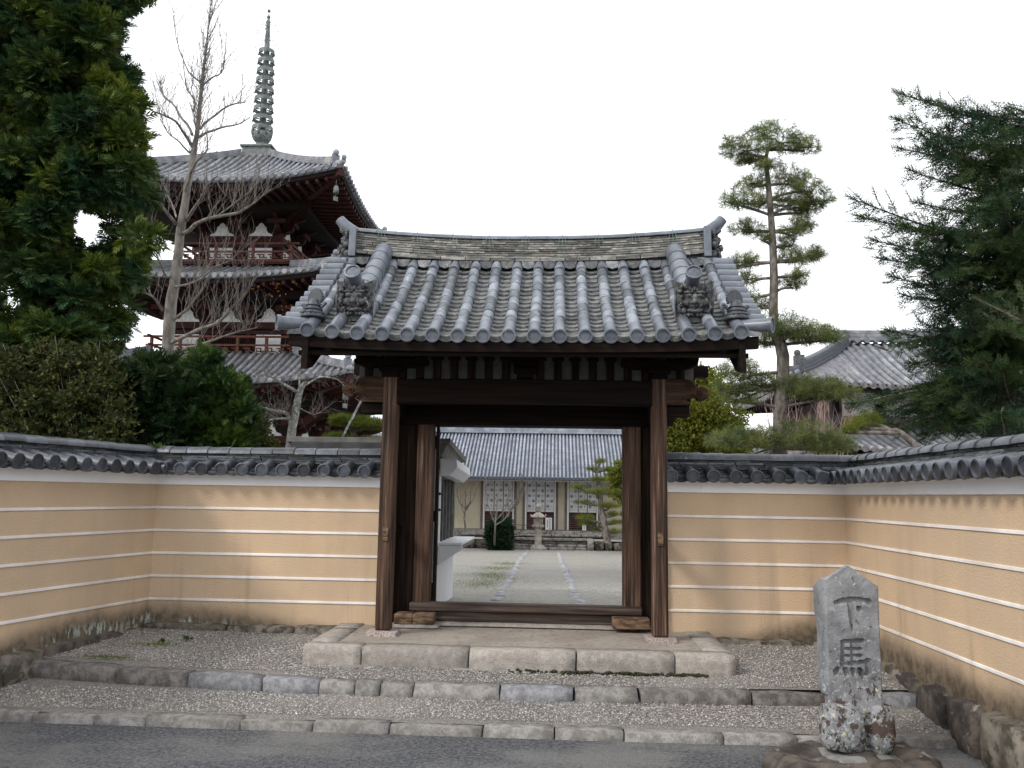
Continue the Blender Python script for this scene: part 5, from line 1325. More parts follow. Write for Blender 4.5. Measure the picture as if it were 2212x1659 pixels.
for k in range(9):
    z = spz(1290-101.5*k); ro = .43-.0125*k
    mb = MB(); n_ = 20
    for zz_, rr in ((z-.08, ro), (z+.08, ro), (z+.08, ro-.03), (z-.08, ro-.03)):
        for q in range(n_): a = 2*PI*q/n_; mb.v.append((rr*math.cos(a), rr*math.sin(a), zz_))
    for i in range(4):
        for q in range(n_): q2 = (q+1) % n_; i2 = (i+1) % 4; mb.f.append((i*n_+q, i*n_+q2, i2*n_+q2, i2*n_+q)); mb.sm.append(False)
    mb.lathe([(.10, z-.06), (.125, z-.04), (.125, z+.04), (.10, z+.06)], 10)
    for q in range(4): a = PI/2*q+.5; mb.bar((.15*math.cos(a), .15*math.sin(a), z), (ro*math.cos(a), ro*math.sin(a), z), .028, .05)
    for q in range(8): a = PI/4*q+.2; mb.lathe([(.028, z-.14), (.02, z-.08), (.004, z-.05)], 5, c=(ro*math.cos(a), ro*math.sin(a), 0))
    link('spire_ring', mb.mesh('spire_ring', M['bronze']), spire)
mb = MB()
for q in range(2):
    rotq = Matrix.Rotation(R(8+90*q), 3, 'Z')
    for s in (-1, 1):
        z0 = spz(395); 
        for zz_ in (z0, z0+.2): mb.tube([rotq @ Vector((s*.05, 0, zz_)), rotq @ Vector((s*.44, 0, zz_))], .010, 4)
        for xx in (.44, .32, .2): mb.tube([rotq @ Vector((s*xx, 0, z0)), rotq @ Vector((s*xx, 0, z0+.2))], .008, 4)
        mb.tube([rotq @ Vector((s*.46, 0, z0+.0)), rotq @ Vector((s*.46, 0, z0-.16))], [.006, .022], 5)
        for xx, h_ in ((.40, .45), (.31, .72), (.22, .88), (.13, .95)):
            pts = [rotq @ Vector((s*xx*(1-.8*(1-math.cos(t*1.3))*.35), 0, z0+.2+h_*math.sin(t*1.3)/math.sin(1.3)*1)) for t in (0, .3, .6, .85, 1)]
            mb.tube(pts, .007, 4)
        for k in range(6):
            a = R(5+15*k); mb.ball(rotq @ Vector((s*.46*math.cos(a), 0, z0+.42+.62*math.sin(a))), (.022, .022, .032), nu=5, nv=4)
        pts = [rotq @ Vector((s*.40*math.cos(R(5+15*k)), 0, z0+.40+.56*math.sin(R(5+15*k)))) for k in range(6)]; mb.tube(pts, .007, 4)
link('flame_finial', mb.mesh('flame_finial', M['bronze']), spire)
print('pagoda', len(bpy.data.objects))

# ------------------------------------------------------------------ two-tiered hall behind the right wall
RHX, RHY = 12.6, 32.5
rh = thing('two_roofed_hall', 'old temple hall with two grey tiled hipped roofs beyond the right wall', 'temple hall', (RHX, RHY, -.7))
RTm = Matrix.Translation((-RHX, -RHY, .7))
def hip_roof(name, x0, x1, y0, y1, ze, rx0, rx1, ry, zr, rise=.35, rows=True):
    rf = link(name, None, rh, RTm); rfz = lambda t: t*.75+.25*t*t
    W2 = x1-x0
    def ez(x): s_ = abs((x-(x0+x1)/2)/(W2/2)); return ze+rise*s_**3
    mb = MB(); n_ = 24
    for j in range(9):
        t = j/8
        for i in range(n_+1):
            s_ = i/n_; a = x0+(x1-x0)*s_; b_ = rx0+(rx1-rx0)*s_; mb.v.append((a+(b_-a)*t, y0+(ry-y0)*t, ez(a)+(zr-ez(a))*rfz(t)-.04))
    for j in range(8):
        for i in range(n_): q = j*(n_+1)+i; mb.f.append((q, q+1, q+n_+2, q+n_+1)); mb.sm.append(True)
    link('pan_tile_slope', mb.mesh('pan_tile_slope', M['tile_pan_far']), rf)
    mb = MB()                                                              # left side and back
    for j in range(9):
        t = j/8
        for i in range(9):
            s_ = i/8; y = y0+(y1-y0)*s_; z = ze+rise*abs(2*s_-1)**3; mb.v.append((x0+(rx0-x0)*t, y+(ry-y)*t, z+(zr-z)*rfz(t)-.04))
    for j in range(8):
        for i in range(8): q = j*9+i; mb.f.append((q, q+9, q+10, q+1)); mb.sm.append(True)
    mb.add([(x0, y1, ze+rise), (x1, y1, ze+rise), (rx1, ry, zr), (rx0, ry, zr)], [(0, 1, 2, 3)])
    link('side_slope', mb.mesh('side_slope', M['tile_pan_far']), rf)
    mb = MB()                                                              # underside with rafters
    mb.add([(x0+.1, y0+.1, ze-.12+rise*.8), (x1, y0+.1, ze-.12), (x1, y1, ze-.12), (x0+.1, y1, ze-.12+rise*.8)], [(0, 1, 2, 3)])
    link('soffit', mb.mesh('soffit', M['red_dark']), rf)
    y = y0+.2
    while y < y1: 
        s_ = (y-y0)/(y1-y0); z = ze+rise*abs(2*s_-1)**3; mb = MB(); mb.bar((x0-.0, y, z-.2), (x0+1.6, y, z-.12), .12, .14); link('rafter', mb.mesh('rafter', M['wood_dark_y']), rf); y += .42
    mb = MB(); y = y0+.05
    while y < y1: s_ = (y-y0)/(y1-y0); z = ze+rise*abs(2*s_-1)**3; mb.tube([(x0-.06, y, z), (x0+.3, y, z+.1)], .09, 8); y += .3
    link('side_eave_discs', mb.mesh('side_eave_discs', M['tile_far']), rf, kind='stuff')
    k = int(W2/.29)
    for i in range(k+1):
        x = x0+W2*i/k
        if x > x0+W2*.75: break
        tm = 1.
        if x < rx0: tm = (x-x0)/(rx0-x0)
        if tm < .03: continue
        pts = []
        for q in range(6): t = tm*q/5; zz_ = ez(x); y = y0+(ry-y0)*t; pts.append((x, y, zz_+(zr-zz_)*rfz(t)))
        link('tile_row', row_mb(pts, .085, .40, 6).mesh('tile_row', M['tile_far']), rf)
        mb = MB(); mb.tube([(x, y0-.08, ez(x)-.01), (x, y0+.03, ez(x))], .10, 9); link('eave_disc', mb.mesh('eave_disc', M['tile_pan_far']), rf)
    mb = MB(); mb.box(x0+.2, x1, y0+.02, y0+.12, ze-.14, ze-.04); link('eave_edge', mb.mesh('eave_edge', M['wood_dark_x']), rf)
    def hip(a, b_, w, h, nm):
        g = MB(); P = [a+(b_-a)*(i/10) for i in range(11)]
        z = lambda t: a.z+(b_.z-a.z)*rfz(t)
        P = [Vector((p.x, p.y, z(i/10))) for i, p in enumerate(P)]
        for c in range(3):
            for i in range(10): g.bar(P[i]+Vector((0, 0, h*(c+.5)/3)), P[i+1]+Vector((0, 0, h*(c+.5)/3)), w-.03*c, h/3-.012)
        g.tube([p+Vector((0, 0, h)) for p in P], w*.35, 8); link(nm, g.mesh(nm, M['tile_cap']), rf)
    A = Vector((x0, y0, ze+rise)); Bv = Vector((rx0, ry, zr)); t0 = .15
    hip(A+(Bv-A)*t0*Vector((1, 1, 1)).x-Vector((0, 0, .12)), Bv, .30, .36, 'hip_ridge')
    hip(A, A+(Bv-A)*.16-Vector((0, 0, .12)), .26, .18, 'hip_ridge')
    g = MB(); p = A+(Bv-A)*.15; g.box(p.x-.2, p.x+.1, p.y-.2, p.y+.1, p.z-.1, p.z+.45); g.ball((p.x-.12, p.y-.12, p.z+.52), .12); link('hip_end_tile', g.mesh('hip_end_tile', M['gargoyle']), rf)
    return rf
zA = 1.58+(1083-838)*28/1825
uz = 7.75
ur = hip_roof('upper_roof', 7.72, 19.5, 28, 37.2, (9.613,28.000,5.230)[2], (11.134,32.400,7.552)[0], 16.5, 32.4, (11.445,32.400,7.518)[2], .45)
a = Vector((11.033,32.400,7.623)); b_ = Vector((12.746,32.400,7.598))
for k in range(3): mb = MB(); mb.box(a.x-.3, a.x+6.5, 32.2+.03*k, 32.6-.03*k, a.z-.02+.14*k, a.z+.12+.14*k-.015); link('ridge_course', mb.mesh('ridge_course', M['tile_far']), ur)
mb = MB()
for i in range(18): mb.tube([(a.x+.36*i, 32.1, a.z-.03), (a.x+.36*i, 32.3, a.z-.03)], .1, 8)
link('ridge_discs', mb.mesh('ridge_discs', M['tile_far']), ur, kind='stuff')
mb = MB(); mb.box(9.6, 19, 30, 36, -.7, 6.0); me = mb.mesh('timber_wall', M['mauve']); link('timber_wall', me, rh, RTm)
hip_roof('lower_roof', 8.15, 19.5, 26.8, 38.2, 3.05, 9.9, 17, 29.95, (9.984,29.900,4.240)[2], .3)
for i in range(6): mb = MB(); mb.box(9.7+1.5*i, 9.9+1.5*i, 29.9, 30, 3, 6); link('column', mb.mesh('column', M['red_dark']), rh, RTm)
for i in range(5): mb = MB(); mb.box(10.0+1.5*i, 11.1+1.5*i, 29.93, 30, 4.5, 5.4); link('white_panel', mb.mesh('white_panel', M['white_dim']), rh, RTm)
print('halls', len(bpy.data.objects))

# ------------------------------------------------------------------ vegetation
def tpl_fan():                       # flat drooping cypress spray, x forward
    V = []; F = []
    for (x0, L_, a) in ((0, 1, 0), (.12, .66, .6), (.12, .64, -.6), (.36, .5, .55), (.36, .48, -.55), (.6, .36, .5), (.6, .34, -.5)):
        c, s_ = math.cos(a), math.sin(a); w = .06; o = len(V)
        for p, q in ((0, 0), (.5*L_, w), (L_, 0), (.5*L_, -w)): V.append((x0+c*p-s_*q, s_*p+c*q, -.2*(x0+c*p)**2))
        F += [(o, o+3, o+2), (o, o+2, o+1)]
    return np.array(V, float), np.array(F, int)
def tpl_tuft(n=18, w=.022, seed=1, spread=.95):  # pine needles radiating about x
    g = np.random.default_rng(seed); V = []; F = []
    for i in range(n):
        a = g.uniform(0, 6.28); t = g.uniform(.1, spread)**.8; d = np.array([math.cos(t*1.5), math.sin(t*1.5)*math.cos(a), math.sin(t*1.5)*math.sin(a)]); L_ = g.uniform(.75, 1.0)
        s_ = np.cross(d, g.normal(size=3)); s_ /= np.linalg.norm(s_); b0 = np.array([-.15*(i % 3), 0, 0])
        V += [b0-s_*w, b0+s_*w, b0+d*L_]; F.append((3*i, 3*i+1, 3*i+2))
    return np.array(V), np.array(F, int)
def tpl_fir(seed=2):                 # fir shoot: forked twig with combed needles
    g = np.random.default_rng(seed); V = []; F = []
    tw = [((0, 0, 0), (1, 0, 0)), ((.25, 0, 0), (.72, .42, 0)), ((.25, 0, 0), (.72, -.42, 0)), ((.55, 0, 0), (.9, .26, 0)), ((.55, 0, 0), (.9, -.26, 0))]
    for a, b_ in tw:
        a = np.array(a, float); b_ = np.array(b_, float); d = b_-a; L_ = np.linalg.norm(d); d /= L_; sd_ = np.array([-d[1], d[0], 0]); up = np.array([0, 0, 1.])
        n = int(5*L_)+2
        for i in range(n):
            p = a+d*L_*i/n
            for s_ in (-1, 1):
                tip = p+d*.10+sd_*s_*.095+up*g.uniform(-.02, .06); o = len(V); V += [p, p+d*.075, tip]; F.append((o, o+1, o+2))
        o = len(V); V += [a-sd_*.018, a+sd_*.018, b_, a-up*.02, a+up*.02]; F += [(o, o+1, o+2), (o+3, o+4, o+2)]
    return np.array(V), np.array(F, int)
def tpl_leaves(n=6, seed=3):         # a sprig of broad leaves
    g = np.random.default_rng(seed); V = []; F = []
    for i in range(n):
        p = np.array([i/n*.7, 0, 0]); d = g.normal(size=3); d[0] = abs(d[0])+.3; d /= np.linalg.norm(d); s_ = np.cross(d, g.normal(size=3)); s_ /= np.linalg.norm(s_); L_ = .5; w = .13; o = len(V)
        V += [p, p+d*L_*.5+s_*w, p+d*L_, p+d*L_*.5-s_*w]; F += [(o, o+1, o+2), (o, o+2, o+3)]
    return np.array(V), np.array(F, int)
TPL = {'fan': tpl_fan(), 'tuft': tpl_tuft(), 'fir': tpl_fir(), 'leaf': tpl_leaves()}
def scatter(P, D, L_, tpl, rg, flat=None):
    T, F = TPL[tpl]; D = D/np.linalg.norm(D, axis=1, keepdims=True)
    ref = rg.normal(size=D.shape)
    if flat is not None: ref = ref*flat+np.array([0, 0, 1.])
    Sx = np.cross(ref, D); Sx /= np.linalg.norm(Sx, axis=1, keepdims=True)+1e-9; U = np.cross(D, Sx)
    V = P[:, None]+L_[:, None, None]*(T[None, :, 0:1]*D[:, None]+T[None, :, 1:2]*Sx[:, None]+T[None, :, 2:3]*U[:, None])
    Fs = F[None]+(np.arange(len(P))*len(T))[:, None, None]
    return V.reshape(-1, 3), Fs.reshape(-1, 3)
def crown(name, parent, clumps, per, size, tpl, m, seed, bias=(0, 0, .2), out=1., shell=.5, squash=.75, flat=None, axis=None, outw=0.):
    rg = np.random.default_rng(seed); C_ = np.array(clumps, float); n = len(C_)
    k = np.maximum(3, (per*(C_[:, 3]/C_[:, 3].mean())**2).astype(int)); idx = np.repeat(np.arange(n), k)
    d = rg.normal(size=(len(idx), 3)); d /= np.linalg.norm(d, axis=1, keepdims=True)
    rr = C_[idx, 3]*(shell+(1-shell)*rg.random(len(idx)))
    P = C_[idx, :3]+d*rr[:, None]*np.array([1, 1, squash])
    D = d*out+np.array(bias)+rg.normal(size=d.shape)*.35
    if axis is not None:
        ax = P-np.array([axis[0], axis[1], 0]); ax[:, 2] = 0; ax /= np.linalg.norm(ax, axis=1, keepdims=True)+1e-6; D = D+ax*outw
    V, F = scatter(P, D, rg.uniform(size*.7, size*1.25, len(P)), tpl, rg, flat)
    me = fast_mesh(name, V, F, m); return link(name, me, parent)
def tree(name, label, cat, base, group=None): return thing(name, label, cat, base, group)
def rel(o, base):
    o.matrix_basis = Matrix.Translation(-Vector(base)) @ o.matrix_basis; return o
def limb(mb, pts, r0, r1, n=6):
    P = [Vector(p) for p in pts]; k = len(P); mb.tube(P, [r0+(r1-r0)*i/(k-1) for i in range(k)], n, cap=False)
def smooth_pts(pts, k=3):
    P = [Vector(p) for p in pts]; out = []
    for i in range(len(P)-1):
        p0 = P[max(i-1, 0)]; p1 = P[i]; p2 = P[i+1]; p3 = P[min(i+2, len(P)-1)]
        for j in range(k):
            t = j/k; out.append(.5*((2*p1)+(p2-p0)*t+(2*p0-5*p1+4*p2-p3)*t*t+(3*p1-p0-3*p2+p3)*t**3))
    out.append(P[-1]); return out
def twigs(mb, pts, n, L_, up, g, r=.006, lev=2, start=.2, spread=1.):
    P = [Vector(p) for p in pts]
    for i in range(n):
        s = start+(1-start)*g.random(); q = s*(len(P)-1); a = int(min(q, len(P)-2)); p = P[a].lerp(P[a+1], q-a); ax = (P[a+1]-P[a]).normalized()
        d = Vector((g.uniform(-1, 1), g.uniform(-1, 1), g.uniform(-1, 1))).normalized()*spread+ax*.7+Vector((0, 0, up)); d.normalize()
        l = L_*g.uniform(.5, 1.2); k = 4; pp_ = [p]
        for j in range(k):
            d = (d+Vector((g.uniform(-.22, .22), g.uniform(-.22, .22), g.uniform(-.1, .25)*up+g.uniform(-.1, .1)))).normalized(); pp_.append(pp_[-1]+d*l/k)
        mb.tube(pp_, [r*(1-.8*j/k) for j in range(k+1)], 3, cap=False, smooth=True)
        if lev > 1: twigs(mb, pp_, g.choice((2, 3, 4)), l*.55, up, g, r*.6, lev-1, .15, spread)
def bare_tree(name, label, base, trunk, limbs, mt, tw_mt, seed, ntw, L_, up, n=8, r=.006, group=None, lev=2):
    t = tree(name, label, 'tree', base, group); g = random.Random(seed)
    mb = MB(); P = smooth_pts([p for p, _ in trunk]); rr = []
    for i in range(len(trunk)-1):
        for j in range(3): rr.append(trunk[i][1]+(trunk[i+1][1]-trunk[i][1])*j/3)
    rr.append(trunk[-1][1]); 
    P = [p+noise.noise_vector(p*3)*rr[i]*.3 for i, p in enumerate(P)]
    mb.tube(P, rr, n, cap=False); rel(link('trunk', mb.mesh('trunk', M[mt]), t), base)
    tb = MB()
    for pts, r0, r1, k in limbs:
        sp = smooth_pts(pts); sp = [p+noise.noise_vector(p*4)*.03 for p in sp]
        mb = MB(); limb(mb, sp, r0, r1, 6); rel(link('limb', mb.mesh('limb', M[mt]), t), base)
        twigs(tb, sp, k, L_, up, g, r, lev)
    twigs(tb, P[len(P)//3:], ntw, L_, up, g, r, lev)
    rel(link('twigs', tb.mesh('twigs', M[tw_mt]), t, kind='stuff'), base); return t

# tall bare tree before the pagoda
gb = ((-7.621,16.000,2.983)[0], 16, .05)
bare_tree('bare_tree', 'tall leafless tree with a straight pale trunk in front of the pagoda', gb,
  [((-7.601,16.000,2.444), 0.129), ((-7.620,16.000,4.815), 0.118), ((-7.558,16.000,5.941), 0.099), ((-7.507,16.000,6.989), 0.084), ((-7.400,16.000,7.957), 0.065), ((-7.328,16.000,8.741), 0.049), ((-7.293,16.000,9.534), 0.038), ((-7.273,16.000,10.136), 0.027), ((-7.241,16.000,10.844), 0.017), ((-7.195,16.000,11.973), 0.006)],
  [([(-7.374,16.000,8.426), (-7.473,15.800,8.653), (-7.604,15.600,8.835), (-7.757,15.400,8.878), (-7.938,15.300,8.947), (-8.074,15.200,9.195)], .035, .010, 16),
   ([(-7.424,16.000,8.742), (-7.733,16.200,9.153), (-8.052,16.300,9.567), (-8.292,16.400,9.792), (-8.386,16.400,10.133)], .030, .012, 16),
   ([(-7.276,16.000,8.691), (-6.882,15.800,8.746), (-6.427,15.600,8.740), (-6.013,15.400,8.807)], .030, .010, 16),
   ([(-7.278,16.000,8.859), (-7.082,16.300,9.316), (-6.855,16.500,9.623), (-6.611,16.600,9.721)], .026, .012, 16),
   ([(-7.307,16.000,9.755), (-7.087,16.000,9.953), (-6.900,16.000,10.051), (-6.846,16.000,10.434), (-6.838,16.000,10.941)], .020, .007, 10),
   ([(-7.313,16.000,9.855), (-7.539,16.000,10.038), (-7.760,16.000,10.445), (-7.906,16.000,10.853), (-7.987,16.000,11.469)], .018, .006, 10),
   ([(-7.362,15.900,9.189), (-7.388,15.900,9.436), (-7.524,15.800,9.685), (-7.611,15.800,10.133)], .022, .008, 8),
   ([(-7.445,16.000,8.348), (-7.527,15.700,8.435), (-7.708,15.500,8.569), (-7.758,15.300,8.765)], .020, .006, 10),
   ([(-7.459,15.900,7.512), (-7.132,15.600,7.940), (-6.984,15.500,8.040), (-6.830,15.400,8.168), (-6.826,15.300,8.474)], .030, .012, 12),
   ([(-7.427,16.000,6.941), (-6.929,15.500,7.193), (-6.695,15.200,7.359), (-6.414,15.000,7.465)], .035, .010, 12),
   ([(-7.631,16.000,6.864), (-7.701,15.600,7.023), (-7.790,15.300,7.169), (-7.871,15.100,7.372)], .035, .012, 14),
   ([(-7.620,16.000,6.989), (-7.929,16.400,7.421), (-8.252,16.600,7.895)], .022, .008, 10),
   ([(-7.455,16.000,6.654), (-6.794,15.400,6.749), (-5.971,15.000,6.748), (-5.552,14.700,6.865), (-5.156,14.500,7.019)], .045, .010, 34),
   ([(-6.450,15.200,6.754), (-5.902,14.900,6.973), (-5.494,14.700,7.210)], .020, .006, 16),
   ([(-7.772,16.000,5.113), (-7.797,15.600,5.279), (-7.870,15.300,5.297)], .03, .01, 12),
   ([(-7.571,16.000,4.909), (-7.086,15.600,5.027), (-6.772,15.400,5.289), (-6.553,15.200,5.545)], .035, .01, 18),
   ([(-7.575,16.000,4.426), (-6.797,15.400,4.572), (-6.231,15.000,4.661), (-5.737,14.700,4.994), (-5.419,14.500,5.305)], .045, .010, 30),
   ([(-7.426,16.000,4.289), (-6.664,15.300,4.279), (-5.942,14.900,4.410), (-5.349,14.600,4.482)], .035, .008, 24),
   ([(-7.588,16.000,5.563), (-6.903,15.400,5.506), (-6.305,15.000,5.714), (-5.926,14.800,5.790)], .028, .008, 22),
   ([(-7.723,16.000,5.751), (-7.709,15.500,5.987), (-7.789,15.200,6.083)], .022, .008, 12)],
  'bark', 'twig', 41, 170, .85, 1.3, 10, .0068, lev=2)
# low leafless tree with lichen
pb = ((-4.407,14.000,2.325)[0], 14, .1)
bare_tree('bare_tree', 'low leafless plum tree with a lichened forked trunk behind the left front wall', pb,
  [((-4.440,14.000,2.054), .085), ((-4.436,14.000,2.442), .075), ((-4.412,14.000,2.754), .07), ((-4.365,14.000,3.084), .06), ((-4.313,14.000,3.321), .05), ((-4.223,14.000,3.425), .03)],
  [([(-4.455,14.000,2.660), (-4.513,14.000,2.870), (-4.577,13.800,2.905), (-4.791,13.600,2.929), (-5.032,13.400,3.011)], .045, .010, 40),
   ([(-4.348,14.000,3.226), (-4.570,13.800,3.372), (-4.782,13.600,3.467), (-4.903,13.400,3.437)], .03, .006, 34),
   ([(-4.313,14.000,3.321), (-4.090,14.300,3.547), (-3.790,14.400,3.523), (-3.627,14.500,3.334)], .022, .005, 22),
   ([(-4.326,14.000,3.266), (-4.424,14.200,3.531), (-4.349,14.300,3.870), (-4.476,14.400,4.173)], .022, .006, 20),
   ([(-4.493,14.000,2.792), (-4.593,13.500,2.746), (-4.749,13.300,2.674)], .025, .006, 26),
   ([(-4.984,13.500,2.613), (-4.822,13.500,2.721), (-4.710,13.500,2.783)], .035, .03, 4),
   ([(-4.313,14.000,2.990), (-4.054,14.000,2.875), (-3.862,14.000,2.995)], .010, .004, 14)],
  'bark_lichen', 'twig', 42, 10, .42, .35, 9, .0045)
# small leafless trees in the courtyard and behind
def small_bare(px, py, Y, hpx, seed, label, mt='twig'):
    b_ = Vector(PXB[(px, py, Y)]) if False else None
for (pts, lab, sd_, r0, tm) in (
    ([(-2.532,36.208,-0.716), (-2.301,33.000,0.138), (-2.295,33.000,0.756)], 'pale leafless sapling in front of the dark bush', 51, .055, 'twig'),
    ([(-2.300,38.000,-0.075), (-2.127,38.400,0.630), (-1.822,38.800,1.251)], 'leaning leafless sapling between the dark bush and the lantern', 52, .06, 'bark'),
    ([(-3.931,38.000,-0.063), (-4.027,38.000,0.506), (-3.935,38.000,1.018)], 'knobbly pruned leafless tree beside the ticket booth', 53, .06, 'twig')):
    pts = [Vector(p) for p in pts]; base = tuple(pts[0]); top = pts[-1]; g = random.Random(sd_)
    lim = []
    for k in range(5):
        a = g.uniform(0, 6.28); e = top+Vector((math.cos(a)*g.uniform(.3, .7), math.sin(a)*.4, g.uniform(.5, 1.5))); s_ = pts[1].lerp(top, g.uniform(.2, 1)); lim.append(([s_, s_.lerp(e, .5)+Vector((math.cos(a)*.12, 0, -.1)), e], .03, .012, 8))
    bare_tree('bare_tree', lab, base, [(tuple(p), r0*(1-.3*i)) for i, p in enumerate(pts)], lim, tm, tm, sd_, 4, .5, .8, 7, .014, lev=1)

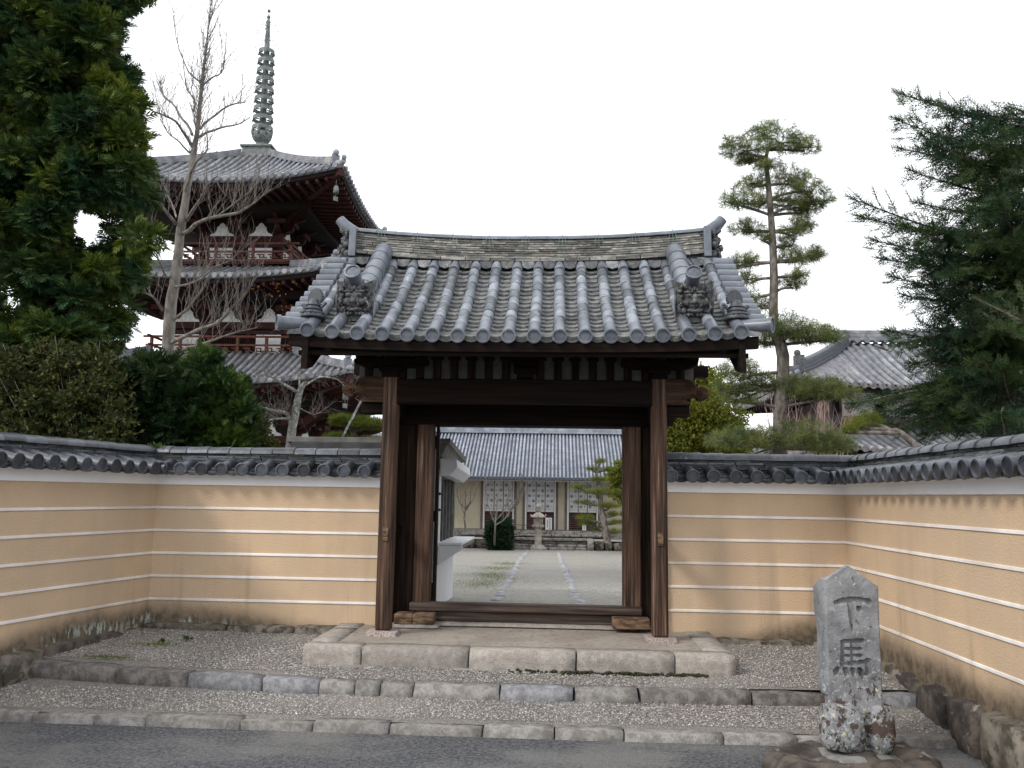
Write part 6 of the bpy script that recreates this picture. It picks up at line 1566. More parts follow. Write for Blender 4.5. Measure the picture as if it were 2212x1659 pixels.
# great cypress at the left
cb = (-6.6, 10.6, .2)
cy = tree('cypress_tree', 'huge dark green cypress with yellow-green sprays filling the left side', 'tree', cb)
CL = [(-6.07,9.97,3.31,0.26),(-7.98,11.75,6.79,0.19),(-7.41,11.56,9.17,0.21),(-6.83,10.39,4.22,0.20),(-7.31,10.13,6.18,0.18),(-6.32,10.86,7.21,0.26),(-6.33,10.02,6.80,0.26),(-7.24,11.22,8.41,0.24),(-5.69,9.70,3.42,0.21),(-7.45,11.27,8.77,0.25),(-7.31,11.78,7.82,0.21),(-6.16,9.98,4.30,0.24),(-5.82,10.10,4.16,0.24),(-8.57,11.82,9.01,0.25),(-5.62,10.31,5.88,0.15),(-8.08,11.69,5.44,0.26),(-8.51,11.93,6.49,0.20),(-7.17,11.35,9.06,0.25),(-6.11,11.32,3.91,0.18),(-7.19,10.03,3.94,0.19),(-6.69,10.06,4.63,0.19),(-8.13,10.70,7.25,0.16),(-6.95,11.49,6.92,0.22),(-7.09,11.24,3.99,0.24),(-6.73,10.11,5.42,0.26),(-6.89,9.79,6.79,0.18),(-6.92,10.79,5.00,0.21),(-5.73,10.55,4.59,0.20),(-6.90,10.13,7.78,0.18),(-7.59,11.10,7.15,0.26),(-6.43,11.57,4.51,0.22),(-5.74,10.90,4.90,0.16),(-6.44,9.95,7.10,0.21),(-6.65,11.60,7.50,0.21),(-7.35,10.64,3.35,0.18),(-6.27,10.62,7.62,0.17),(-6.75,12.13,7.16,0.22),(-6.09,10.40,5.65,0.19),(-6.96,10.59,5.07,0.19),(-7.11,10.88,8.80,0.26),(-7.20,10.75,4.53,0.17),(-5.78,10.39,8.45,0.26),(-6.67,11.24,4.34,0.19),(-6.36,10.76,8.65,0.19),(-6.66,10.18,7.71,0.21),(-7.19,11.17,4.40,0.25),(-8.61,12.10,9.23,0.21),(-6.33,11.19,5.91,0.15),(-7.71,11.08,5.04,0.17),(-7.40,11.47,8.38,0.18),(-7.45,10.05,8.10,0.17),(-7.55,12.09,6.75,0.26),(-8.05,10.54,7.99,0.16),(-6.36,10.29,7.03,0.18),(-8.05,11.29,4.72,0.22),(-8.47,11.38,6.59,0.17),(-6.69,9.81,8.08,0.17),(-7.77,11.90,6.60,0.18),(-7.09,9.76,3.87,0.16),(-7.29,10.61,7.94,0.19),(-5.37,9.81,5.94,0.25),(-6.13,9.89,7.59,0.20),(-8.07,11.20,5.32,0.15),(-6.56,11.98,4.64,0.22),(-5.80,9.66,7.20,0.15),(-5.92,10.03,7.95,0.18),(-6.72,10.90,5.64,0.20),(-6.40,10.79,3.37,0.24),(-8.20,11.06,6.70,0.22),(-8.38,12.06,7.08,0.22),(-6.14,9.74,7.77,0.17),(-6.65,9.61,3.08,0.19),(-7.07,9.72,4.79,0.15),(-8.23,11.10,7.40,0.24),(-8.18,11.74,7.66,0.23),(-6.29,10.23,7.35,0.20),(-6.90,11.01,6.13,0.17),(-6.89,11.97,7.80,0.21),(-7.53,10.86,7.85,0.19),(-5.84,9.70,5.49,0.24),(-8.43,11.71,4.32,0.25),(-6.53,10.75,7.85,0.20),(-7.10,10.71,5.65,0.16),(-6.74,12.06,7.33,0.24),(-7.18,11.20,6.76,0.18),(-8.18,11.26,6.25,0.19),(-7.98,12.10,3.70,0.22),(-6.84,10.16,4.56,0.18),(-6.58,10.51,6.36,0.26),(-6.82,9.70,4.91,0.16),(-6.32,10.68,6.21,0.23),(-6.94,10.28,5.64,0.19),(-6.59,10.32,7.62,0.20),(-7.03,11.27,4.38,0.21),(-7.26,9.96,6.15,0.21),(-7.23,11.46,8.45,0.21),(-7.45,11.83,3.82,0.17),(-6.89,10.01,3.49,0.23),(-7.53,11.04,6.83,0.25),(-8.79,11.47,8.29,0.19),(-6.77,10.29,3.30,0.23),(-6.70,11.69,4.94,0.18),(-7.01,11.91,4.52,0.25),(-7.89,11.92,6.65,0.20),(-7.36,10.35,8.44,0.24),(-7.93,10.41,7.65,0.21),(-6.54,10.14,3.68,0.21),(-6.52,11.87,3.77,0.16),(-7.12,10.53,4.48,0.16),(-7.68,11.46,7.25,0.18),(-6.96,11.91,6.13,0.23),(-7.07,10.83,6.02,0.25),(-7.91,10.99,6.45,0.20),(-6.49,10.68,5.88,0.23),(-7.65,11.49,5.57,0.16),(-7.88,12.11,3.71,0.26),(-8.68,12.03,4.41,0.25),(-6.72,11.65,5.81,0.20),(-8.57,11.96,9.01,0.23),(-7.06,10.53,5.08,0.17),(-7.15,9.79,7.79,0.15),(-7.77,10.95,4.11,0.16),(-6.79,10.89,5.72,0.17),(-6.67,10.60,3.84,0.21),(-6.74,11.65,6.36,0.19),(-7.43,11.85,7.17,0.25),(-6.67,11.50,3.41,0.24),(-6.41,11.39,7.14,0.17),(-6.86,10.22,6.32,0.15),(-7.61,10.56,5.01,0.21),(-5.91,9.70,5.47,0.16),(-6.54,10.72,3.94,0.15),(-7.96,11.77,5.65,0.17),(-6.52,10.76,5.74,0.21),(-7.18,11.11,7.25,0.19),(-8.40,11.68,6.13,0.25),(-7.61,10.73,8.15,0.24),(-6.68,11.24,7.89,0.24),(-5.58,10.23,4.25,0.18),(-6.66,9.95,4.45,0.20),(-7.39,11.17,5.82,0.22),(-7.41,11.77,3.99,0.25),(-6.79,10.72,4.62,0.18),(-6.74,11.69,3.64,0.18),(-5.82,9.69,7.90,0.15),(-6.03,10.37,6.46,0.19),(-7.48,11.84,5.19,0.19),(-5.60,9.80,4.24,0.16),(-5.95,10.48,6.72,0.16),(-7.30,11.01,8.32,0.22),(-7.08,11.22,8.67,0.23),(-8.33,11.73,5.72,0.17),(-5.84,10.31,3.77,0.22),(-6.46,11.73,9.16,0.17),(-6.10,9.79,3.40,0.17),(-7.10,10.29,3.24,0.25),(-5.35,9.63,7.91,0.18),(-6.66,10.40,3.86,0.19),(-7.96,11.69,3.55,0.20),(-7.06,10.63,3.34,0.17),(-7.41,11.60,4.94,0.16),(-5.08,9.76,4.63,0.24),(-6.20,10.83,8.79,0.22),(-5.30,9.80,5.51,0.25),(-6.48,9.88,6.69,0.23),(-6.88,9.95,8.06,0.24),(-7.06,11.41,7.90,0.16),(-8.58,11.49,6.14,0.23),(-6.56,11.57,3.97,0.25),(-6.78,10.07,8.17,0.18),(-8.32,10.95,8.31,0.18),(-7.92,11.82,4.87,0.25),(-7.70,11.82,5.06,0.16),(-7.14,10.29,4.93,0.17),(-7.37,10.74,8.71,0.15),(-7.37,10.46,7.37,0.16),(-6.59,10.48,4.78,0.25),(-8.13,12.20,5.99,0.18),(-7.20,11.38,5.41,0.17),(-6.86,11.31,5.87,0.16),(-8.15,11.74,3.47,0.24),(-7.26,11.27,4.64,0.21),(-7.07,11.84,7.47,0.19),(-8.33,11.26,9.10,0.17),(-7.13,10.95,3.30,0.25),(-7.80,10.61,7.46,0.25),(-7.29,10.85,6.16,0.18),(-5.94,10.19,8.11,0.24),(-6.37,10.56,5.76,0.16),(-6.90,11.15,3.31,0.21),(-6.73,10.78,4.04,0.22),(-8.90,12.08,7.83,0.22),(-7.69,11.61,6.15,0.24),(-6.56,10.43,7.36,0.23),(-6.34,9.72,4.20,0.26),(-8.40,11.99,6.55,0.18),(-5.91,9.76,5.79,0.19),(-6.27,10.35,4.31,0.20),(-6.31,10.18,6.41,0.16),(-5.76,9.65,3.32,0.25),(-7.29,11.37,6.36,0.17),(-6.60,11.35,6.20,0.26),(-7.20,10.32,6.26,0.15),(-6.14,9.64,3.49,0.18),(-7.49,10.87,7.65,0.20),(-6.65,10.43,5.45,0.26),(-7.23,11.31,3.90,0.25),(-7.07,10.56,6.29,0.24),(-7.21,11.50,4.27,0.21),(-8.22,11.43,7.78,0.17),(-6.82,11.30,4.37,0.22),(-6.85,9.69,7.46,0.15),(-7.39,10.70,5.57,0.17),(-7.93,11.68,6.52,0.22),(-7.46,10.08,5.74,0.25),(-6.21,11.51,5.88,0.23),(-5.77,10.20,6.87,0.23),(-7.61,11.01,5.63,0.19),(-6.22,10.57,7.91,0.20),(-6.10,11.11,5.27,0.24),(-6.51,11.59,6.65,0.17),(-7.54,10.86,6.89,0.17),(-8.03,12.02,4.06,0.16),(-7.62,11.75,6.81,0.22),(-6.72,11.91,6.58,0.22),(-7.78,11.11,4.58,0.21),(-6.27,9.76,4.69,0.21),(-7.89,10.95,6.51,0.19),(-7.31,11.66,5.22,0.15),(-6.30,9.65,4.87,0.26),(-6.45,10.77,5.99,0.16),(-8.68,12.00,5.29,0.24),(-8.41,10.93,8.72,0.21),(-7.04,11.93,4.09,0.26),(-8.18,12.18,6.69,0.23),(-8.00,11.20,3.75,0.17),(-7.49,11.30,5.67,0.19),(-6.95,12.13,6.25,0.25),(-8.68,11.82,8.87,0.22),(-8.47,11.60,9.16,0.16),(-6.85,11.52,5.83,0.26),(-8.01,11.55,6.34,0.17),(-8.97,12.02,8.76,0.24),(-8.18,11.26,9.07,0.18),(-7.69,10.83,7.68,0.19),(-6.28,11.94,5.97,0.25),(-6.90,10.99,5.53,0.15),(-6.59,11.27,4.23,0.22),(-6.20,10.95,8.48,0.15),(-8.74,11.85,9.38,0.19),(-6.99,11.39,4.48,0.25),(-7.40,11.86,5.11,0.16),(-7.27,11.05,8.47,0.18),(-5.54,10.02,5.77,0.25),(-6.92,10.30,8.40,0.19),(-7.90,10.37,7.77,0.19),(-6.84,10.43,6.90,0.20),(-7.60,11.63,4.76,0.15),(-7.69,10.52,8.07,0.19),(-6.70,11.89,4.96,0.23),(-8.29,11.56,3.61,0.19),(-5.77,10.81,4.47,0.26),(-6.47,9.99,5.99,0.16),(-6.63,9.78,7.01,0.23),(-6.88,10.89,6.78,0.18),(-8.02,11.32,6.17,0.21),(-5.59,9.60,6.27,0.17),(-7.19,10.61,5.56,0.22),(-6.70,9.61,5.61,0.23),(-6.32,11.87,4.19,0.17),(-6.23,9.84,7.19,0.16),(-6.77,11.32,9.16,0.17),(-8.30,12.01,3.92,0.23),(-7.31,10.50,5.98,0.16),(-8.68,12.13,9.36,0.17),(-7.56,11.29,7.65,0.21),(-5.98,10.13,8.32,0.22),(-5.88,9.81,3.90,0.19),(-6.86,10.51,5.74,0.23),(-7.78,10.42,8.25,0.16),(-6.41,9.82,5.13,0.20),(-5.95,9.68,5.15,0.24),(-6.36,10.83,7.09,0.23),(-6.54,11.60,7.80,0.20),(-5.78,10.54,6.60,0.20),(-8.03,11.28,5.84,0.23),(-7.84,10.77,5.36,0.19),(-7.18,12.07,8.33,0.20),(-7.18,10.99,7.47,0.25),(-7.22,9.98,4.78,0.17),(-6.51,11.50,8.84,0.15),(-7.13,10.22,5.83,0.24),(-8.47,11.28,7.24,0.19),(-7.30,11.89,7.21,0.17),(-6.81,10.65,4.10,0.19),(-7.32,10.47,3.82,0.22),(-6.21,10.26,3.13,0.21),(-7.70,12.12,9.03,0.19),(-7.55,12.11,4.68,0.18),(-8.00,11.36,4.72,0.20),(-6.46,11.06,8.28,0.22),(-7.52,9.88,8.07,0.18),(-8.12,11.09,5.49,0.20),(-7.40,9.93,5.48,0.15),(-6.60,11.20,3.31,0.17),(-7.91,10.75,6.66,0.22),(-6.68,10.14,4.76,0.21),(-7.41,11.11,5.34,0.23),(-6.36,9.64,6.83,0.22),(-7.63,10.58,8.68,0.18),(-6.30,10.56,6.95,0.23),(-6.73,11.13,8.07,0.25),(-8.24,11.48,5.81,0.23),(-7.51,10.41,3.21,0.23),(-6.22,9.97,5.39,0.19),(-6.21,11.33,5.08,0.23),(-7.60,11.10,3.36,0.16),(-7.16,9.71,4.98,0.15),(-7.69,11.76,6.63,0.16),(-6.49,11.82,6.92,0.16),(-7.52,10.16,6.02,0.20),(-6.91,9.74,5.67,0.17),(-8.86,12.04,6.70,0.16),(-8.42,11.89,8.05,0.23),(-6.65,10.97,4.07,0.19),(-7.55,11.98,8.20,0.15),(-7.22,11.71,8.08,0.20),(-5.99,10.18,6.62,0.26),(-8.78,11.64,9.05,0.24),(-7.76,11.39,6.92,0.22),(-7.28,12.15,6.88,0.16),(-6.42,10.47,7.43,0.18),(-5.77,10.46,5.35,0.21),(-6.52,10.22,5.46,0.19),(-6.37,9.64,7.62,0.22),(-8.51,11.24,7.77,0.16),(-7.01,10.01,3.49,0.23),(-8.00,10.76,6.31,0.17),(-6.07,9.62,5.31,0.24),(-6.67,10.02,5.83,0.19),(-6.18,9.69,4.96,0.20),(-6.84,11.15,3.50,0.23),(-7.84,12.15,6.51,0.19),(-6.80,10.46,3.45,0.24),(-7.48,10.58,5.90,0.18),(-7.60,11.34,3.46,0.20),(-6.80,11.36,4.14,0.16),(-7.41,10.16,7.66,0.18),(-7.08,11.36,6.91,0.20),(-5.90,9.71,3.26,0.22),(-6.98,11.84,8.36,0.16),(-7.24,11.09,6.65,0.22),(-7.93,10.97,4.22,0.25),(-8.60,12.08,6.80,0.22),(-7.56,11.98,6.59,0.15),(-6.54,11.75,6.41,0.16),(-7.75,12.19,4.79,0.21),(-8.10,11.29,4.68,0.16),(-7.01,10.03,5.61,0.25),(-5.51,9.88,6.43,0.23),(-7.85,10.84,7.13,0.18),(-6.76,11.34,3.42,0.19),(-5.78,9.87,7.16,0.15),(-6.40,10.80,3.50,0.16),(-7.77,11.19,6.63,0.19),(-7.54,11.49,7.46,0.24),(-6.62,10.11,4.09,0.26),(-7.34,11.17,5.14,0.16),(-6.86,10.86,8.60,0.21),(-7.60,10.41,5.08,0.21),(-6.74,9.93,4.60,0.21),(-5.77,10.45,3.70,0.21),(-6.60,12.11,5.00,0.20),(-6.74,10.54,5.57,0.15),(-6.77,10.91,6.60,0.23),(-7.91,11.76,8.44,0.26),(-7.28,10.58,5.23,0.23),(-8.44,11.82,3.81,0.16),(-6.14,10.15,6.57,0.24),(-6.38,11.21,5.64,0.25),(-6.82,10.20,5.72,0.20),(-8.07,11.27,7.04,0.18),(-6.55,11.24,4.39,0.20),(-7.85,11.59,8.92,0.26),(-7.62,11.17,4.94,0.24),(-5.99,9.95,7.19,0.19),(-6.95,11.91,9.30,0.24),(-7.12,9.67,5.24,0.20),(-7.11,9.80,5.14,0.16),(-7.63,11.56,4.68,0.23),(-7.49,11.52,6.17,0.21),(-7.32,9.75,7.51,0.21),(-5.63,10.46,5.71,0.25),(-8.20,11.90,6.06,0.25),(-6.20,10.58,5.63,0.18),(-6.29,10.51,4.17,0.18),(-7.63,9.94,7.68,0.20),(-5.70,9.98,6.09,0.17),(-6.44,11.97,5.09,0.15),(-7.97,11.13,5.92,0.20),(-6.74,11.06,3.77,0.18),(-7.40,12.01,4.62,0.17),(-7.46,11.80,9.48,0.19),(-6.64,9.82,3.30,0.19),(-6.84,10.53,7.14,0.24),(-7.10,10.15,5.37,0.22),(-7.67,10.97,7.07,0.18),(-6.94,11.78,8.04,0.23),(-7.01,9.77,5.41,0.17),(-7.45,11.21,4.89,0.21),(-8.15,11.39,7.39,0.20),(-6.75,9.72,7.75,0.25),(-6.47,10.23,3.65,0.22),(-6.85,10.98,6.78,0.15),(-7.09,9.72,6.64,0.17),(-7.59,11.99,4.21,0.15),(-7.30,11.56,5.13,0.17),(-7.92,10.42,7.17,0.17),(-7.01,10.18,4.82,0.17),(-6.95,10.12,5.89,0.20),(-6.65,12.00,3.71,0.21),(-6.52,11.00,6.86,0.25),(-7.16,11.31,6.60,0.20),(-5.65,9.78,5.82,0.16),(-6.77,9.88,5.43,0.19),(-7.20,9.91,7.69,0.16),(-7.49,9.98,7.56,0.16),(-7.66,11.67,9.07,0.19),(-8.02,11.08,8.47,0.24),(-7.29,11.69,7.91,0.21),(-6.74,11.36,3.79,0.16),(-6.93,11.65,7.56,0.21),(-6.17,9.67,7.33,0.26),(-6.87,11.46,3.33,0.24),(-7.22,10.92,4.80,0.26),(-5.95,9.69,5.99,0.23),(-7.59,10.29,4.93,0.23),(-6.17,10.02,5.32,0.23),(-5.82,10.17,4.26,0.15),(-6.96,10.32,7.85,0.15),(-6.90,10.45,6.55,0.19),(-6.60,10.97,4.29,0.25),(-5.55,9.82,5.23,0.20),(-6.97,9.72,3.24,0.17),(-6.23,11.82,4.96,0.18),(-8.69,11.83,7.55,0.23),(-8.55,12.17,7.00,0.23),(-7.01,12.08,9.14,0.21),(-8.49,11.98,5.94,0.21),(-7.08,11.60,3.50,0.18),(-8.22,10.96,8.80,0.23),(-8.90,12.13,8.40,0.24),(-7.06,10.84,3.50,0.18),(-7.74,11.41,7.55,0.19),(-6.65,10.52,6.07,0.17),(-6.90,9.64,4.47,0.23),(-6.30,11.27,4.35,0.26),(-6.84,10.35,5.97,0.15),(-6.98,10.81,5.93,0.15),(-7.71,10.66,7.16,0.17),(-6.65,9.88,6.67,0.25),(-6.89,10.20,7.93,0.20),(-6.68,10.28,7.28,0.18),(-6.81,10.66,8.22,0.23),(-6.66,12.07,6.33,0.23),(-7.39,11.34,8.98,0.18),(-8.12,10.93,5.67,0.23),(-7.79,10.80,3.78,0.19),(-8.29,11.92,7.64,0.20),(-8.76,11.56,8.59,0.18),(-8.33,12.13,7.78,0.20),(-5.59,10.05,5.67,0.18),(-7.60,12.17,6.59,0.22),(-6.09,9.78,7.86,0.18),(-7.36,11.99,8.03,0.19),(-6.22,11.07,7.36,0.24),(-7.67,11.30,7.87,0.22),(-8.82,12.05,5.79,0.18),(-6.19,10.60,3.60,0.24),(-5.77,10.36,8.25,0.18),(-6.91,10.44,6.10,0.25),(-6.99,11.11,4.54,0.19),(-7.70,10.85,3.97,0.16),(-6.86,10.43,8.33,0.25),(-7.02,10.39,6.68,0.21),(-7.52,11.82,7.07,0.20),(-5.85,10.51,6.34,0.17),(-7.67,10.53,5.43,0.16),(-6.91,11.24,4.84,0.15),(-6.94,10.63,4.91,0.20),(-7.35,10.00,5.34,0.25),(-6.95,11.41,7.72,0.16),(-7.95,12.04,5.44,0.16),(-6.06,9.74,3.29,0.20),(-7.62,10.88,8.75,0.26),(-9.06,11.83,9.18,0.19),(-5.72,10.06,3.62,0.17),(-7.51,11.05,3.53,0.24),(-6.83,10.16,5.04,0.21),(-5.72,9.84,6.66,0.18),(-8.42,11.60,7.27,0.17),(-8.60,12.02,4.52,0.19),(-6.38,11.58,4.86,0.20),(-7.01,11.85,7.57,0.24),(-6.55,11.08,7.87,0.16),(-7.21,11.86,4.33,0.19),(-5.90,9.73,7.41,0.24),(-7.63,10.87,6.50,0.26),(-6.60,11.70,5.99,0.18),(-8.26,11.15,7.53,0.19),(-6.61,10.94,4.62,0.17),(-7.21,10.26,5.96,0.17),(-7.68,11.85,4.51,0.18),(-6.99,9.62,7.87,0.19),(-7.02,11.71,3.82,0.16),(-6.08,9.71,6.17,0.21),(-8.19,10.72,7.63,0.18),(-7.06,11.84,7.80,0.16),(-8.39,11.22,8.16,0.24),(-6.46,10.09,5.80,0.22)]
a_ = crown('crown', cy, CL, 115, .185, 'fan', M['cypress'], 61, bias=(.05, -.2, .05), out=1., shell=.2, squash=.7, flat=.5, axis=cb, outw=.5); rel(a_, cb)
mb = MB(); mb.tube([(-6.6, 11.2, .1), (-6.7, 11.2, 2.5), (-6.9, 11.1, 5), (-7.2, 11.1, 8)], [.26, .22, .16, .08], 9); rel(link('trunk', mb.mesh('trunk', M['bark_brown']), cy), cb)
g = random.Random(6)
for i, q in enumerate(CL):
    if i % 5 == 0:
        e = Vector(q[:3]); s_ = Vector((-6.8, 11.1, max(.6, min(7.5, e.z-.3)))); mb = MB(); mid = s_.lerp(e, .5)+Vector((0, 0, -.12)); mb.tube([s_, mid, e], [.035, .022, .008], 5, cap=False); rel(link('limb', mb.mesh('limb', M['bark_brown']), cy), cb)
# broadleaf shrub below it
sb_ = (-5.6, 9.5, .2)
sh_ = tree('evergreen_shrub', 'broad-leaved evergreen shrub with yellowish leaves behind the left wing wall', 'shrub', sb_)
CS = [(-6.87,10.28,3.01,0.13),(-5.48,9.22,2.29,0.12),(-6.51,9.86,2.44,0.13),(-6.05,9.62,2.40,0.18),(-6.23,10.22,2.13,0.15),(-5.64,9.08,2.33,0.13),(-6.30,9.91,2.65,0.20),(-5.68,9.79,2.89,0.14),(-6.02,10.43,2.80,0.20),(-5.71,9.59,2.27,0.14),(-6.83,9.93,3.13,0.13),(-6.43,9.07,2.13,0.16),(-6.03,9.76,2.49,0.21),(-5.63,9.95,2.58,0.17),(-5.19,8.97,2.50,0.15),(-4.71,8.92,2.21,0.15),(-5.74,8.91,2.53,0.13),(-6.37,9.41,2.70,0.18),(-6.89,10.21,2.61,0.12),(-6.84,10.04,2.75,0.20),(-4.85,8.99,2.20,0.21),(-6.43,10.30,2.26,0.17),(-5.91,10.56,2.90,0.18),(-5.46,10.11,2.62,0.14),(-5.54,9.08,2.86,0.12),(-4.93,9.25,2.38,0.14),(-5.64,9.10,2.16,0.21),(-6.34,9.51,2.43,0.18),(-6.94,9.90,2.71,0.18),(-6.04,10.55,2.39,0.14),(-6.27,9.40,2.72,0.18),(-5.95,9.74,2.40,0.20),(-5.13,9.09,2.09,0.14),(-7.38,10.54,2.23,0.12),(-5.81,10.44,2.39,0.14),(-5.64,9.73,2.97,0.20),(-6.36,9.50,2.67,0.14),(-6.43,10.26,3.19,0.18),(-6.56,10.15,2.44,0.14),(-7.48,10.53,2.13,0.13),(-6.43,9.64,2.50,0.14),(-6.75,9.51,3.09,0.13),(-6.14,10.02,2.80,0.21),(-5.98,9.27,2.41,0.21),(-5.58,9.34,3.08,0.13),(-7.05,10.30,3.00,0.16),(-6.71,9.45,2.91,0.14),(-5.39,9.41,3.06,0.12),(-6.70,10.32,2.30,0.15),(-5.94,9.65,2.99,0.14),(-5.68,10.51,3.05,0.13),(-6.39,10.11,2.78,0.15),(-5.92,9.08,2.28,0.16),(-6.52,10.14,2.86,0.18),(-6.64,10.13,2.76,0.17),(-6.21,10.52,2.76,0.19),(-7.19,10.46,2.25,0.20),(-6.06,9.31,2.79,0.12),(-6.31,10.21,2.19,0.18),(-6.04,10.27,3.13,0.15),(-5.56,10.23,2.85,0.12),(-5.53,9.12,2.35,0.18),(-6.59,9.52,2.90,0.18),(-7.13,10.23,3.18,0.19),(-6.34,10.08,3.01,0.16),(-5.96,10.17,2.44,0.20),(-7.05,10.54,2.27,0.20),(-6.51,10.58,2.94,0.19),(-5.23,9.79,2.81,0.15),(-5.72,10.07,2.52,0.13),(-5.47,8.99,2.97,0.15),(-7.34,10.40,2.48,0.16),(-5.57,9.36,2.95,0.16),(-6.17,9.15,2.65,0.21),(-6.43,9.53,2.17,0.14),(-7.02,9.87,2.41,0.20),(-7.01,10.31,2.33,0.20),(-5.10,8.98,2.65,0.18),(-6.19,9.67,3.18,0.20),(-7.19,10.60,2.28,0.12),(-6.39,10.14,2.39,0.15),(-5.14,9.24,2.78,0.17),(-5.92,10.03,2.20,0.13),(-6.10,10.10,2.93,0.12),(-5.22,8.97,2.19,0.12),(-5.81,9.47,2.67,0.20),(-6.52,9.14,2.22,0.21),(-7.21,10.21,2.39,0.17),(-6.56,9.45,2.19,0.15),(-7.03,10.04,2.77,0.14),(-4.79,9.03,2.45,0.13),(-7.21,10.45,2.79,0.13),(-6.83,9.87,3.08,0.16),(-6.58,10.30,3.25,0.16),(-6.48,10.33,2.92,0.18),(-6.21,10.06,3.19,0.20),(-5.58,9.28,2.86,0.19),(-5.66,10.23,2.52,0.16),(-5.07,9.31,2.35,0.17),(-6.18,10.49,3.20,0.19),(-6.17,8.90,2.92,0.21),(-6.63,9.77,2.18,0.12),(-6.92,10.20,3.06,0.15),(-5.76,10.21,2.40,0.20),(-5.18,9.09,2.97,0.20),(-6.40,9.21,2.47,0.14),(-5.39,10.19,2.47,0.15),(-5.31,9.49,2.40,0.17),(-6.14,9.22,2.47,0.16),(-5.40,9.92,2.46,0.13),(-5.79,10.51,2.56,0.21),(-5.41,10.21,2.66,0.13),(-7.08,10.04,2.26,0.21),(-6.72,10.24,2.71,0.18),(-5.61,10.44,2.90,0.15),(-5.58,9.51,2.51,0.17),(-6.05,9.82,2.41,0.15),(-5.68,9.43,2.58,0.15),(-5.62,9.27,2.43,0.12),(-7.05,10.58,2.43,0.13),(-6.22,9.83,2.53,0.17),(-6.51,9.58,2.98,0.13),(-7.28,10.58,2.64,0.15),(-6.36,9.41,2.45,0.12),(-6.30,9.08,2.08,0.18),(-6.15,9.77,2.27,0.14),(-6.32,9.30,2.96,0.14),(-6.43,9.80,2.52,0.13),(-5.33,9.83,2.74,0.18),(-5.83,10.15,2.42,0.17),(-6.91,10.04,2.41,0.13),(-6.25,9.41,2.82,0.13),(-6.22,9.28,2.55,0.18),(-5.87,9.25,2.66,0.19),(-5.80,9.53,2.84,0.21),(-5.63,9.17,2.73,0.13),(-5.89,9.33,3.11,0.17),(-7.35,10.53,2.46,0.19),(-7.38,10.51,2.94,0.18),(-6.45,10.06,2.38,0.13),(-7.12,10.20,3.04,0.15),(-5.49,9.98,2.36,0.13),(-5.99,9.60,2.66,0.20),(-6.38,10.52,2.20,0.20),(-6.43,9.41,2.59,0.13),(-4.92,9.24,2.70,0.17),(-6.31,9.68,2.84,0.16),(-5.43,9.68,2.94,0.16),(-5.31,8.98,2.50,0.20),(-5.78,9.74,3.15,0.20),(-6.73,10.52,3.14,0.19),(-6.07,10.37,2.87,0.14),(-5.36,9.79,2.24,0.15),(-5.58,9.60,2.80,0.14),(-5.50,9.74,3.15,0.16),(-5.68,9.60,3.08,0.14),(-6.00,9.72,2.20,0.21),(-4.97,9.36,2.51,0.17),(-5.79,9.60,2.22,0.17),(-7.14,10.46,2.20,0.12),(-5.02,9.27,2.21,0.21),(-6.52,10.22,2.18,0.18),(-6.48,9.55,3.10,0.14),(-6.83,10.50,2.89,0.16),(-5.63,10.15,3.03,0.16),(-5.91,9.70,2.45,0.14),(-5.65,10.50,2.52,0.15),(-5.52,9.14,2.50,0.17),(-5.67,9.49,2.72,0.14),(-6.48,9.23,2.46,0.13)]
rel(crown('crown', sh_, CS, 75, .115, 'leaf', M['olive'], 62, bias=(0, -.2, .3), shell=.1, squash=1.), sb_)
g = random.Random(8); mb = MB()
for q in CS[::2]: e = Vector(q[:3])+Vector((g.uniform(-.15, .15), -.1, g.uniform(.05, .28))); mb.tube([(-5.5+g.uniform(-.3, .3), 9.9, .3), Vector((-5.5, 9.8, 1)).lerp(e, .6), e], [.014, .008, .003], 4, cap=False)
rel(link('stems', mb.mesh('stems', M['twig']), sh_, kind='stuff'), sb_)
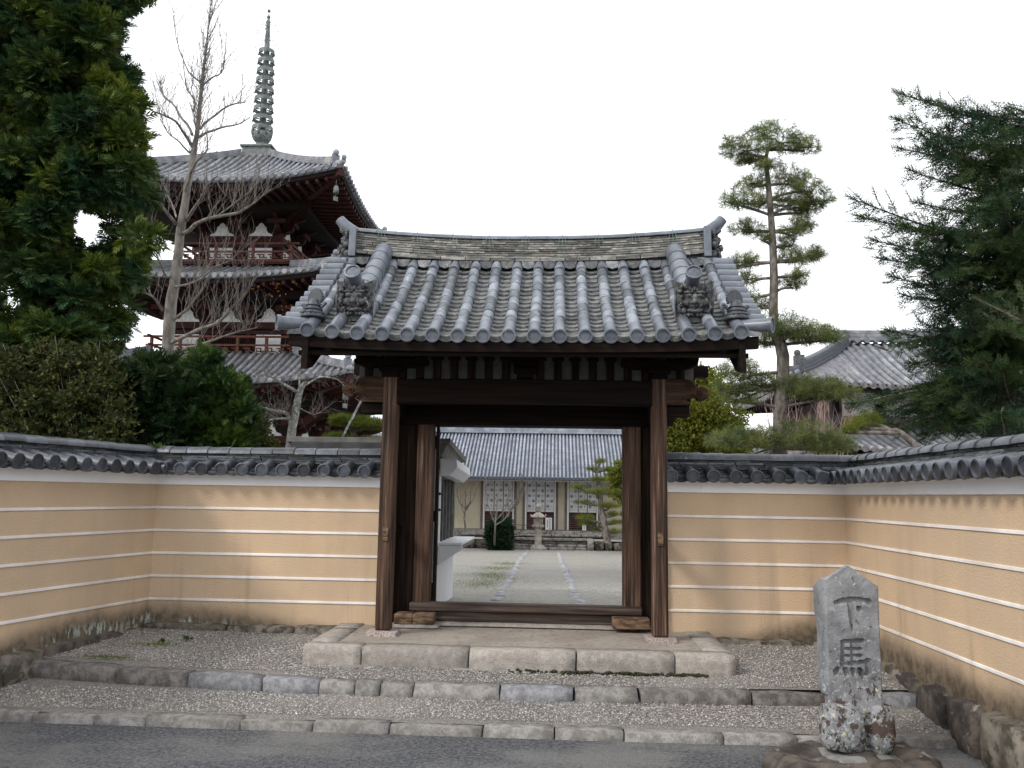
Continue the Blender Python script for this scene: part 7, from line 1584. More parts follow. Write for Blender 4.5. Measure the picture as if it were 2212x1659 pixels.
# dark conifer and lighter young cypress
def conifer(name, label, CLs, base, per, size, m, seed, tpl='fan', **kw):
    t = tree(name, label, 'tree', base); rel(crown('crown', t, CLs, per, size, tpl, M[m], seed, **kw), base)
    C_ = np.array(CLs); top = float(C_[:, 2].max()); mb = MB(); mb.tube([base, (base[0], base[1], (base[2]+top)/2), (base[0]+.02, base[1], top-.15)], [.09, .06, .01], 7)
    rel(link('trunk', mb.mesh('trunk', M['bark_brown']), t), base); return t
conifer('dark_conifer', 'blackish green young conifer behind the left corner of the walls', [(-4.59,9.48,2.54,0.17),(-5.12,9.87,2.68,0.14),(-4.83,10.35,2.31,0.13),(-4.43,9.62,2.31,0.11),(-4.91,9.94,2.10,0.14),(-4.30,9.40,2.65,0.16),(-4.71,10.12,2.83,0.16),(-5.05,10.02,2.18,0.16),(-4.51,10.13,2.67,0.18),(-5.02,9.73,2.14,0.14),(-4.93,9.62,2.30,0.18),(-4.87,9.74,2.47,0.16),(-5.18,10.12,2.97,0.17),(-4.28,9.97,2.43,0.19),(-4.71,9.51,2.99,0.12),(-5.10,10.23,2.60,0.18),(-4.54,9.90,2.90,0.16),(-4.56,9.91,2.54,0.12),(-4.73,9.83,2.99,0.15),(-4.20,9.32,2.62,0.15),(-4.92,9.73,2.26,0.14),(-5.35,10.31,2.54,0.15),(-4.59,10.23,2.06,0.17),(-4.71,9.98,2.79,0.15),(-5.05,9.73,2.61,0.16),(-5.16,9.86,2.94,0.14),(-4.87,9.61,2.93,0.13),(-5.22,10.33,2.55,0.12),(-4.98,10.27,2.39,0.19),(-5.28,10.27,2.55,0.11),(-4.78,10.14,2.98,0.18),(-4.93,10.07,2.86,0.13),(-4.81,9.84,2.24,0.17),(-4.35,9.30,1.99,0.13),(-4.93,9.98,2.37,0.17),(-4.50,9.69,2.67,0.16),(-5.00,9.74,2.09,0.13),(-4.63,9.48,2.34,0.15),(-4.28,9.31,2.26,0.17),(-4.81,9.92,2.64,0.13),(-4.75,9.98,2.96,0.18),(-4.40,9.52,2.08,0.14),(-4.45,9.80,2.28,0.16),(-4.62,10.02,2.75,0.15),(-4.42,9.67,2.53,0.14),(-4.82,9.52,2.79,0.15),(-4.54,9.53,2.16,0.18),(-4.88,10.18,2.22,0.18),(-4.73,9.92,2.43,0.12),(-4.71,9.45,2.93,0.17),(-4.19,9.72,2.52,0.15),(-4.96,9.84,2.12,0.16),(-4.53,10.11,2.42,0.15),(-5.28,10.39,2.99,0.11),(-4.35,9.55,2.10,0.11),(-4.80,9.81,2.75,0.14),(-4.81,9.99,2.36,0.17),(-5.13,9.98,2.68,0.11),(-4.25,9.57,2.63,0.12),(-4.68,10.07,2.10,0.13),(-4.41,9.68,2.78,0.17),(-4.82,9.32,2.17,0.11),(-4.17,9.71,2.22,0.12),(-4.42,9.88,2.36,0.15),(-4.58,10.12,2.43,0.13),(-4.79,9.71,2.81,0.13),(-4.54,9.35,2.83,0.12),(-4.51,9.86,2.69,0.14),(-4.66,9.94,2.45,0.18),(-4.74,9.35,2.18,0.12),(-4.73,9.95,2.32,0.11),(-4.83,9.68,2.30,0.12),(-4.92,10.26,2.89,0.18),(-4.60,10.18,2.74,0.19),(-4.65,9.48,2.49,0.11),(-4.72,10.04,3.04,0.17),(-4.77,9.74,2.67,0.16),(-4.78,9.86,2.12,0.13),(-4.22,9.46,2.11,0.15),(-5.11,9.88,2.93,0.13),(-4.25,9.50,2.68,0.16),(-5.14,9.87,2.01,0.18),(-4.59,10.16,2.55,0.16),(-4.37,9.95,2.19,0.15),(-4.60,9.52,2.36,0.14),(-4.43,9.54,2.74,0.11),(-4.53,10.22,2.14,0.16),(-4.62,9.61,3.01,0.13),(-4.81,9.37,2.60,0.11),(-4.33,9.52,2.61,0.12),(-4.50,10.23,2.22,0.13),(-4.81,9.94,2.97,0.11),(-4.50,9.39,2.73,0.14),(-4.73,10.26,2.84,0.12),(-4.79,9.32,2.39,0.17),(-4.96,9.86,2.54,0.13),(-4.94,9.85,3.04,0.17),(-4.56,9.96,2.41,0.15),(-4.42,9.57,2.42,0.13),(-5.18,10.09,2.38,0.12),(-5.03,9.97,2.98,0.13),(-4.77,10.34,2.44,0.16),(-4.55,9.38,2.01,0.13),(-4.73,9.67,2.58,0.11),(-5.00,10.14,2.13,0.13),(-4.66,10.18,2.24,0.11),(-4.92,9.58,2.57,0.16),(-5.15,10.14,2.43,0.18),(-4.87,9.88,2.96,0.16),(-4.62,9.41,2.14,0.11),(-4.75,10.01,2.20,0.15),(-4.85,9.82,2.64,0.16),(-4.69,9.82,2.11,0.13),(-4.82,9.64,2.62,0.14),(-4.89,10.04,2.72,0.18),(-5.34,10.23,2.17,0.12),(-4.12,9.42,2.27,0.14),(-4.22,9.36,2.45,0.17),(-4.74,9.68,2.86,0.11),(-5.09,10.22,3.10,0.12),(-4.79,10.24,2.15,0.15),(-4.44,9.47,2.18,0.18),(-4.63,10.01,2.30,0.11),(-4.73,10.13,2.60,0.11),(-4.68,10.16,2.55,0.19),(-4.72,10.21,2.16,0.16),(-4.95,9.56,2.74,0.19),(-4.67,9.91,2.11,0.12),(-5.18,10.11,2.77,0.12),(-4.61,9.88,2.52,0.12)], ((-4.732,9.900,2.114)[0], 9.9, .3), 75, .17, 'darkfir', 63, bias=(0, -.2, .25), flat=.8, shell=.1)
conifer('young_cypress', 'bright green young cypress rising above the left front wall', [(-4.22,10.36,2.89,0.11),(-4.38,10.55,2.74,0.12),(-4.43,10.17,2.66,0.17),(-3.82,9.63,2.28,0.13),(-4.14,9.67,3.08,0.17),(-3.98,9.45,2.30,0.17),(-3.98,9.73,2.22,0.13),(-4.18,9.92,2.02,0.14),(-4.40,10.50,2.19,0.12),(-4.04,10.00,2.86,0.12),(-4.09,10.14,2.60,0.10),(-4.04,9.53,2.65,0.15),(-4.20,10.12,2.69,0.17),(-4.05,9.62,2.31,0.12),(-4.52,10.49,2.85,0.16),(-3.65,9.41,2.44,0.12),(-4.04,9.84,2.12,0.14),(-3.86,9.54,2.65,0.17),(-4.38,10.32,2.52,0.10),(-4.33,10.59,2.26,0.15),(-4.01,10.30,2.87,0.13),(-3.72,9.79,2.40,0.15),(-3.97,9.90,2.14,0.12),(-4.25,9.97,2.97,0.16),(-4.24,10.56,2.32,0.15),(-4.20,9.42,2.45,0.15),(-4.07,9.85,2.26,0.17),(-4.51,10.53,2.69,0.17),(-4.22,10.05,2.48,0.13),(-4.33,10.22,2.77,0.15),(-4.50,10.32,2.95,0.16),(-3.78,9.90,2.80,0.11),(-3.75,9.70,2.41,0.10),(-3.96,10.44,2.31,0.14),(-4.12,9.92,2.01,0.16),(-4.42,10.28,2.57,0.14),(-3.73,9.51,2.62,0.15),(-4.20,10.02,2.67,0.10),(-4.48,10.50,2.44,0.15),(-4.24,10.47,2.45,0.10),(-4.34,10.08,2.60,0.17),(-4.38,10.16,3.06,0.11),(-4.11,9.53,2.08,0.14),(-3.94,9.70,2.33,0.15),(-3.98,10.17,2.67,0.10),(-4.18,9.83,2.90,0.17),(-4.35,9.81,2.81,0.15),(-4.33,10.31,2.06,0.15),(-4.07,9.70,2.24,0.12),(-4.03,9.92,2.43,0.14),(-4.44,10.16,2.25,0.16),(-4.04,9.81,2.59,0.10),(-3.95,9.80,2.50,0.17),(-4.06,9.53,2.87,0.11),(-3.92,9.47,2.75,0.11),(-4.04,10.35,2.12,0.12),(-3.82,9.51,2.78,0.14),(-4.06,10.14,2.34,0.13),(-3.64,9.44,2.15,0.15),(-4.20,10.33,2.81,0.10),(-4.15,9.60,2.97,0.10),(-4.18,9.97,2.24,0.13),(-4.13,9.53,2.25,0.14),(-4.02,10.16,2.64,0.14),(-3.78,9.49,2.18,0.12),(-4.43,10.13,2.75,0.13),(-4.01,9.45,2.50,0.12),(-4.55,10.20,2.34,0.16),(-4.30,10.38,2.81,0.10),(-4.14,10.20,2.67,0.11),(-3.98,9.54,2.67,0.11),(-3.95,9.98,2.48,0.15),(-4.19,9.41,2.20,0.12),(-3.78,9.76,2.53,0.14),(-4.17,10.48,2.78,0.15),(-4.21,9.87,2.24,0.14),(-4.10,9.92,2.49,0.10),(-3.57,9.44,2.52,0.11),(-4.17,9.80,2.74,0.14),(-4.31,10.56,2.84,0.13),(-3.84,9.52,2.11,0.14),(-4.14,10.23,2.42,0.11),(-4.22,10.55,2.28,0.13),(-4.18,10.19,2.26,0.13),(-3.95,9.60,2.61,0.11),(-3.92,9.55,2.12,0.14),(-3.85,9.79,2.33,0.10),(-4.56,10.30,2.56,0.16),(-3.70,9.83,2.46,0.16),(-4.43,10.31,3.12,0.13),(-4.27,10.50,2.69,0.13),(-4.63,10.56,2.17,0.14),(-4.14,9.42,2.99,0.11),(-4.51,10.35,2.50,0.14),(-4.04,10.32,2.21,0.12),(-4.03,9.61,2.42,0.12),(-3.94,9.87,2.66,0.12),(-4.04,9.63,2.55,0.17),(-4.34,10.18,2.33,0.11),(-4.52,10.25,2.61,0.11),(-4.14,10.18,2.76,0.16),(-4.36,10.44,2.24,0.17),(-3.65,9.67,2.15,0.16),(-4.21,10.33,2.60,0.12),(-3.82,9.61,2.39,0.10),(-3.89,9.83,2.18,0.16),(-4.37,10.41,2.60,0.11),(-4.33,10.13,2.91,0.11),(-3.84,9.52,2.51,0.11),(-4.35,9.74,2.74,0.13),(-4.10,9.89,2.85,0.15),(-4.05,10.00,2.51,0.11),(-3.92,9.86,2.53,0.15),(-3.86,9.43,2.52,0.12),(-4.07,9.71,2.80,0.14),(-4.28,10.36,2.72,0.15),(-3.95,10.13,2.81,0.11),(-3.96,9.64,2.84,0.14),(-4.23,9.70,2.63,0.12),(-3.89,9.41,2.26,0.13),(-4.01,9.40,2.38,0.12),(-3.76,9.63,2.28,0.10),(-4.06,10.16,2.62,0.12),(-3.70,9.45,2.13,0.13),(-4.20,9.66,2.71,0.11),(-4.31,10.60,2.17,0.17),(-4.34,10.37,2.69,0.11),(-4.28,9.70,2.02,0.15),(-3.91,10.11,2.46,0.11),(-4.28,9.94,3.08,0.15)], ((-4.151,10.000,2.127)[0], 10.0, .3), 75, .16, 'thuja', 64, bias=(0, -.1, .8), flat=1.2, shell=.1)
conifer('young_cypress', 'small yellowish green bush between the young cypress and the plum tree', [(-3.90,10.94,2.38,0.18),(-4.01,10.92,2.33,0.20),(-4.08,11.05,2.25,0.13),(-3.68,10.66,2.08,0.13),(-4.07,11.12,2.19,0.14),(-4.09,11.10,2.43,0.18),(-4.00,11.01,2.12,0.12),(-3.84,10.55,2.23,0.12),(-4.12,11.05,2.44,0.15),(-3.81,11.02,2.05,0.13),(-3.83,10.60,2.14,0.13),(-3.74,10.56,2.20,0.18),(-3.96,10.91,2.31,0.14),(-3.80,10.87,2.10,0.17),(-3.68,10.71,2.12,0.12),(-4.12,11.08,2.21,0.15),(-3.80,10.56,2.42,0.18),(-3.95,10.75,2.32,0.13),(-4.06,10.85,2.41,0.17),(-3.86,10.62,2.03,0.16),(-3.90,10.98,2.27,0.16),(-3.71,10.57,2.09,0.17),(-3.97,11.07,2.14,0.13),(-3.87,10.81,2.12,0.13),(-4.08,10.95,2.34,0.14),(-4.09,10.98,2.53,0.20)], ((-3.962,10.800,2.178)[0], 10.8, .3), 50, .09, 'olive', 641, 'leaf', bias=(0, 0, .3), shell=.3)
# tiered pines
def pine(label, base, trunk, pads, m, seed, per=90, size=.15, name='pine_tree', mt='bark_pine', rb=.03):
    """pads: (x,y,z,rx,rz) flat needle cushions"""
    t = tree(name, label, 'tree', base); mb = MB(); P = smooth_pts([p for p, _ in trunk]); rr = []
    for i in range(len(trunk)-1):
        for j in range(3): rr.append(trunk[i][1]+(trunk[i+1][1]-trunk[i][1])*j/3)
    rr.append(trunk[-1][1]); mb.tube(P, rr, 9, cap=False); rel(link('trunk', mb.mesh('trunk', M[mt]), t), base)
    g = random.Random(seed); rg = np.random.default_rng(seed); Ps = []; Ds = []
    for (x, y, z, rx, rz) in pads:
        e = Vector((x, y, z)); 
        s_ = min(P, key=lambda p: abs(p.z-(z-rx*.35))+.0*(p-e).length)
        mid = s_.lerp(e, .55)+Vector((g.uniform(-.05, .05), 0, -rx*.12)); mb = MB(); mb.tube(smooth_pts([s_, mid, e-Vector((0, 0, rz*.4))]), [rb*(1-.06*i) for i in range(7)], 6, cap=False)
        for k in range(6):
            a = g.uniform(0, 6.28); ee = e+Vector((rx*.75*math.cos(a), rx*.5*math.sin(a), -rz*.1)); mb.tube([mid.lerp(e, .5), (mid.lerp(e, .6)+ee)/2+Vector((0, 0, -.02)), ee], [rb*.4, rb*.3, rb*.12], 4, cap=False)
        rel(link('limb', mb.mesh('limb', M[mt]), t), base)
        n = int(per*(rx/.4)**1.7)+8
        d = rg.normal(size=(n, 3)); d /= np.linalg.norm(d, axis=1, keepdims=True); q = rg.random(n)**.4
        d[:, 2] = np.where(d[:, 2] < 0, d[:, 2]*.45, d[:, 2])-.1
        Ps.append(np.array([x, y, z])+d*q[:, None]*np.array([rx, rx*.75, rz])); Ds.append(d*np.array([1.2, 1.2, .8])+np.array([0, 0, .55])+rg.normal(size=(n, 3))*.25)
    Pn = np.concatenate(Ps); Dn = np.concatenate(Ds)
    V, F = scatter(Pn, Dn, rg.uniform(size*.75, size*1.15, len(Pn)), 'tuft', rg); rel(link('needles', fast_mesh('needles', V, F, M[m]), t), base); return t
def PAD(p, rx, rz): return (*p, rx, rz)
k15 = 15/1825
PADS = [((3.349,15.000,7.974), 46, 22), ((3.825,15.200,8.328), 30, 20), ((4.052,14.800,8.042), 44, 30), ((4.504,15.000,7.994), 34, 18), ((3.565,15.300,7.857), 30, 16), ((3.810,14.800,7.589), 26, 18),
        ((3.562,15.000,7.318), 32, 20), ((4.310,15.200,7.455), 40, 22), ((4.438,14.800,7.169), 30, 18), ((3.308,14.900,6.950), 42, 22), ((3.709,15.200,6.968), 24, 14), ((4.200,15.000,6.940), 40, 22), ((4.697,15.000,6.982), 34, 20), ((4.504,15.200,6.878), 34, 16),
        ((3.402,15.000,6.445), 34, 16), ((3.713,15.000,6.272), 18, 12), ((4.239,14.900,6.361), 30, 18), ((4.493,15.000,6.488), 22, 14), ((4.124,15.100,6.165), 24, 14),
        ((4.312,15.000,5.894), 38, 14), ((4.666,15.000,5.980), 22, 12), ((3.452,15.200,5.898), 28, 16), ((3.246,15.100,5.801), 20, 14), ((3.512,15.200,5.569), 22, 18), ((4.218,15.000,5.450), 26, 20), ((4.323,14.900,5.577), 18, 14),
        ((3.467,15.400,5.272), 30, 16), ((3.709,15.200,5.096), 22, 16),
        ((3.963,14.800,4.565), 60, 26), ((4.389,14.900,4.471), 62, 22), ((4.821,15.000,4.467), 34, 14), ((3.710,15.100,4.396), 26, 16),
        ((3.225,14.800,3.803), 42, 22), ((3.118,15.000,3.542), 36, 20), ((3.717,15.200,3.631), 50, 20), ((3.238,14.900,3.342), 40, 16), ((4.350,15.000,3.528), 60, 20), ((4.804,14.800,3.450), 50, 18),
        ((3.023,14.700,2.579), 46, 18), ((3.518,14.800,2.608), 50, 20), ((4.248,14.600,2.627), 66, 26), ((4.663,14.700,2.520), 50, 18)]
pine('tall slender pine with tufted clumps standing against the sky right of the gate', ((3.915,15.000,2.529)[0], 15, .1),
     [((3.907,15.000,2.206), .13), ((3.947,15.000,3.180), .118), ((4.019,15.000,4.087), .112), ((3.872,15.000,4.671), .085), ((3.892,15.000,5.517), .075), ((3.880,15.000,6.376), .062), ((3.835,15.000,7.247), .05), ((3.806,15.000,7.776), .035), ((3.923,15.000,8.131), .015)],
     [PAD(p, a*k15*1.22, b_*k15*1.75) for p, a, b_ in PADS], 'pine_tall', 71, 92, .18)
k17 = 13/1825
pine('low pine branch with yellow-green cushions above the right front wall', ((1.835,13.000,2.383)[0], 13.2, .1), [((1.577,13.200,2.105), .07), ((1.507,13.200,2.391), .06), ((1.366,13.200,2.604), .03)],
     [PAD(p, a*k17, b_*k17) for p, a, b_ in (((1.470,13.500,2.592), 40, 18),)], 'pine_bright', 72, 60, .12)
# niwaki pine left of the gate
pine('cloud-pruned pine with three bright cushions left of the gate', ((-2.879,12.000,2.164)[0], 12, .1), [((-2.823,12.000,1.934), .05), ((-2.865,12.000,2.330), .045), ((-2.946,12.000,2.495), .03), ((-2.996,12.000,2.562), .02)],
     [PAD(p, a*12/1825, b_*12/1825) for p, a, b_ in (((-3.052,12.000,2.608), 36, 14), ((-2.704,11.900,2.563), 44, 16), ((-3.083,11.800,2.340), 34, 12), ((-2.592,11.800,2.294), 34, 12), ((-2.545,12.100,2.555), 26, 12))], 'pine_bright', 73, 620, .10)
prop = thing('bamboo_prop', 'pale slanting pole propping the cloud-pruned pine', 'pole', (-2.990,11.700,2.309)); mb = MB(); q0, q1 = Vector((-3.003,11.700,2.296)), Vector((-2.737,11.700,2.859)); mb.tube([q0-(q1-q0)*.6, q0, q1], [.02, .02, .018], 6)
rel(link('pole_shaft', mb.mesh('pole_shaft', M['bark_lichen']), prop), (-2.990,11.700,2.309))
# courtyard pine with flat tiers
kc = 31/1825
pine('trained pine with flat tiers on the courtyard terrace', ((2.021,33.000,-0.048)[0], 33, -.5), [((2.021,33.000,-0.170), .14), ((1.897,33.000,0.563), .13), ((1.754,33.000,1.264), .11), ((1.735,33.000,1.884), .09), ((1.591,33.000,2.326), .06), ((1.679,33.000,2.809), .03)],
     [PAD(p, a*33/1825, b_*33/1825) for p, a, b_ in (((1.715,33.000,2.935), 18, 6), ((1.447,33.000,2.645), 16, 5), ((1.995,33.200,2.641), 15, 5), ((1.617,32.800,2.251), 22, 6), ((0.914,33.000,1.924), 22, 5), ((1.618,32.800,1.757), 38, 6), ((2.264,33.200,1.769), 22, 6), ((1.131,33.000,1.343), 22, 5), ((2.126,33.000,1.235), 34, 5), ((1.180,32.800,0.766), 24, 5), ((2.339,33.000,0.922), 24, 5), ((1.284,33.200,0.528), 20, 5), ((2.339,33.000,0.605), 22, 4), ((1.641,33.200,0.340), 24, 4), ((2.339,33.000,0.255), 18, 5))], 'pine_bright', 74, 30, .22, rb=.06)
# bush in the court
bb = (-2.329,35.500,-0.631)
bu = tree('round_bush', 'dark green clipped bush beside the terrace steps', 'bush', bb)
rel(crown('crown', bu, [(-1.97,35.92,-0.44,0.17),(-2.58,36.56,0.03,0.24),(-2.25,36.43,0.27,0.15),(-2.06,35.52,-0.51,0.24),(-2.24,35.48,0.08,0.18),(-2.23,35.22,0.36,0.24),(-2.07,35.51,0.05,0.21),(-2.66,36.09,-0.30,0.18),(-2.60,36.32,0.11,0.18),(-2.09,36.52,-0.20,0.25),(-2.02,35.41,-0.42,0.22),(-1.94,35.97,0.12,0.19),(-2.40,35.20,0.14,0.19),(-2.17,36.49,-0.66,0.18),(-2.53,35.42,-0.45,0.18),(-2.25,35.89,0.31,0.20),(-2.39,36.23,-0.17,0.20),(-2.04,35.21,-0.26,0.14),(-2.15,35.69,-0.54,0.18),(-2.37,36.30,-0.29,0.24),(-2.37,35.68,-0.30,0.23),(-2.52,35.91,-0.54,0.22),(-2.24,35.89,0.23,0.15),(-2.22,36.04,-0.02,0.22),(-2.24,35.89,-0.11,0.21),(-2.53,36.14,-0.11,0.16),(-2.06,35.29,0.35,0.16),(-2.10,35.97,-0.03,0.19),(-2.53,36.49,-0.04,0.16),(-2.36,35.20,0.44,0.15),(-2.56,36.04,0.08,0.25),(-2.01,36.08,0.22,0.20),(-2.45,35.29,0.37,0.20),(-2.35,35.36,-0.61,0.19),(-2.06,35.67,0.42,0.19),(-2.55,36.44,0.21,0.19),(-1.99,35.86,0.02,0.24),(-2.60,35.55,-0.03,0.18),(-1.98,36.30,0.11,0.14),(-2.12,36.12,0.39,0.16),(-2.47,35.49,-0.12,0.25),(-2.40,36.00,-0.13,0.17),(-2.11,35.63,0.32,0.20),(-2.65,35.46,-0.13,0.17),(-2.21,36.18,0.32,0.25),(-2.07,36.46,-0.38,0.19),(-2.14,36.54,-0.50,0.14),(-2.19,35.53,-0.03,0.21),(-2.41,35.44,0.06,0.22),(-2.45,35.79,-0.00,0.16),(-2.30,36.52,0.44,0.23),(-2.30,35.59,0.47,0.22),(-2.37,35.53,0.21,0.20),(-2.34,36.42,0.03,0.14),(-2.27,35.70,-0.52,0.23),(-2.43,35.77,0.47,0.18),(-2.53,36.19,-0.33,0.19),(-2.35,36.37,0.41,0.18),(-2.24,35.76,-0.17,0.22),(-2.30,35.83,0.05,0.17)], 60, .22, 'leaf', M['bush'], 65, shell=.5), bb)
mb = MB(); mb.ball(Vector((-2.288,35.900,-0.081)), (.3, .25, .5)); rel(link('stems', mb.mesh('stems', M['bark_brown']), bu), bb)
# yellow-green trees right of the gate
yb = ((3.090,19.000,2.758)[0], 19, .0)
yt = tree('yellow_green_tree', 'dense yellow-green camellia-like tree behind the right front wall', 'tree', yb)
rel(crown('crown', yt, [(3.10,18.61,3.25,0.34),(3.87,19.38,3.19,0.29),(2.55,19.78,3.11,0.38),(2.88,20.16,3.27,0.36),(2.51,17.70,2.45,0.45),(2.53,18.81,2.65,0.27),(3.73,20.42,2.71,0.30),(2.41,17.78,2.50,0.32),(3.01,19.13,3.18,0.45),(3.40,19.28,2.86,0.31),(3.76,18.69,2.86,0.38),(2.40,18.44,2.91,0.43),(2.56,20.46,2.46,0.32),(3.27,17.87,3.03,0.39),(3.50,20.49,3.68,0.38),(3.80,18.85,2.76,0.32),(2.35,17.74,2.88,0.39),(4.11,19.57,3.33,0.31),(3.74,19.69,3.49,0.27),(2.65,17.62,3.30,0.32),(3.33,18.53,2.65,0.46),(3.70,20.19,3.10,0.44),(3.31,19.07,3.42,0.40),(3.61,17.68,2.38,0.38),(2.81,18.19,2.65,0.45),(3.23,17.97,2.52,0.31),(2.94,19.41,3.38,0.29),(3.05,17.85,2.97,0.36),(2.89,20.13,2.92,0.47),(3.36,19.28,2.66,0.42),(3.90,20.36,3.36,0.34),(3.43,17.78,2.52,0.44),(3.48,17.65,2.66,0.27),(3.32,20.26,2.92,0.41),(2.81,19.15,2.54,0.28),(3.14,17.68,3.20,0.43),(3.42,18.90,3.11,0.35),(3.38,17.60,2.69,0.28),(3.59,19.98,2.61,0.29),(4.00,20.21,3.00,0.32),(2.73,18.37,2.81,0.44),(3.56,18.26,3.12,0.32),(2.55,19.13,3.06,0.45),(2.95,18.19,2.91,0.47),(3.00,19.92,2.66,0.43),(3.50,19.90,2.69,0.31),(2.12,18.67,2.43,0.28),(3.54,17.81,2.82,0.45),(2.91,18.03,3.54,0.30),(2.76,17.58,3.06,0.28),(2.84,19.01,2.85,0.42),(4.16,20.46,2.85,0.29),(3.43,18.93,2.91,0.36),(3.59,18.52,2.88,0.42),(3.54,19.61,3.20,0.30),(3.25,18.06,3.65,0.36),(2.42,19.28,2.36,0.41),(3.29,20.31,3.54,0.30),(2.66,20.09,2.61,0.36),(2.81,18.54,3.27,0.34),(3.04,18.17,3.66,0.38),(3.39,20.33,2.68,0.41),(3.21,19.75,3.27,0.34),(3.33,18.07,3.23,0.38),(2.24,17.96,2.65,0.38),(2.30,18.55,2.67,0.31),(3.01,19.04,2.50,0.32),(3.42,19.24,3.30,0.40),(2.24,19.95,2.99,0.29),(2.75,17.53,2.86,0.35),(2.37,18.05,3.05,0.35),(2.88,19.68,3.21,0.30),(2.94,18.64,2.68,0.36),(2.52,17.80,2.91,0.37),(3.61,18.29,2.77,0.33),(3.12,20.06,2.76,0.27),(2.97,17.84,3.22,0.31),(3.96,19.22,3.07,0.34),(2.74,18.78,2.94,0.35),(2.57,18.42,3.05,0.30),(2.21,20.15,2.66,0.27),(2.74,19.56,3.31,0.28),(3.51,18.87,3.25,0.33),(2.95,17.79,2.67,0.35),(3.49,19.21,3.53,0.28),(3.50,18.48,3.39,0.27),(2.69,18.33,3.02,0.31),(3.04,19.21,3.40,0.29),(3.45,20.17,3.28,0.30),(2.77,18.62,3.17,0.34),(3.26,18.67,3.72,0.35),(4.21,20.03,2.68,0.47),(3.99,20.19,3.35,0.27),(3.21,19.58,2.77,0.39),(3.02,20.06,3.28,0.35),(3.08,18.15,3.13,0.33),(2.72,20.49,2.70,0.43),(3.11,19.02,2.92,0.44),(2.54,19.69,2.72,0.40),(3.66,20.01,3.58,0.29),(3.97,20.33,2.79,0.30),(2.61,18.56,2.52,0.27),(2.91,17.57,3.36,0.40),(2.45,20.28,2.76,0.36),(3.11,19.18,3.28,0.38),(3.30,20.38,3.08,0.38),(3.27,19.55,2.92,0.38),(3.15,18.10,3.33,0.42),(3.94,19.63,2.95,0.29),(3.13,17.52,2.88,0.33),(2.35,20.19,3.36,0.38),(3.63,20.19,2.82,0.36),(3.77,19.08,2.71,0.32),(3.55,20.31,3.49,0.44),(2.88,19.74,2.98,0.40),(2.97,19.38,2.68,0.41),(3.21,20.29,3.24,0.34),(2.27,19.44,3.16,0.39),(3.58,18.67,3.13,0.27),(2.58,19.10,2.40,0.32),(2.23,18.72,2.51,0.28),(3.01,19.56,3.67,0.35),(3.31,18.25,2.82,0.34),(3.12,19.73,3.00,0.38),(3.20,18.48,2.62,0.37),(3.70,19.04,2.84,0.40),(2.83,19.35,2.37,0.31),(3.05,18.66,3.45,0.46),(3.11,19.04,2.69,0.45),(3.16,20.48,2.86,0.40),(2.25,20.43,2.51,0.47),(3.93,19.87,2.67,0.37),(3.72,17.84,2.69,0.39),(3.64,20.12,2.97,0.31),(3.45,18.40,2.53,0.45),(2.24,18.42,3.03,0.39),(3.75,20.12,2.52,0.36),(3.11,19.74,3.10,0.30),(2.72,18.91,3.07,0.29),(2.66,19.30,2.62,0.32),(4.14,20.36,3.21,0.28),(3.59,20.24,3.29,0.33),(2.70,20.11,2.91,0.32),(3.14,17.99,2.64,0.39),(2.43,19.89,2.92,0.44),(3.76,19.91,2.85,0.46),(3.45,19.08,2.57,0.29),(2.14,17.88,2.54,0.27),(2.27,19.33,2.90,0.37),(3.41,18.55,3.32,0.31),(2.02,17.77,2.95,0.32),(3.20,20.43,2.59,0.36),(2.76,19.18,2.83,0.27),(2.65,18.57,2.62,0.32),(2.40,20.26,3.13,0.35),(3.59,19.56,2.63,0.36),(2.44,17.51,2.73,0.41),(2.47,19.13,2.61,0.31),(3.72,19.71,2.60,0.31),(3.60,19.44,3.01,0.47),(2.49,17.85,3.06,0.35),(2.23,18.41,2.88,0.35),(4.13,19.83,2.41,0.27),(3.69,18.03,3.28,0.41),(2.11,17.56,2.88,0.29),(3.25,18.85,2.91,0.28),(3.21,17.79,3.48,0.31),(2.28,19.73,2.67,0.31),(2.90,19.54,2.88,0.29),(3.31,19.08,2.45,0.33)], 190, .12, 'leaf', M['yellowgreen'], 66, bias=(0, -.2, .4), shell=.3), yb)
mb = MB(); mb.tube([(yb[0], 19, 0), (yb[0], 19.2, 2.5)], [.15, .08], 8); rel(link('trunk', mb.mesh('trunk', M['bark']), yt), yb)
yb2 = ((4.366,24.000,3.857)[0], 24, -.3)
yt = tree('yellow_green_tree', 'thin airy tree top showing between the gate eave and the tall pine', 'tree', yb2)
rel(crown('crown', yt, [(3.99,23.01,4.15,0.35),(4.22,23.56,4.84,0.25),(4.30,24.11,4.69,0.37),(4.25,23.50,4.62,0.21),(4.49,24.74,4.77,0.27),(4.51,23.29,4.51,0.24),(4.14,23.48,4.71,0.22),(4.65,24.10,4.73,0.26),(3.79,23.06,4.69,0.23),(4.46,24.05,4.77,0.35),(4.26,24.37,4.62,0.27),(4.49,24.82,4.48,0.23),(4.39,23.27,4.25,0.28),(4.06,23.73,4.98,0.24),(4.67,24.16,4.43,0.28),(4.65,24.43,4.54,0.31),(4.37,24.32,4.61,0.26),(4.02,23.38,4.87,0.30),(4.45,24.15,5.05,0.22),(4.57,24.65,4.61,0.34),(4.31,24.73,4.52,0.36),(4.18,24.31,4.77,0.23),(4.12,23.43,4.56,0.25),(4.24,23.16,4.79,0.34),(3.91,23.26,4.98,0.22),(4.26,24.67,4.99,0.31),(4.32,23.76,4.40,0.35),(4.53,23.28,4.71,0.34),(4.05,24.15,5.06,0.28),(4.03,23.45,4.72,0.23)], 16, .24, 'leaf', M['yellowgreen'], 67, bias=(0, 0, .4), shell=.2), yb2)
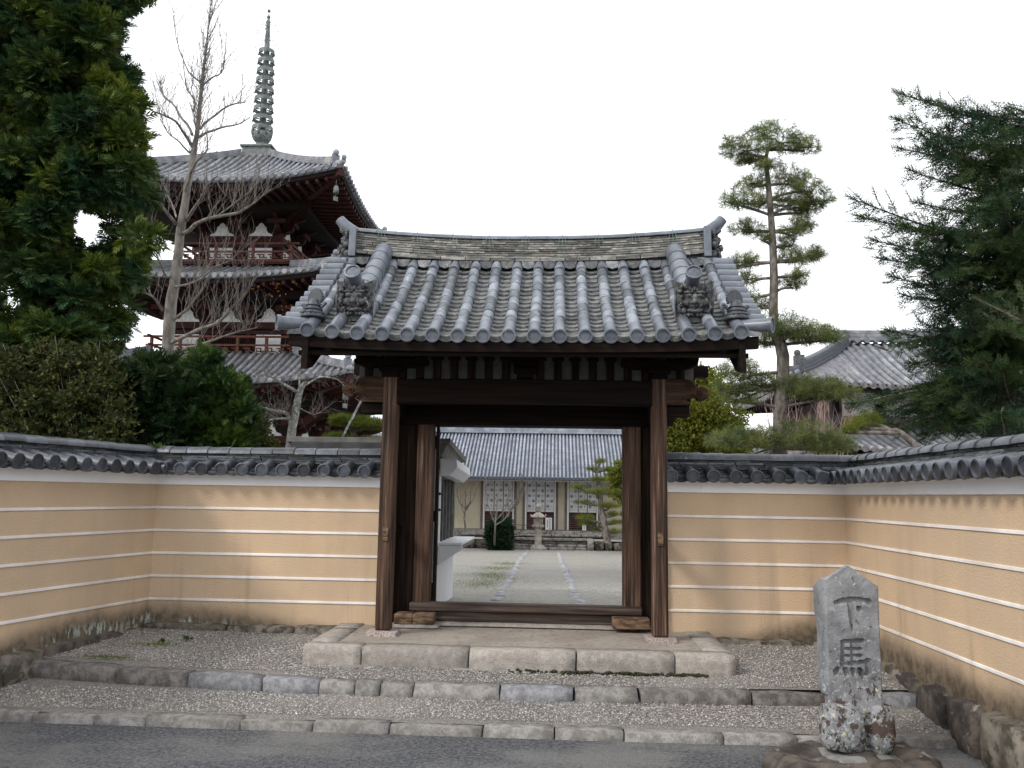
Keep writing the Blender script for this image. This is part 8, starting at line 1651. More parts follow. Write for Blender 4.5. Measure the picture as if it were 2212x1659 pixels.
mb = MB(); mb.tube([(yb2[0], 24, -.3), (yb2[0], 24, 3), (yb2[0]-.1, 24, 4.6)], [.12, .07, .02], 7); rel(link('trunk', mb.mesh('trunk', M['bark']), yt), yb2)
yb3 = ((2.669,35.000,1.258)[0], 35, -.6)
yt = tree('yellow_green_tree', 'rounded yellow-green tree at the edge of the courtyard beside the trained pine', 'tree', yb3)
rel(crown('crown', yt, [(2.75,36.24,1.77,0.33),(2.77,34.71,2.38,0.35),(2.56,34.87,2.56,0.29),(2.80,35.73,2.38,0.34),(2.96,34.77,2.61,0.32),(2.43,35.42,2.41,0.39),(2.83,35.40,2.55,0.35),(2.93,34.98,1.89,0.38),(3.03,34.93,2.15,0.28),(2.49,34.84,2.43,0.35),(3.14,35.11,2.49,0.41),(3.02,35.40,2.58,0.28),(3.38,35.35,1.84,0.41),(2.74,35.23,1.72,0.38),(2.67,35.91,1.98,0.34),(2.36,34.77,1.78,0.29),(2.87,34.84,2.56,0.34),(2.97,36.26,2.21,0.37),(2.90,35.97,1.83,0.40),(2.83,35.69,2.12,0.44),(2.94,35.37,2.45,0.31),(2.52,34.87,1.94,0.37),(2.86,36.07,1.74,0.31),(3.22,35.73,1.91,0.34),(2.62,36.08,1.84,0.28),(2.59,35.03,2.13,0.35),(2.61,35.30,2.57,0.28),(3.24,35.90,2.04,0.33),(3.21,36.31,1.84,0.32),(2.91,36.08,2.07,0.35),(3.10,34.61,1.72,0.36),(2.70,34.53,2.21,0.29),(3.06,35.66,2.11,0.37),(2.96,36.11,2.52,0.27),(2.83,34.62,2.72,0.31),(2.90,35.57,1.91,0.28),(2.74,34.84,1.54,0.32),(2.90,34.81,1.99,0.26),(2.70,35.16,2.81,0.41),(2.61,35.24,2.43,0.34),(2.94,35.31,1.76,0.37),(2.72,35.31,1.97,0.33),(2.80,35.08,2.72,0.32),(2.63,35.78,2.21,0.28),(2.42,34.74,2.32,0.35),(2.85,36.34,1.97,0.30),(2.76,35.14,2.29,0.42),(2.78,36.25,2.66,0.27),(3.20,36.21,2.21,0.39),(3.13,35.79,2.98,0.30)], 45, .22, 'leaf', M['yellowgreen'], 68, shell=.3), yb3)
mb = MB(); mb.tube([(yb3[0]+.3, 35, -.7), (yb3[0]+.3, 35, 1.8)], [.12, .06], 7); rel(link('trunk', mb.mesh('trunk', M['bark']), yt), yb3)
# great fir at the right
fb = ((6.203,12.500,2.608)[0], 12.5, .1)
ft = tree('fir_tree', 'large dark fir with drooping layered branches filling the right side', 'tree', fb)
mb = MB(); mb.tube([fb, (fb[0]+.02, 12.5, 2.0), (fb[0]+.68, 12.5, 5), (fb[0]+.95, 12.5, 6.6)], [.24, .2, .12, .04], 9); rel(link('trunk', mb.mesh('trunk', M['bark_brown']), ft), fb)
def fir_branches(tips, trunk_x, seed, size, lat):
    g = random.Random(seed); P_, D_, L_ = [], [], []
    for (tx, ty, tz), lift in tips:
        e = Vector((tx, ty, tz)); o = Vector((trunk_x(tz), 12.5+g.uniform(-.1, .1), max(.4, tz-lift)))
        L0 = (e-o).length; mid = o.lerp(e, .5)+Vector((0, 0, .06*L0 if lift < 0 else -.05*L0)); B = smooth_pts([o, mid, e], 8); n = len(B)
        mb = MB(); mb.tube(B, [.035*(1-.85*i/(n-1)) for i in range(n)], 5, cap=False); rel(link('limb', mb.mesh('limb', M['bark_brown']), ft), fb)
        k = max(6, int(L0/.085))
        for i in range(k):
            t = .12+.88*i/k; q = t*(n-1); a = min(int(q), n-2); p = B[a].lerp(B[a+1], q-a); ax = (B[a+1]-B[a]).normalized(); hs = ax.cross(Vector((0, 0, 1))).normalized()
            for s_ in (-1, 1):
                l = lat*(1-t)**.6*g.uniform(.5, 1.1)+.10; d = (ax*.75+hs*s_*.8+Vector((0, 0, g.uniform(-.45, .2)))).normalized(); m_ = max(1, int(l/.12))
                for w in range(m_):
                    P_.append(p+d*l*w/m_+Vector((0, 0, -.10*(w/m_)**2))); D_.append(d+Vector((0, 0, g.uniform(-.15, .2)))+ax*.2); L_.append(size*g.uniform(.75, 1.15))
        for w in range(3): P_.append(B[-1]-ax*.05*w); D_.append(ax+Vector((g.uniform(-.2, .2), 0, g.uniform(0, .25)))); L_.append(size*1.2)
    return np.array([tuple(p) for p in P_]), np.array([tuple(p) for p in D_]), np.array(L_)
TI = []
gf = random.Random(44)
for p, lf in (((5.293,12.600,7.780),.5),((5.073,12.200,7.170),.4),((5.338,12.800,6.992),.3),((5.325,12.400,6.459),.3),((4.303,12.000,5.886),.5),((4.605,12.600,5.825),.3),((4.644,12.200,5.340),.2),((4.971,12.800,5.234),.1),((4.904,12.200,4.787),.1),((5.194,12.500,4.585),.0),((4.767,12.100,3.982),.0),((5.170,12.800,3.909),-.1),((5.213,12.400,3.564),-.1),((4.176,12.000,2.923),-.2),((4.611,12.600,2.801),-.3),((4.811,12.200,2.601),-.3),((5.353,12.500,2.564),-.3),
              ((5.839,12.900,7.770),.6),((5.848,12.200,7.250),.6),((6.607,12.900,7.572),.6),((5.622,12.900,6.147),.3),((5.296,11.900,6.763),.4),((5.938,12.900,6.895),.3),((4.935,11.800,5.419),.3),((5.116,11.900,4.977),.2),((5.086,11.800,4.550),.1),((5.125,11.800,4.023),.0),((5.014,11.800,2.986),-.2),((5.268,12.900,2.906),-.2),((5.212,11.900,3.649),-.1),((5.246,11.600,3.218),-.2),((4.869,12.900,3.146),-.2)): TI.append((p, lf))
for i in range(46):
    TI.append((gf.choice([[5.51,11.4,6.54],[7.06,13.4,7.41],[5.48,11.3,5.71],[5.91,11.2,5.54],[6.34,11.5,6.05],[5.39,11.3,5.19],[5.65,11.0,4.85],[6.18,11.2,5.03],[5.37,11.2,4.53],[5.72,11.1,4.25],[7.32,13.5,4.83],[5.39,11.3,4.05],[5.64,11.0,3.74],[5.38,11.2,3.53],[5.73,11.1,3.27],[5.34,11.3,2.99],[5.63,11.2,2.74],[5.99,13.0,2.85],[6.5,11.4,5.55],[6.5,11.3,4.55],[7.04,12.0,6.8],[7.35,12.6,7.5],[6.54,11.6,3.48],[7.19,12.0,6.24],[7.13,12.0,5.28],[7.06,12.0,4.21],[7.16,12.9,7.49],[6.35,11.6,6.42],[6.83,12.4,3.14]]), gf.uniform(-.2, .4)))
TI = [((p[0]+gf.uniform(-.12, .12)*(i > 31), p[1]+gf.uniform(-.3, .3)*(i > 31), p[2]+gf.uniform(-.14, .14)*(i > 31)), lf) for i, (p, lf) in enumerate(TI)]
Pn, Dn, Ln = fir_branches(TI, lambda z: fb[0]+.02+.17*max(0, z-1), 45, .185, .75)
rgf = np.random.default_rng(46); V, F = scatter(Pn, Dn, Ln, 'fir', rgf, 1.3); rel(link('crown', fast_mesh('crown', V, F, M['fir']), ft), fb)
FC = [(7.29,12.81,6.05,0.27),(6.44,11.65,2.84,0.23),(5.90,11.61,6.67,0.28),(7.05,12.23,3.51,0.26),(5.62,12.16,3.69,0.27),(7.64,13.37,2.69,0.29),(7.20,13.45,4.87,0.18),(5.99,12.56,4.40,0.27),(5.87,12.85,5.61,0.27),(5.53,13.13,2.91,0.21),(6.24,11.94,5.84,0.27),(6.31,12.04,3.40,0.26),(6.46,12.79,4.40,0.25),(5.43,11.63,3.69,0.22),(7.48,13.18,4.57,0.25),(6.51,12.85,3.55,0.24),(6.26,12.28,4.52,0.26),(6.06,12.57,4.17,0.27),(6.71,12.60,3.28,0.19),(6.51,12.22,3.26,0.20),(6.35,11.63,4.60,0.19),(6.15,12.74,4.96,0.24),(7.37,13.55,5.23,0.18),(7.26,12.57,4.92,0.28),(6.33,12.34,3.35,0.24),(6.99,13.13,6.43,0.19),(6.47,11.67,4.79,0.19),(6.38,12.23,6.96,0.20),(6.69,12.34,6.59,0.23),(6.79,11.87,5.18,0.22),(5.66,11.85,4.42,0.22),(7.14,13.49,5.64,0.22),(7.05,12.40,5.68,0.26),(6.67,13.37,2.95,0.21),(6.17,13.19,4.35,0.18),(6.82,11.89,5.42,0.20),(6.60,11.84,5.86,0.25),(7.27,12.62,5.86,0.22),(7.14,12.58,3.19,0.30),(5.80,12.73,5.37,0.27),(7.25,13.48,5.59,0.30),(7.44,13.24,5.33,0.20),(7.15,13.14,6.29,0.19),(6.74,13.54,3.67,0.26),(6.39,11.94,5.19,0.27),(6.85,12.53,3.83,0.22),(7.57,12.95,4.97,0.28),(6.24,12.49,4.30,0.28),(7.25,13.26,5.37,0.20),(5.60,11.86,3.95,0.29),(6.84,12.47,4.74,0.24),(7.02,12.21,2.98,0.20),(6.88,11.77,6.46,0.25),(6.46,12.07,6.68,0.26),(7.28,12.54,5.14,0.18),(6.45,12.68,6.47,0.18),(5.61,12.27,3.12,0.27),(6.73,12.51,6.83,0.24),(6.16,12.21,6.29,0.27),(6.48,12.51,5.35,0.23),(6.69,13.40,4.84,0.17),(6.24,11.78,6.69,0.29),(6.90,13.20,5.06,0.24),(7.54,13.56,3.19,0.18),(6.35,13.00,6.59,0.25),(6.10,12.62,6.72,0.18),(6.42,11.78,4.78,0.27),(5.98,13.03,5.03,0.22),(5.70,11.81,3.75,0.17),(7.60,13.30,5.83,0.28),(5.45,12.04,4.96,0.19),(5.58,11.97,5.51,0.24),(6.75,11.91,4.72,0.19),(6.44,11.74,5.48,0.28),(6.76,11.73,4.28,0.20),(6.23,11.76,3.61,0.30),(6.92,13.22,5.25,0.27),(7.51,13.28,2.96,0.17),(6.54,12.74,6.05,0.18),(6.74,12.15,6.68,0.20),(6.91,12.11,5.57,0.21),(6.28,12.89,4.83,0.22),(6.65,12.55,4.03,0.20),(6.90,12.46,5.12,0.23),(7.46,13.44,3.93,0.18),(5.71,12.23,5.21,0.28),(7.84,13.57,7.30,0.23),(7.29,12.88,3.93,0.21),(6.42,11.69,5.89,0.21),(6.19,12.48,7.07,0.24),(6.20,11.68,4.15,0.27),(5.08,11.88,5.05,0.28),(5.96,12.79,7.03,0.25),(7.11,13.33,6.31,0.18),(5.47,11.98,2.71,0.20),(5.95,12.88,3.48,0.24),(6.75,12.01,6.61,0.20),(7.12,13.26,5.78,0.20),(5.99,12.35,3.48,0.26),(6.20,11.74,3.44,0.27),(6.45,12.18,4.34,0.30),(5.77,12.97,3.26,0.22),(6.67,12.24,5.45,0.25),(5.31,11.65,3.17,0.25),(5.68,11.93,3.19,0.18),(7.31,12.95,4.07,0.25),(6.98,13.07,6.24,0.18),(5.86,12.36,5.31,0.17),(6.66,12.50,4.83,0.20),(6.33,13.33,4.00,0.22),(6.33,13.21,7.14,0.26),(7.37,13.49,7.05,0.27),(6.62,12.37,5.53,0.26),(6.58,12.22,6.07,0.27),(6.35,13.12,2.93,0.28),(7.35,12.93,4.90,0.23),(5.86,11.64,5.61,0.22),(7.67,13.25,4.78,0.27),(6.50,12.06,6.27,0.27),(6.59,13.46,7.37,0.25),(5.94,11.89,6.32,0.20),(7.64,13.26,7.02,0.22),(6.36,11.68,3.99,0.19),(7.47,12.73,6.90,0.25),(7.50,12.87,6.29,0.20),(5.68,12.11,3.17,0.27),(7.00,12.40,4.98,0.28),(5.89,12.25,6.37,0.20),(6.06,12.81,7.26,0.21),(7.02,12.10,5.86,0.23),(5.61,11.97,3.29,0.19),(6.42,13.24,5.07,0.23),(6.88,13.17,6.21,0.17),(5.80,11.95,4.86,0.23),(5.95,12.61,3.68,0.27),(5.84,12.43,4.55,0.18),(6.19,13.53,7.39,0.23),(6.11,11.65,3.76,0.18),(6.41,12.10,5.34,0.20),(5.95,12.53,5.08,0.25),(6.52,13.24,5.88,0.28),(6.61,13.16,3.73,0.28),(6.74,12.42,5.84,0.28),(6.89,13.11,3.89,0.25),(6.33,13.31,3.83,0.26),(6.01,11.93,5.84,0.26),(6.39,13.32,5.68,0.22),(6.61,13.16,5.36,0.28),(6.67,13.10,4.45,0.21),(5.74,11.69,3.49,0.17),(5.56,11.85,5.27,0.18),(6.71,13.14,6.09,0.27),(5.81,13.16,2.96,0.21),(6.32,13.47,5.35,0.19),(6.24,12.68,5.25,0.26),(6.70,12.59,5.12,0.29),(6.33,11.86,4.00,0.23),(7.03,12.55,4.65,0.25),(5.39,12.09,5.26,0.28),(6.88,12.23,3.01,0.29),(5.48,12.42,4.92,0.19),(7.79,13.46,6.74,0.20),(6.48,12.84,5.97,0.24),(7.14,12.88,2.88,0.18),(5.22,11.85,3.01,0.20),(7.09,13.58,6.88,0.17),(7.10,12.46,3.63,0.26),(7.03,12.98,4.43,0.28),(6.88,13.24,6.02,0.24),(6.69,13.37,5.12,0.24),(6.59,11.92,4.86,0.25),(6.17,12.70,6.95,0.24),(5.56,12.96,2.82,0.20),(6.24,12.03,5.97,0.29),(5.92,13.39,3.10,0.21),(6.44,12.74,3.87,0.29),(5.81,12.64,4.33,0.29),(6.54,11.70,3.47,0.23),(6.23,12.92,4.80,0.17),(6.46,12.91,7.01,0.22),(6.54,11.83,3.54,0.17),(7.26,13.40,4.12,0.19),(6.87,12.79,4.29,0.20),(5.69,12.51,4.73,0.29),(5.66,12.20,6.63,0.22),(6.73,12.55,3.77,0.22),(6.46,13.38,4.60,0.19),(5.71,12.82,7.44,0.21),(5.54,11.81,3.44,0.26),(6.60,13.23,4.41,0.20)]
rel(crown('inner_crown', ft, FC, 26, .19, 'fir', M['fir'], 69, bias=(-.3, -.2, .0), out=.8, shell=.1, squash=.5, flat=1.), fb)
print('fir', len(F))
# long shoots standing out of its outline
sx = MB(); rgs = np.random.default_rng(91); Ps, Ds, Ls = [], [], []
for (x, y, dx, dy) in ((1945,215,-14,-28),(1985,210,-6,-24),(2020,225,2,-30),(2060,240,6,-22),(1850,425,-22,-12),(1880,428,-8,-24),(1925,440,-18,-22),(1955,440,-10,-26),(1990,430,2,-28),(1862,470,-20,-8),(1900,560,-16,-4),(1915,720,-20,-6),(1925,780,-14,-4),(1950,700,-10,-18),(1850,868,-14,-4),(1940,330,-16,-4),(1950,280,-18,-4),(2000,690,-4,-18)):
    Y = 12.2; a = Vector(PXF(x, y, Y)) if False else None
P3 = [(Vector(a), Vector(b_)) for a, b_ in (((5.150,12.200,7.386), (4.981,12.200,7.694)), ((5.389,12.200,7.457), (5.347,12.200,7.720)), ((5.591,12.000,7.230), (5.573,12.000,7.530)), ((5.849,12.000,7.121), (5.864,12.000,7.406)), ((5.230,12.300,7.215), (4.982,12.300,7.290)), ((5.204,12.300,6.939), (5.002,12.300,6.940)),
   ((4.446,12.000,5.831), (4.205,12.000,6.075)), ((4.641,12.000,5.795), (4.553,12.000,6.074)), ((4.866,12.000,5.726), (4.729,12.000,6.038)), ((5.301,12.400,5.935), (5.147,12.400,6.258)), ((5.437,12.400,5.970), (5.419,12.400,6.293)), ((4.468,12.000,5.554), (4.187,12.000,5.568)), ((4.614,12.000,5.142), (4.408,12.000,5.176)),
   ((4.786,12.000,3.829), (4.536,12.000,3.981)), ((5.276,12.300,4.126), (5.167,12.300,4.317)), ((5.340,12.300,4.092), (5.483,12.300,4.346)), ((4.715,12.000,3.663), (4.545,12.000,3.728)))]
Pa = []; Da = []; La = []
for a, b_ in P3:
    for k in range(6): t = k/6; Pa.append(a.lerp(b_, t)); Da.append((b_-a).normalized()); La.append(.14*(1.1-t*.5))
V, F = scatter(np.array([tuple(p) for p in Pa]), np.array([tuple(p) for p in Da]), np.array(La), 'fir', rgs, .5)
rel(link('outer_shoots', fast_mesh('outer_shoots', V, F, M['fir']), ft), fb)
# pale branch hanging nearer on the right
pbx = (4.549,8.500,3.391)
pt_ = tree('fir_branch', 'pale green fir branch reaching in at the right edge in front of the dark fir', 'branch', pbx)
Pa, Da, La = [], [], []
for a, b_, k, s_ in (((4.724,8.500,3.322), (4.422,8.500,3.508), 7, .16), ((4.724,8.500,3.322), (4.109,8.400,3.601), 10, .15), ((4.773,8.500,3.392), (4.616,8.500,3.746), 8, .15), ((4.714,8.500,3.158), (4.146,8.400,3.471), 8, .13), ((4.764,8.500,3.252), (4.293,8.400,3.696), 8, .13)):
    a = Vector(a); b_ = Vector(b_)
    for i in range(k): t = i/k; Pa.append(a.lerp(b_, t)); Da.append((b_-a).normalized()); La.append(s_*(1.15-t*.5))
V, F = scatter(np.array([tuple(p) for p in Pa]), np.array([tuple(p) for p in Da]), np.array(La), 'fir', rgs, .5)
rel(link('needles', fast_mesh('needles', V, F, M['fir_tip']), pt_), pbx)
mb = MB()
for a, b_ in (((4.810,8.500,3.275), (4.443,8.500,3.494)), ((4.810,8.500,3.275), (4.131,8.400,3.592))): mb.tube([a, b_], [.012, .004], 5)
rel(link('branch_wood', mb.mesh('branch_wood', M['bark_brown']), pt_), pbx)
# twig of another branch in the upper right corner and of the cypress at the top
# low pine right, with the bent trunk, and the lower clump
kk = 11/1825
pine('small bent pine whose bright clump hangs above the right-hand corner of the walls', ((4.757,11.000,2.211)[0], 11, .2), [((4.750,11.000,2.065), .05), ((4.532,11.000,2.326), .045), ((4.337,11.000,2.471), .035), ((4.162,11.000,2.440), .025), ((4.018,11.000,2.468), .015)],
     [PAD(p, a*kk, b_*kk) for p, a, b_ in (((3.859,11.000,2.555), 34, 22), ((4.061,11.100,2.625), 26, 20), ((3.706,10.900,2.456), 18, 12))], 'pine_bright', 75, 200, .10)
pine('flat topped pine mass behind the tall pine trunk', ((3.798,16.000,2.458)[0], 16.3, .1), [((3.861,16.300,2.080), .07), ((3.954,16.300,2.388), .06), ((4.305,16.300,2.568), .03)],
     [PAD(p, a*16/1825, b_*16/1825) for p, a, b_ in (((3.119,16.000,2.709), 36, 16), ((3.702,16.300,2.780), 40, 14), ((5.161,16.000,2.647), 40, 16))], 'pine', 76, 90, .16)
# pinkish bare shrubs before the two-roofed hall
tw = ((6.465,22.000,3.337)[0], 22, -.2)
t_ = tree('bare_shrub', 'pinkish leafless branches in front of the two-roofed hall', 'shrub', tw); mb = MB(); g = random.Random(5)
for i in range(34):
    x0 = g.uniform(-1., 1.); a = Vector((tw[0]+x0*.5, 22, .8)); e = Vector((tw[0]+x0+g.uniform(-.5, .6), 22+g.uniform(-.5, .5), 2.7+g.uniform(.2, 1.7))); mid = a.lerp(e, .5)+Vector((g.uniform(-.1, .1), 0, 0))
    mb.tube([a, mid, e], [.025, .018, .006], 4, cap=False); twigs(mb, [mid, e], 7, .6, .8, g, .009, 1)
rel(link('branches', mb.mesh('branches', M['twig_pink']), t_, kind='stuff'), tw)
# wood on the hill behind the long hall, and foliage beyond the left trees
wd = crown('woods', None, [(6.51,61.14,7.03,0.94),(6.25,58.69,4.54,1.22),(5.60,61.27,6.96,1.04),(-4.84,57.77,4.89,1.00),(4.68,58.31,5.32,0.94),(-8.57,58.91,6.51,1.27),(2.98,57.74,6.21,1.14),(-3.05,58.87,5.36,1.26),(-9.27,60.84,6.73,1.49),(-2.95,61.32,6.70,0.89),(-1.54,57.96,5.41,1.06),(-6.12,60.37,5.87,1.29),(-1.52,59.54,5.84,1.05),(-8.08,60.24,6.44,0.88),(0.47,57.93,6.42,1.16),(-6.35,59.18,4.36,0.87),(3.48,57.91,6.55,0.99),(-9.37,61.44,4.46,1.09),(2.15,59.20,4.82,1.40),(6.69,59.17,4.08,0.96),(6.02,58.40,5.65,1.44),(4.85,61.35,5.95,1.10),(-7.34,57.92,4.50,0.98),(-4.00,58.98,5.70,1.04),(-9.36,60.40,3.86,1.08),(-1.90,58.09,5.76,1.20),(-3.18,57.54,6.03,0.93),(-4.51,58.76,7.07,0.98),(1.90,60.92,6.62,1.12),(-8.12,57.70,4.78,1.47),(-1.68,57.15,6.39,1.06),(6.33,61.45,6.33,0.89),(0.75,59.19,6.06,1.14),(-3.05,57.33,5.01,0.94),(0.13,58.39,5.53,0.87),(5.90,60.38,5.10,1.29),(-0.72,57.40,5.58,1.17),(1.62,58.57,5.15,1.14),(3.95,61.53,5.34,1.17),(-1.78,60.05,6.60,0.87),(-0.86,60.68,4.79,1.20),(-3.31,58.83,6.79,0.86),(-3.40,60.07,4.47,0.86),(3.16,59.84,7.31,1.47),(5.41,58.12,5.98,1.39),(5.80,60.36,5.94,1.37),(-10.77,58.76,5.06,1.21),(-0.66,58.15,3.97,1.46),(4.02,59.86,5.41,1.26),(0.50,60.42,6.15,1.02),(-1.53,57.53,4.34,1.21),(3.92,58.49,7.13,0.85),(2.86,58.96,5.40,1.01),(-7.48,59.16,6.41,0.88),(-4.92,58.38,4.16,1.28),(-4.80,61.23,5.40,0.99),(7.04,61.23,7.60,1.27),(-2.81,61.91,4.65,1.04),(-4.07,57.66,4.35,0.97),(5.19,57.44,4.98,1.31),(-9.36,57.68,4.55,1.42),(-5.12,60.44,4.98,0.91),(-8.42,59.08,4.53,1.12),(-5.38,57.79,4.25,1.15),(-7.17,60.05,6.07,1.14),(-10.90,61.97,6.71,0.94),(-5.49,59.55,3.99,1.42),(-2.39,60.09,4.78,0.85),(-10.54,61.22,6.01,1.30),(-6.39,60.86,4.94,1.18),(-9.31,61.37,5.94,1.16),(-2.42,61.61,6.47,1.10),(-7.47,57.72,5.48,1.05),(2.19,58.45,5.74,1.07),(-6.73,60.47,4.37,0.90),(-9.64,58.72,5.86,1.23),(-2.97,59.80,6.52,1.23),(-2.33,59.96,4.10,1.33),(-0.29,57.18,6.26,1.19),(3.17,61.02,5.26,1.03),(-1.22,62.00,5.85,1.00),(-11.32,61.35,7.59,0.85),(-2.26,62.00,5.40,1.49),(3.57,59.29,6.39,1.05),(5.50,57.65,6.81,1.44),(-8.33,57.39,3.74,1.50),(-9.13,58.05,5.64,1.06),(4.24,60.81,6.02,0.92),(0.20,60.96,4.61,1.10),(1.47,59.98,4.11,1.41),(-3.67,61.92,6.58,1.00),(3.80,58.05,5.32,0.99),(-2.97,60.38,5.99,1.28),(-3.49,58.63,5.51,1.13),(2.87,57.09,6.63,1.00),(-2.21,58.41,6.07,0.90),(-4.16,61.95,6.08,0.98),(0.29,61.91,5.69,1.22),(-7.63,57.35,4.95,1.33),(-10.39,57.28,6.49,1.05),(-6.64,58.27,5.44,1.22),(-1.78,61.47,6.88,1.16),(-9.27,57.31,6.53,1.19),(-6.03,57.93,4.52,0.98),(-5.55,58.50,5.91,1.33),(-5.38,59.56,6.88,1.34),(4.28,58.24,5.91,1.01),(-9.88,58.42,4.51,0.97),(-2.53,58.64,5.06,1.02),(-10.52,57.70,3.97,1.13),(2.58,59.59,6.84,1.01),(-1.77,59.27,4.46,1.33),(5.98,58.99,4.61,0.89),(-4.18,59.23,6.42,1.05),(-8.59,57.38,4.49,0.88),(5.40,58.55,4.00,0.97),(-0.65,61.93,6.60,1.07),(-10.33,59.93,5.33,1.46),(4.93,61.55,7.56,1.07),(-10.85,59.52,6.32,0.94),(4.08,58.91,6.40,0.93),(-6.59,57.31,4.55,1.22),(-7.06,60.64,6.58,1.01),(-9.26,60.12,6.96,0.85),(-2.64,60.09,6.82,0.94),(2.74,61.34,7.18,0.92),(6.64,58.97,6.83,1.46),(-9.92,57.50,5.35,1.06),(-9.64,60.06,5.83,1.36),(-10.34,61.84,4.82,1.45),(-9.93,58.55,6.30,1.25),(4.34,57.82,4.88,1.08),(-3.79,58.01,6.57,0.84),(5.32,60.65,5.33,1.26),(-4.30,61.79,7.61,1.04),(1.34,60.86,4.77,1.29),(-5.46,61.87,6.87,1.18),(-4.42,59.60,4.57,1.12),(-4.33,61.93,6.55,1.23),(0.22,59.13,6.02,1.23),(6.86,59.94,4.57,1.30),(-3.92,60.41,5.34,1.34),(5.89,61.75,5.27,0.86),(-2.79,57.13,6.89,0.85),(1.67,58.74,6.17,1.08),(2.18,60.56,6.19,1.29),(3.43,59.73,5.54,1.28),(2.90,62.00,5.84,1.13),(7.13,61.17,4.68,1.01),(1.79,60.88,5.98,1.29),(-7.26,59.63,5.55,1.10),(5.21,58.51,6.45,0.89),(3.05,57.23,5.26,1.34),(1.07,59.72,5.57,0.88),(1.59,61.38,7.11,1.05),(5.99,60.85,5.54,0.98),(5.36,61.61,4.96,0.93),(6.41,60.20,5.61,0.87),(1.47,58.32,6.66,0.95),(-0.24,57.89,4.50,1.12),(-7.75,59.32,4.81,1.31),(-3.26,61.56,4.55,1.15),(-7.38,57.20,5.78,1.02),(-8.22,61.35,5.44,1.23),(-6.56,58.29,4.10,0.85),(-4.55,58.51,6.38,1.21),(2.87,57.75,4.05,1.02),(2.31,58.10,6.49,1.12),(3.68,60.13,4.80,0.94),(3.56,57.25,5.73,0.87)], 50, .7, 'leaf', M['wood_far'], 70, shell=.3); wd['kind'] = 'stuff'
mb = MB(); n_ = 30
for i in range(n_+1):
    a = -70+140*i/n_; mb.v += [(a, 57.5, -.75), (a, 66, 5.6+.6*math.sin(i*1.3)), (a, 90, 6.2)]
for i in range(n_): q = 3*i; mb.f += [(q, q+3, q+4, q+1), (q+1, q+4, q+5, q+2)]; mb.sm += [True, True]
mb.build('hill', M['wood_far'], kind='structure')
# grass and small plants
def grass(name, pts, n, h, r, seed, mt='grassy', zf=None, parent=None, label=None):
    rg = np.random.default_rng(seed); P = []
    for (x, y, z, rx, ry) in pts:
        k = int(n/len(pts)); a = rg.normal(size=(k, 2))*.45; xx = x+a[:, 0]*rx; yy_ = y+a[:, 1]*ry; P.append(np.stack([xx, yy_, np.full(k, z) if zf is None else zf(yy_)], 1))
    P = np.concatenate(P); k = len(P); d = rg.normal(size=(k, 3))*.45; d[:, 2] = 1; sdv = rg.normal(size=(k, 3)); sdv[:, 2] = 0; sdv /= np.linalg.norm(sdv, axis=1, keepdims=True)
    hh = h*rg.uniform(.5, 1.2, (k, 1)); V = np.stack([P-sdv*r, P+sdv*r, P+d*hh], 1).reshape(-1, 3); F = np.arange(3*k).reshape(-1, 3)
    return link(name, fast_mesh(name, V, F, M[mt]), parent, kind='stuff')
gzv = lambda y: .38-.04*(y-8.6)
gp_ = [Vector((-1.250,19.006,-0.036)), Vector((-1.200,16.279,0.073)), Vector((-1.135,21.674,-0.143)), Vector((-1.139,13.517,0.183)), Vector((-0.951,15.130,0.119))]
grass('grass', [(p.x, p.y, p.z, .55, 1.3) for p in gp_], 5200, .02, .0035, 81, zf=lambda y: gzv(y)+.005)
grass('grass', [(p[0], p[1], p[2], .14, .03) for p in ((-2.734,6.578,0.100), (-2.659,6.556,0.100), (-2.595,6.532,0.100), (-2.840,6.597,0.100))], 260, .03, .003, 82)
grass('grass', [(*(-3.397,7.235,0.275), .3, .06), (*(-3.541,6.772,0.250), .25, .05)], 420, .025, .003, 83)
for (p, n_, lab) in (((-3.186,7.438,0.285), 36, 'small dark green fern at the foot of the left front wall'), ((-3.336,7.275,0.285), 18, 'tiny weed beside the fern near the left-hand corner of the walls')):
    t_ = thing('weed', lab, 'plant', p); rgw = np.random.default_rng(n_)
    Pn = np.tile(np.array([p]), (n_, 1))+rgw.normal(size=(n_, 3))*np.array([.022, .012, .006]); Dn = rgw.normal(size=(n_, 3))*.5+np.array([0, 0, 1.1]); V, F = scatter(Pn, Dn, rgw.uniform(.02, .05, n_), 'fan', rgw)
    rel(link('fronds', fast_mesh('fronds', V, F, M['thuja']), t_), p)
p = (-3.938,8.100,1.980); t_ = thing('weed', 'green weed sprouting between the ridge tiles at the left-hand corner', 'plant', p); rgw = np.random.default_rng(4); n_ = 26
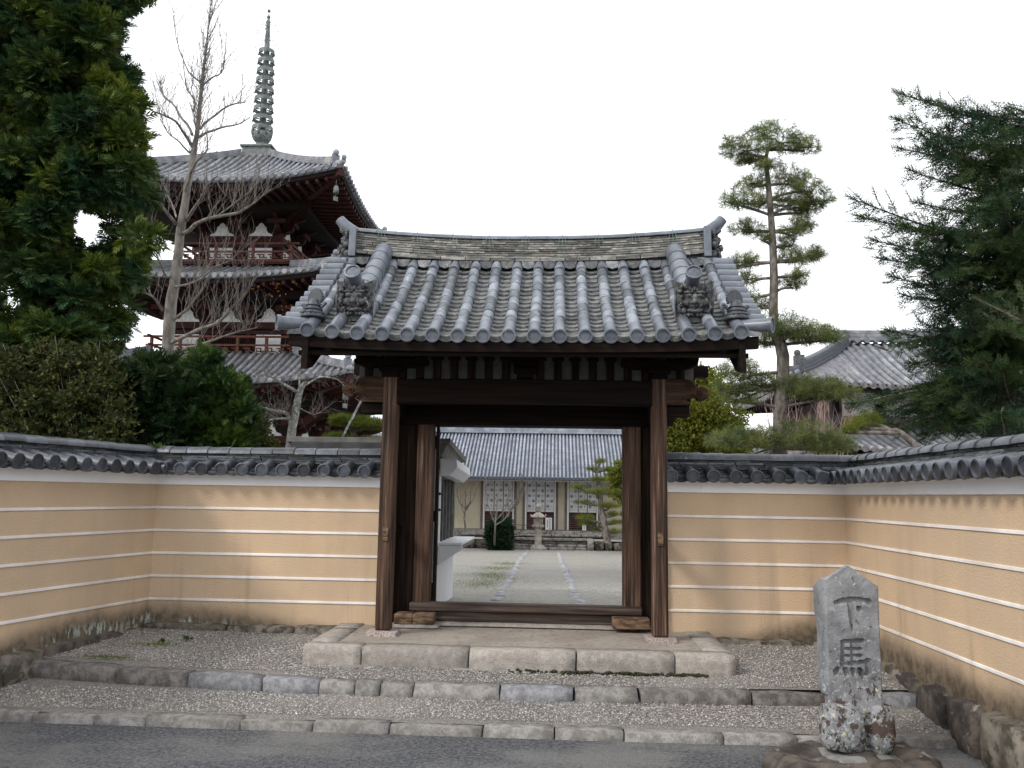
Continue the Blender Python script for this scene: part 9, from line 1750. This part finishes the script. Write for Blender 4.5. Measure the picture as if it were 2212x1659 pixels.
V, F = scatter(np.tile(np.array([p]), (n_, 1))+rgw.normal(size=(n_, 3))*np.array([.05, .02, .003]), rgw.normal(size=(n_, 3))*.6+np.array([0, 0, .9]), rgw.uniform(.03, .07, n_), 'leaf', rgw); rel(link('leaves', fast_mesh('leaves', V, F, M['thuja']), t_), p)
def leaf_on(p, s_, mt, lab, rz):
    t_ = MB(); t_.add([(0, -.5, 0), (.22, -.1, .06), (.42, .1, .02), (.15, .18, .05), (0, .5, .03), (-.15, .2, .06), (-.42, .12, .01), (-.2, -.1, .05)], [(0, 1, 7), (1, 2, 3), (1, 3, 7), (3, 4, 5), (3, 5, 7), (5, 6, 7)])
    o = t_.build('fallen_leaf', M[mt]); o.matrix_basis = Matrix.Translation((p[0], p[1], p[2]+.006)) @ Matrix.Rotation(rz, 4, 'Z') @ Matrix.Scale(s_, 4); o['label'] = lab; o['category'] = 'leaf'
M['yellow_leaf'] = mat('yellow_leaf', (.62, .42, .04), (.68, .46, .06), 20, bump=0)
leaf_on((0.534,5.803,0.000), .045, 'yellow_leaf', 'yellow fallen leaf on the asphalt below the kerb', .6)
leaf_on((-3.004,7.537,0.285), .03, 'autumn', 'orange fallen leaf on the gravel near the left front wall', 1.2)
leaf_on((0.885,5.809,0.000), .03, 'autumn', 'brown fallen leaf against the kerb right of the yellow one', 2.)
leaf_on((0.425,6.227,0.070), .022, 'autumn', 'small orange leaf on the lower gravel strip', .3)
leaf_on((-3.081,5.842,0.000), .03, 'autumn', 'pale brown leaf on the asphalt at the left end of the kerb', .9)
# withered leaves caught in the tree before the pagoda
rgw = np.random.default_rng(14); Pn = np.array([(-5.770,14.800,5.355), (-5.485,14.600,5.390), (-5.050,14.500,5.026), (-5.149,14.500,4.521), (-4.761,14.400,4.586), (-4.923,14.400,4.835), (-6.225,15.000,5.847), (-4.855,14.400,5.129), (-4.707,14.400,5.004), (-5.325,14.500,5.449)]); Pn = np.repeat(Pn, 7, 0)+rgw.normal(size=(70, 3))*.16
V, F = scatter(Pn, rgw.normal(size=(70, 3)), rgw.uniform(.025, .055, 70), 'leaf', rgw); o = link('withered_leaves', fast_mesh('withered_leaves', V, F, M['autumn']), kind='stuff')
print('all', len(bpy.data.objects), sum(len(o.data.polygons) for o in bpy.data.objects if o.type == 'MESH'))
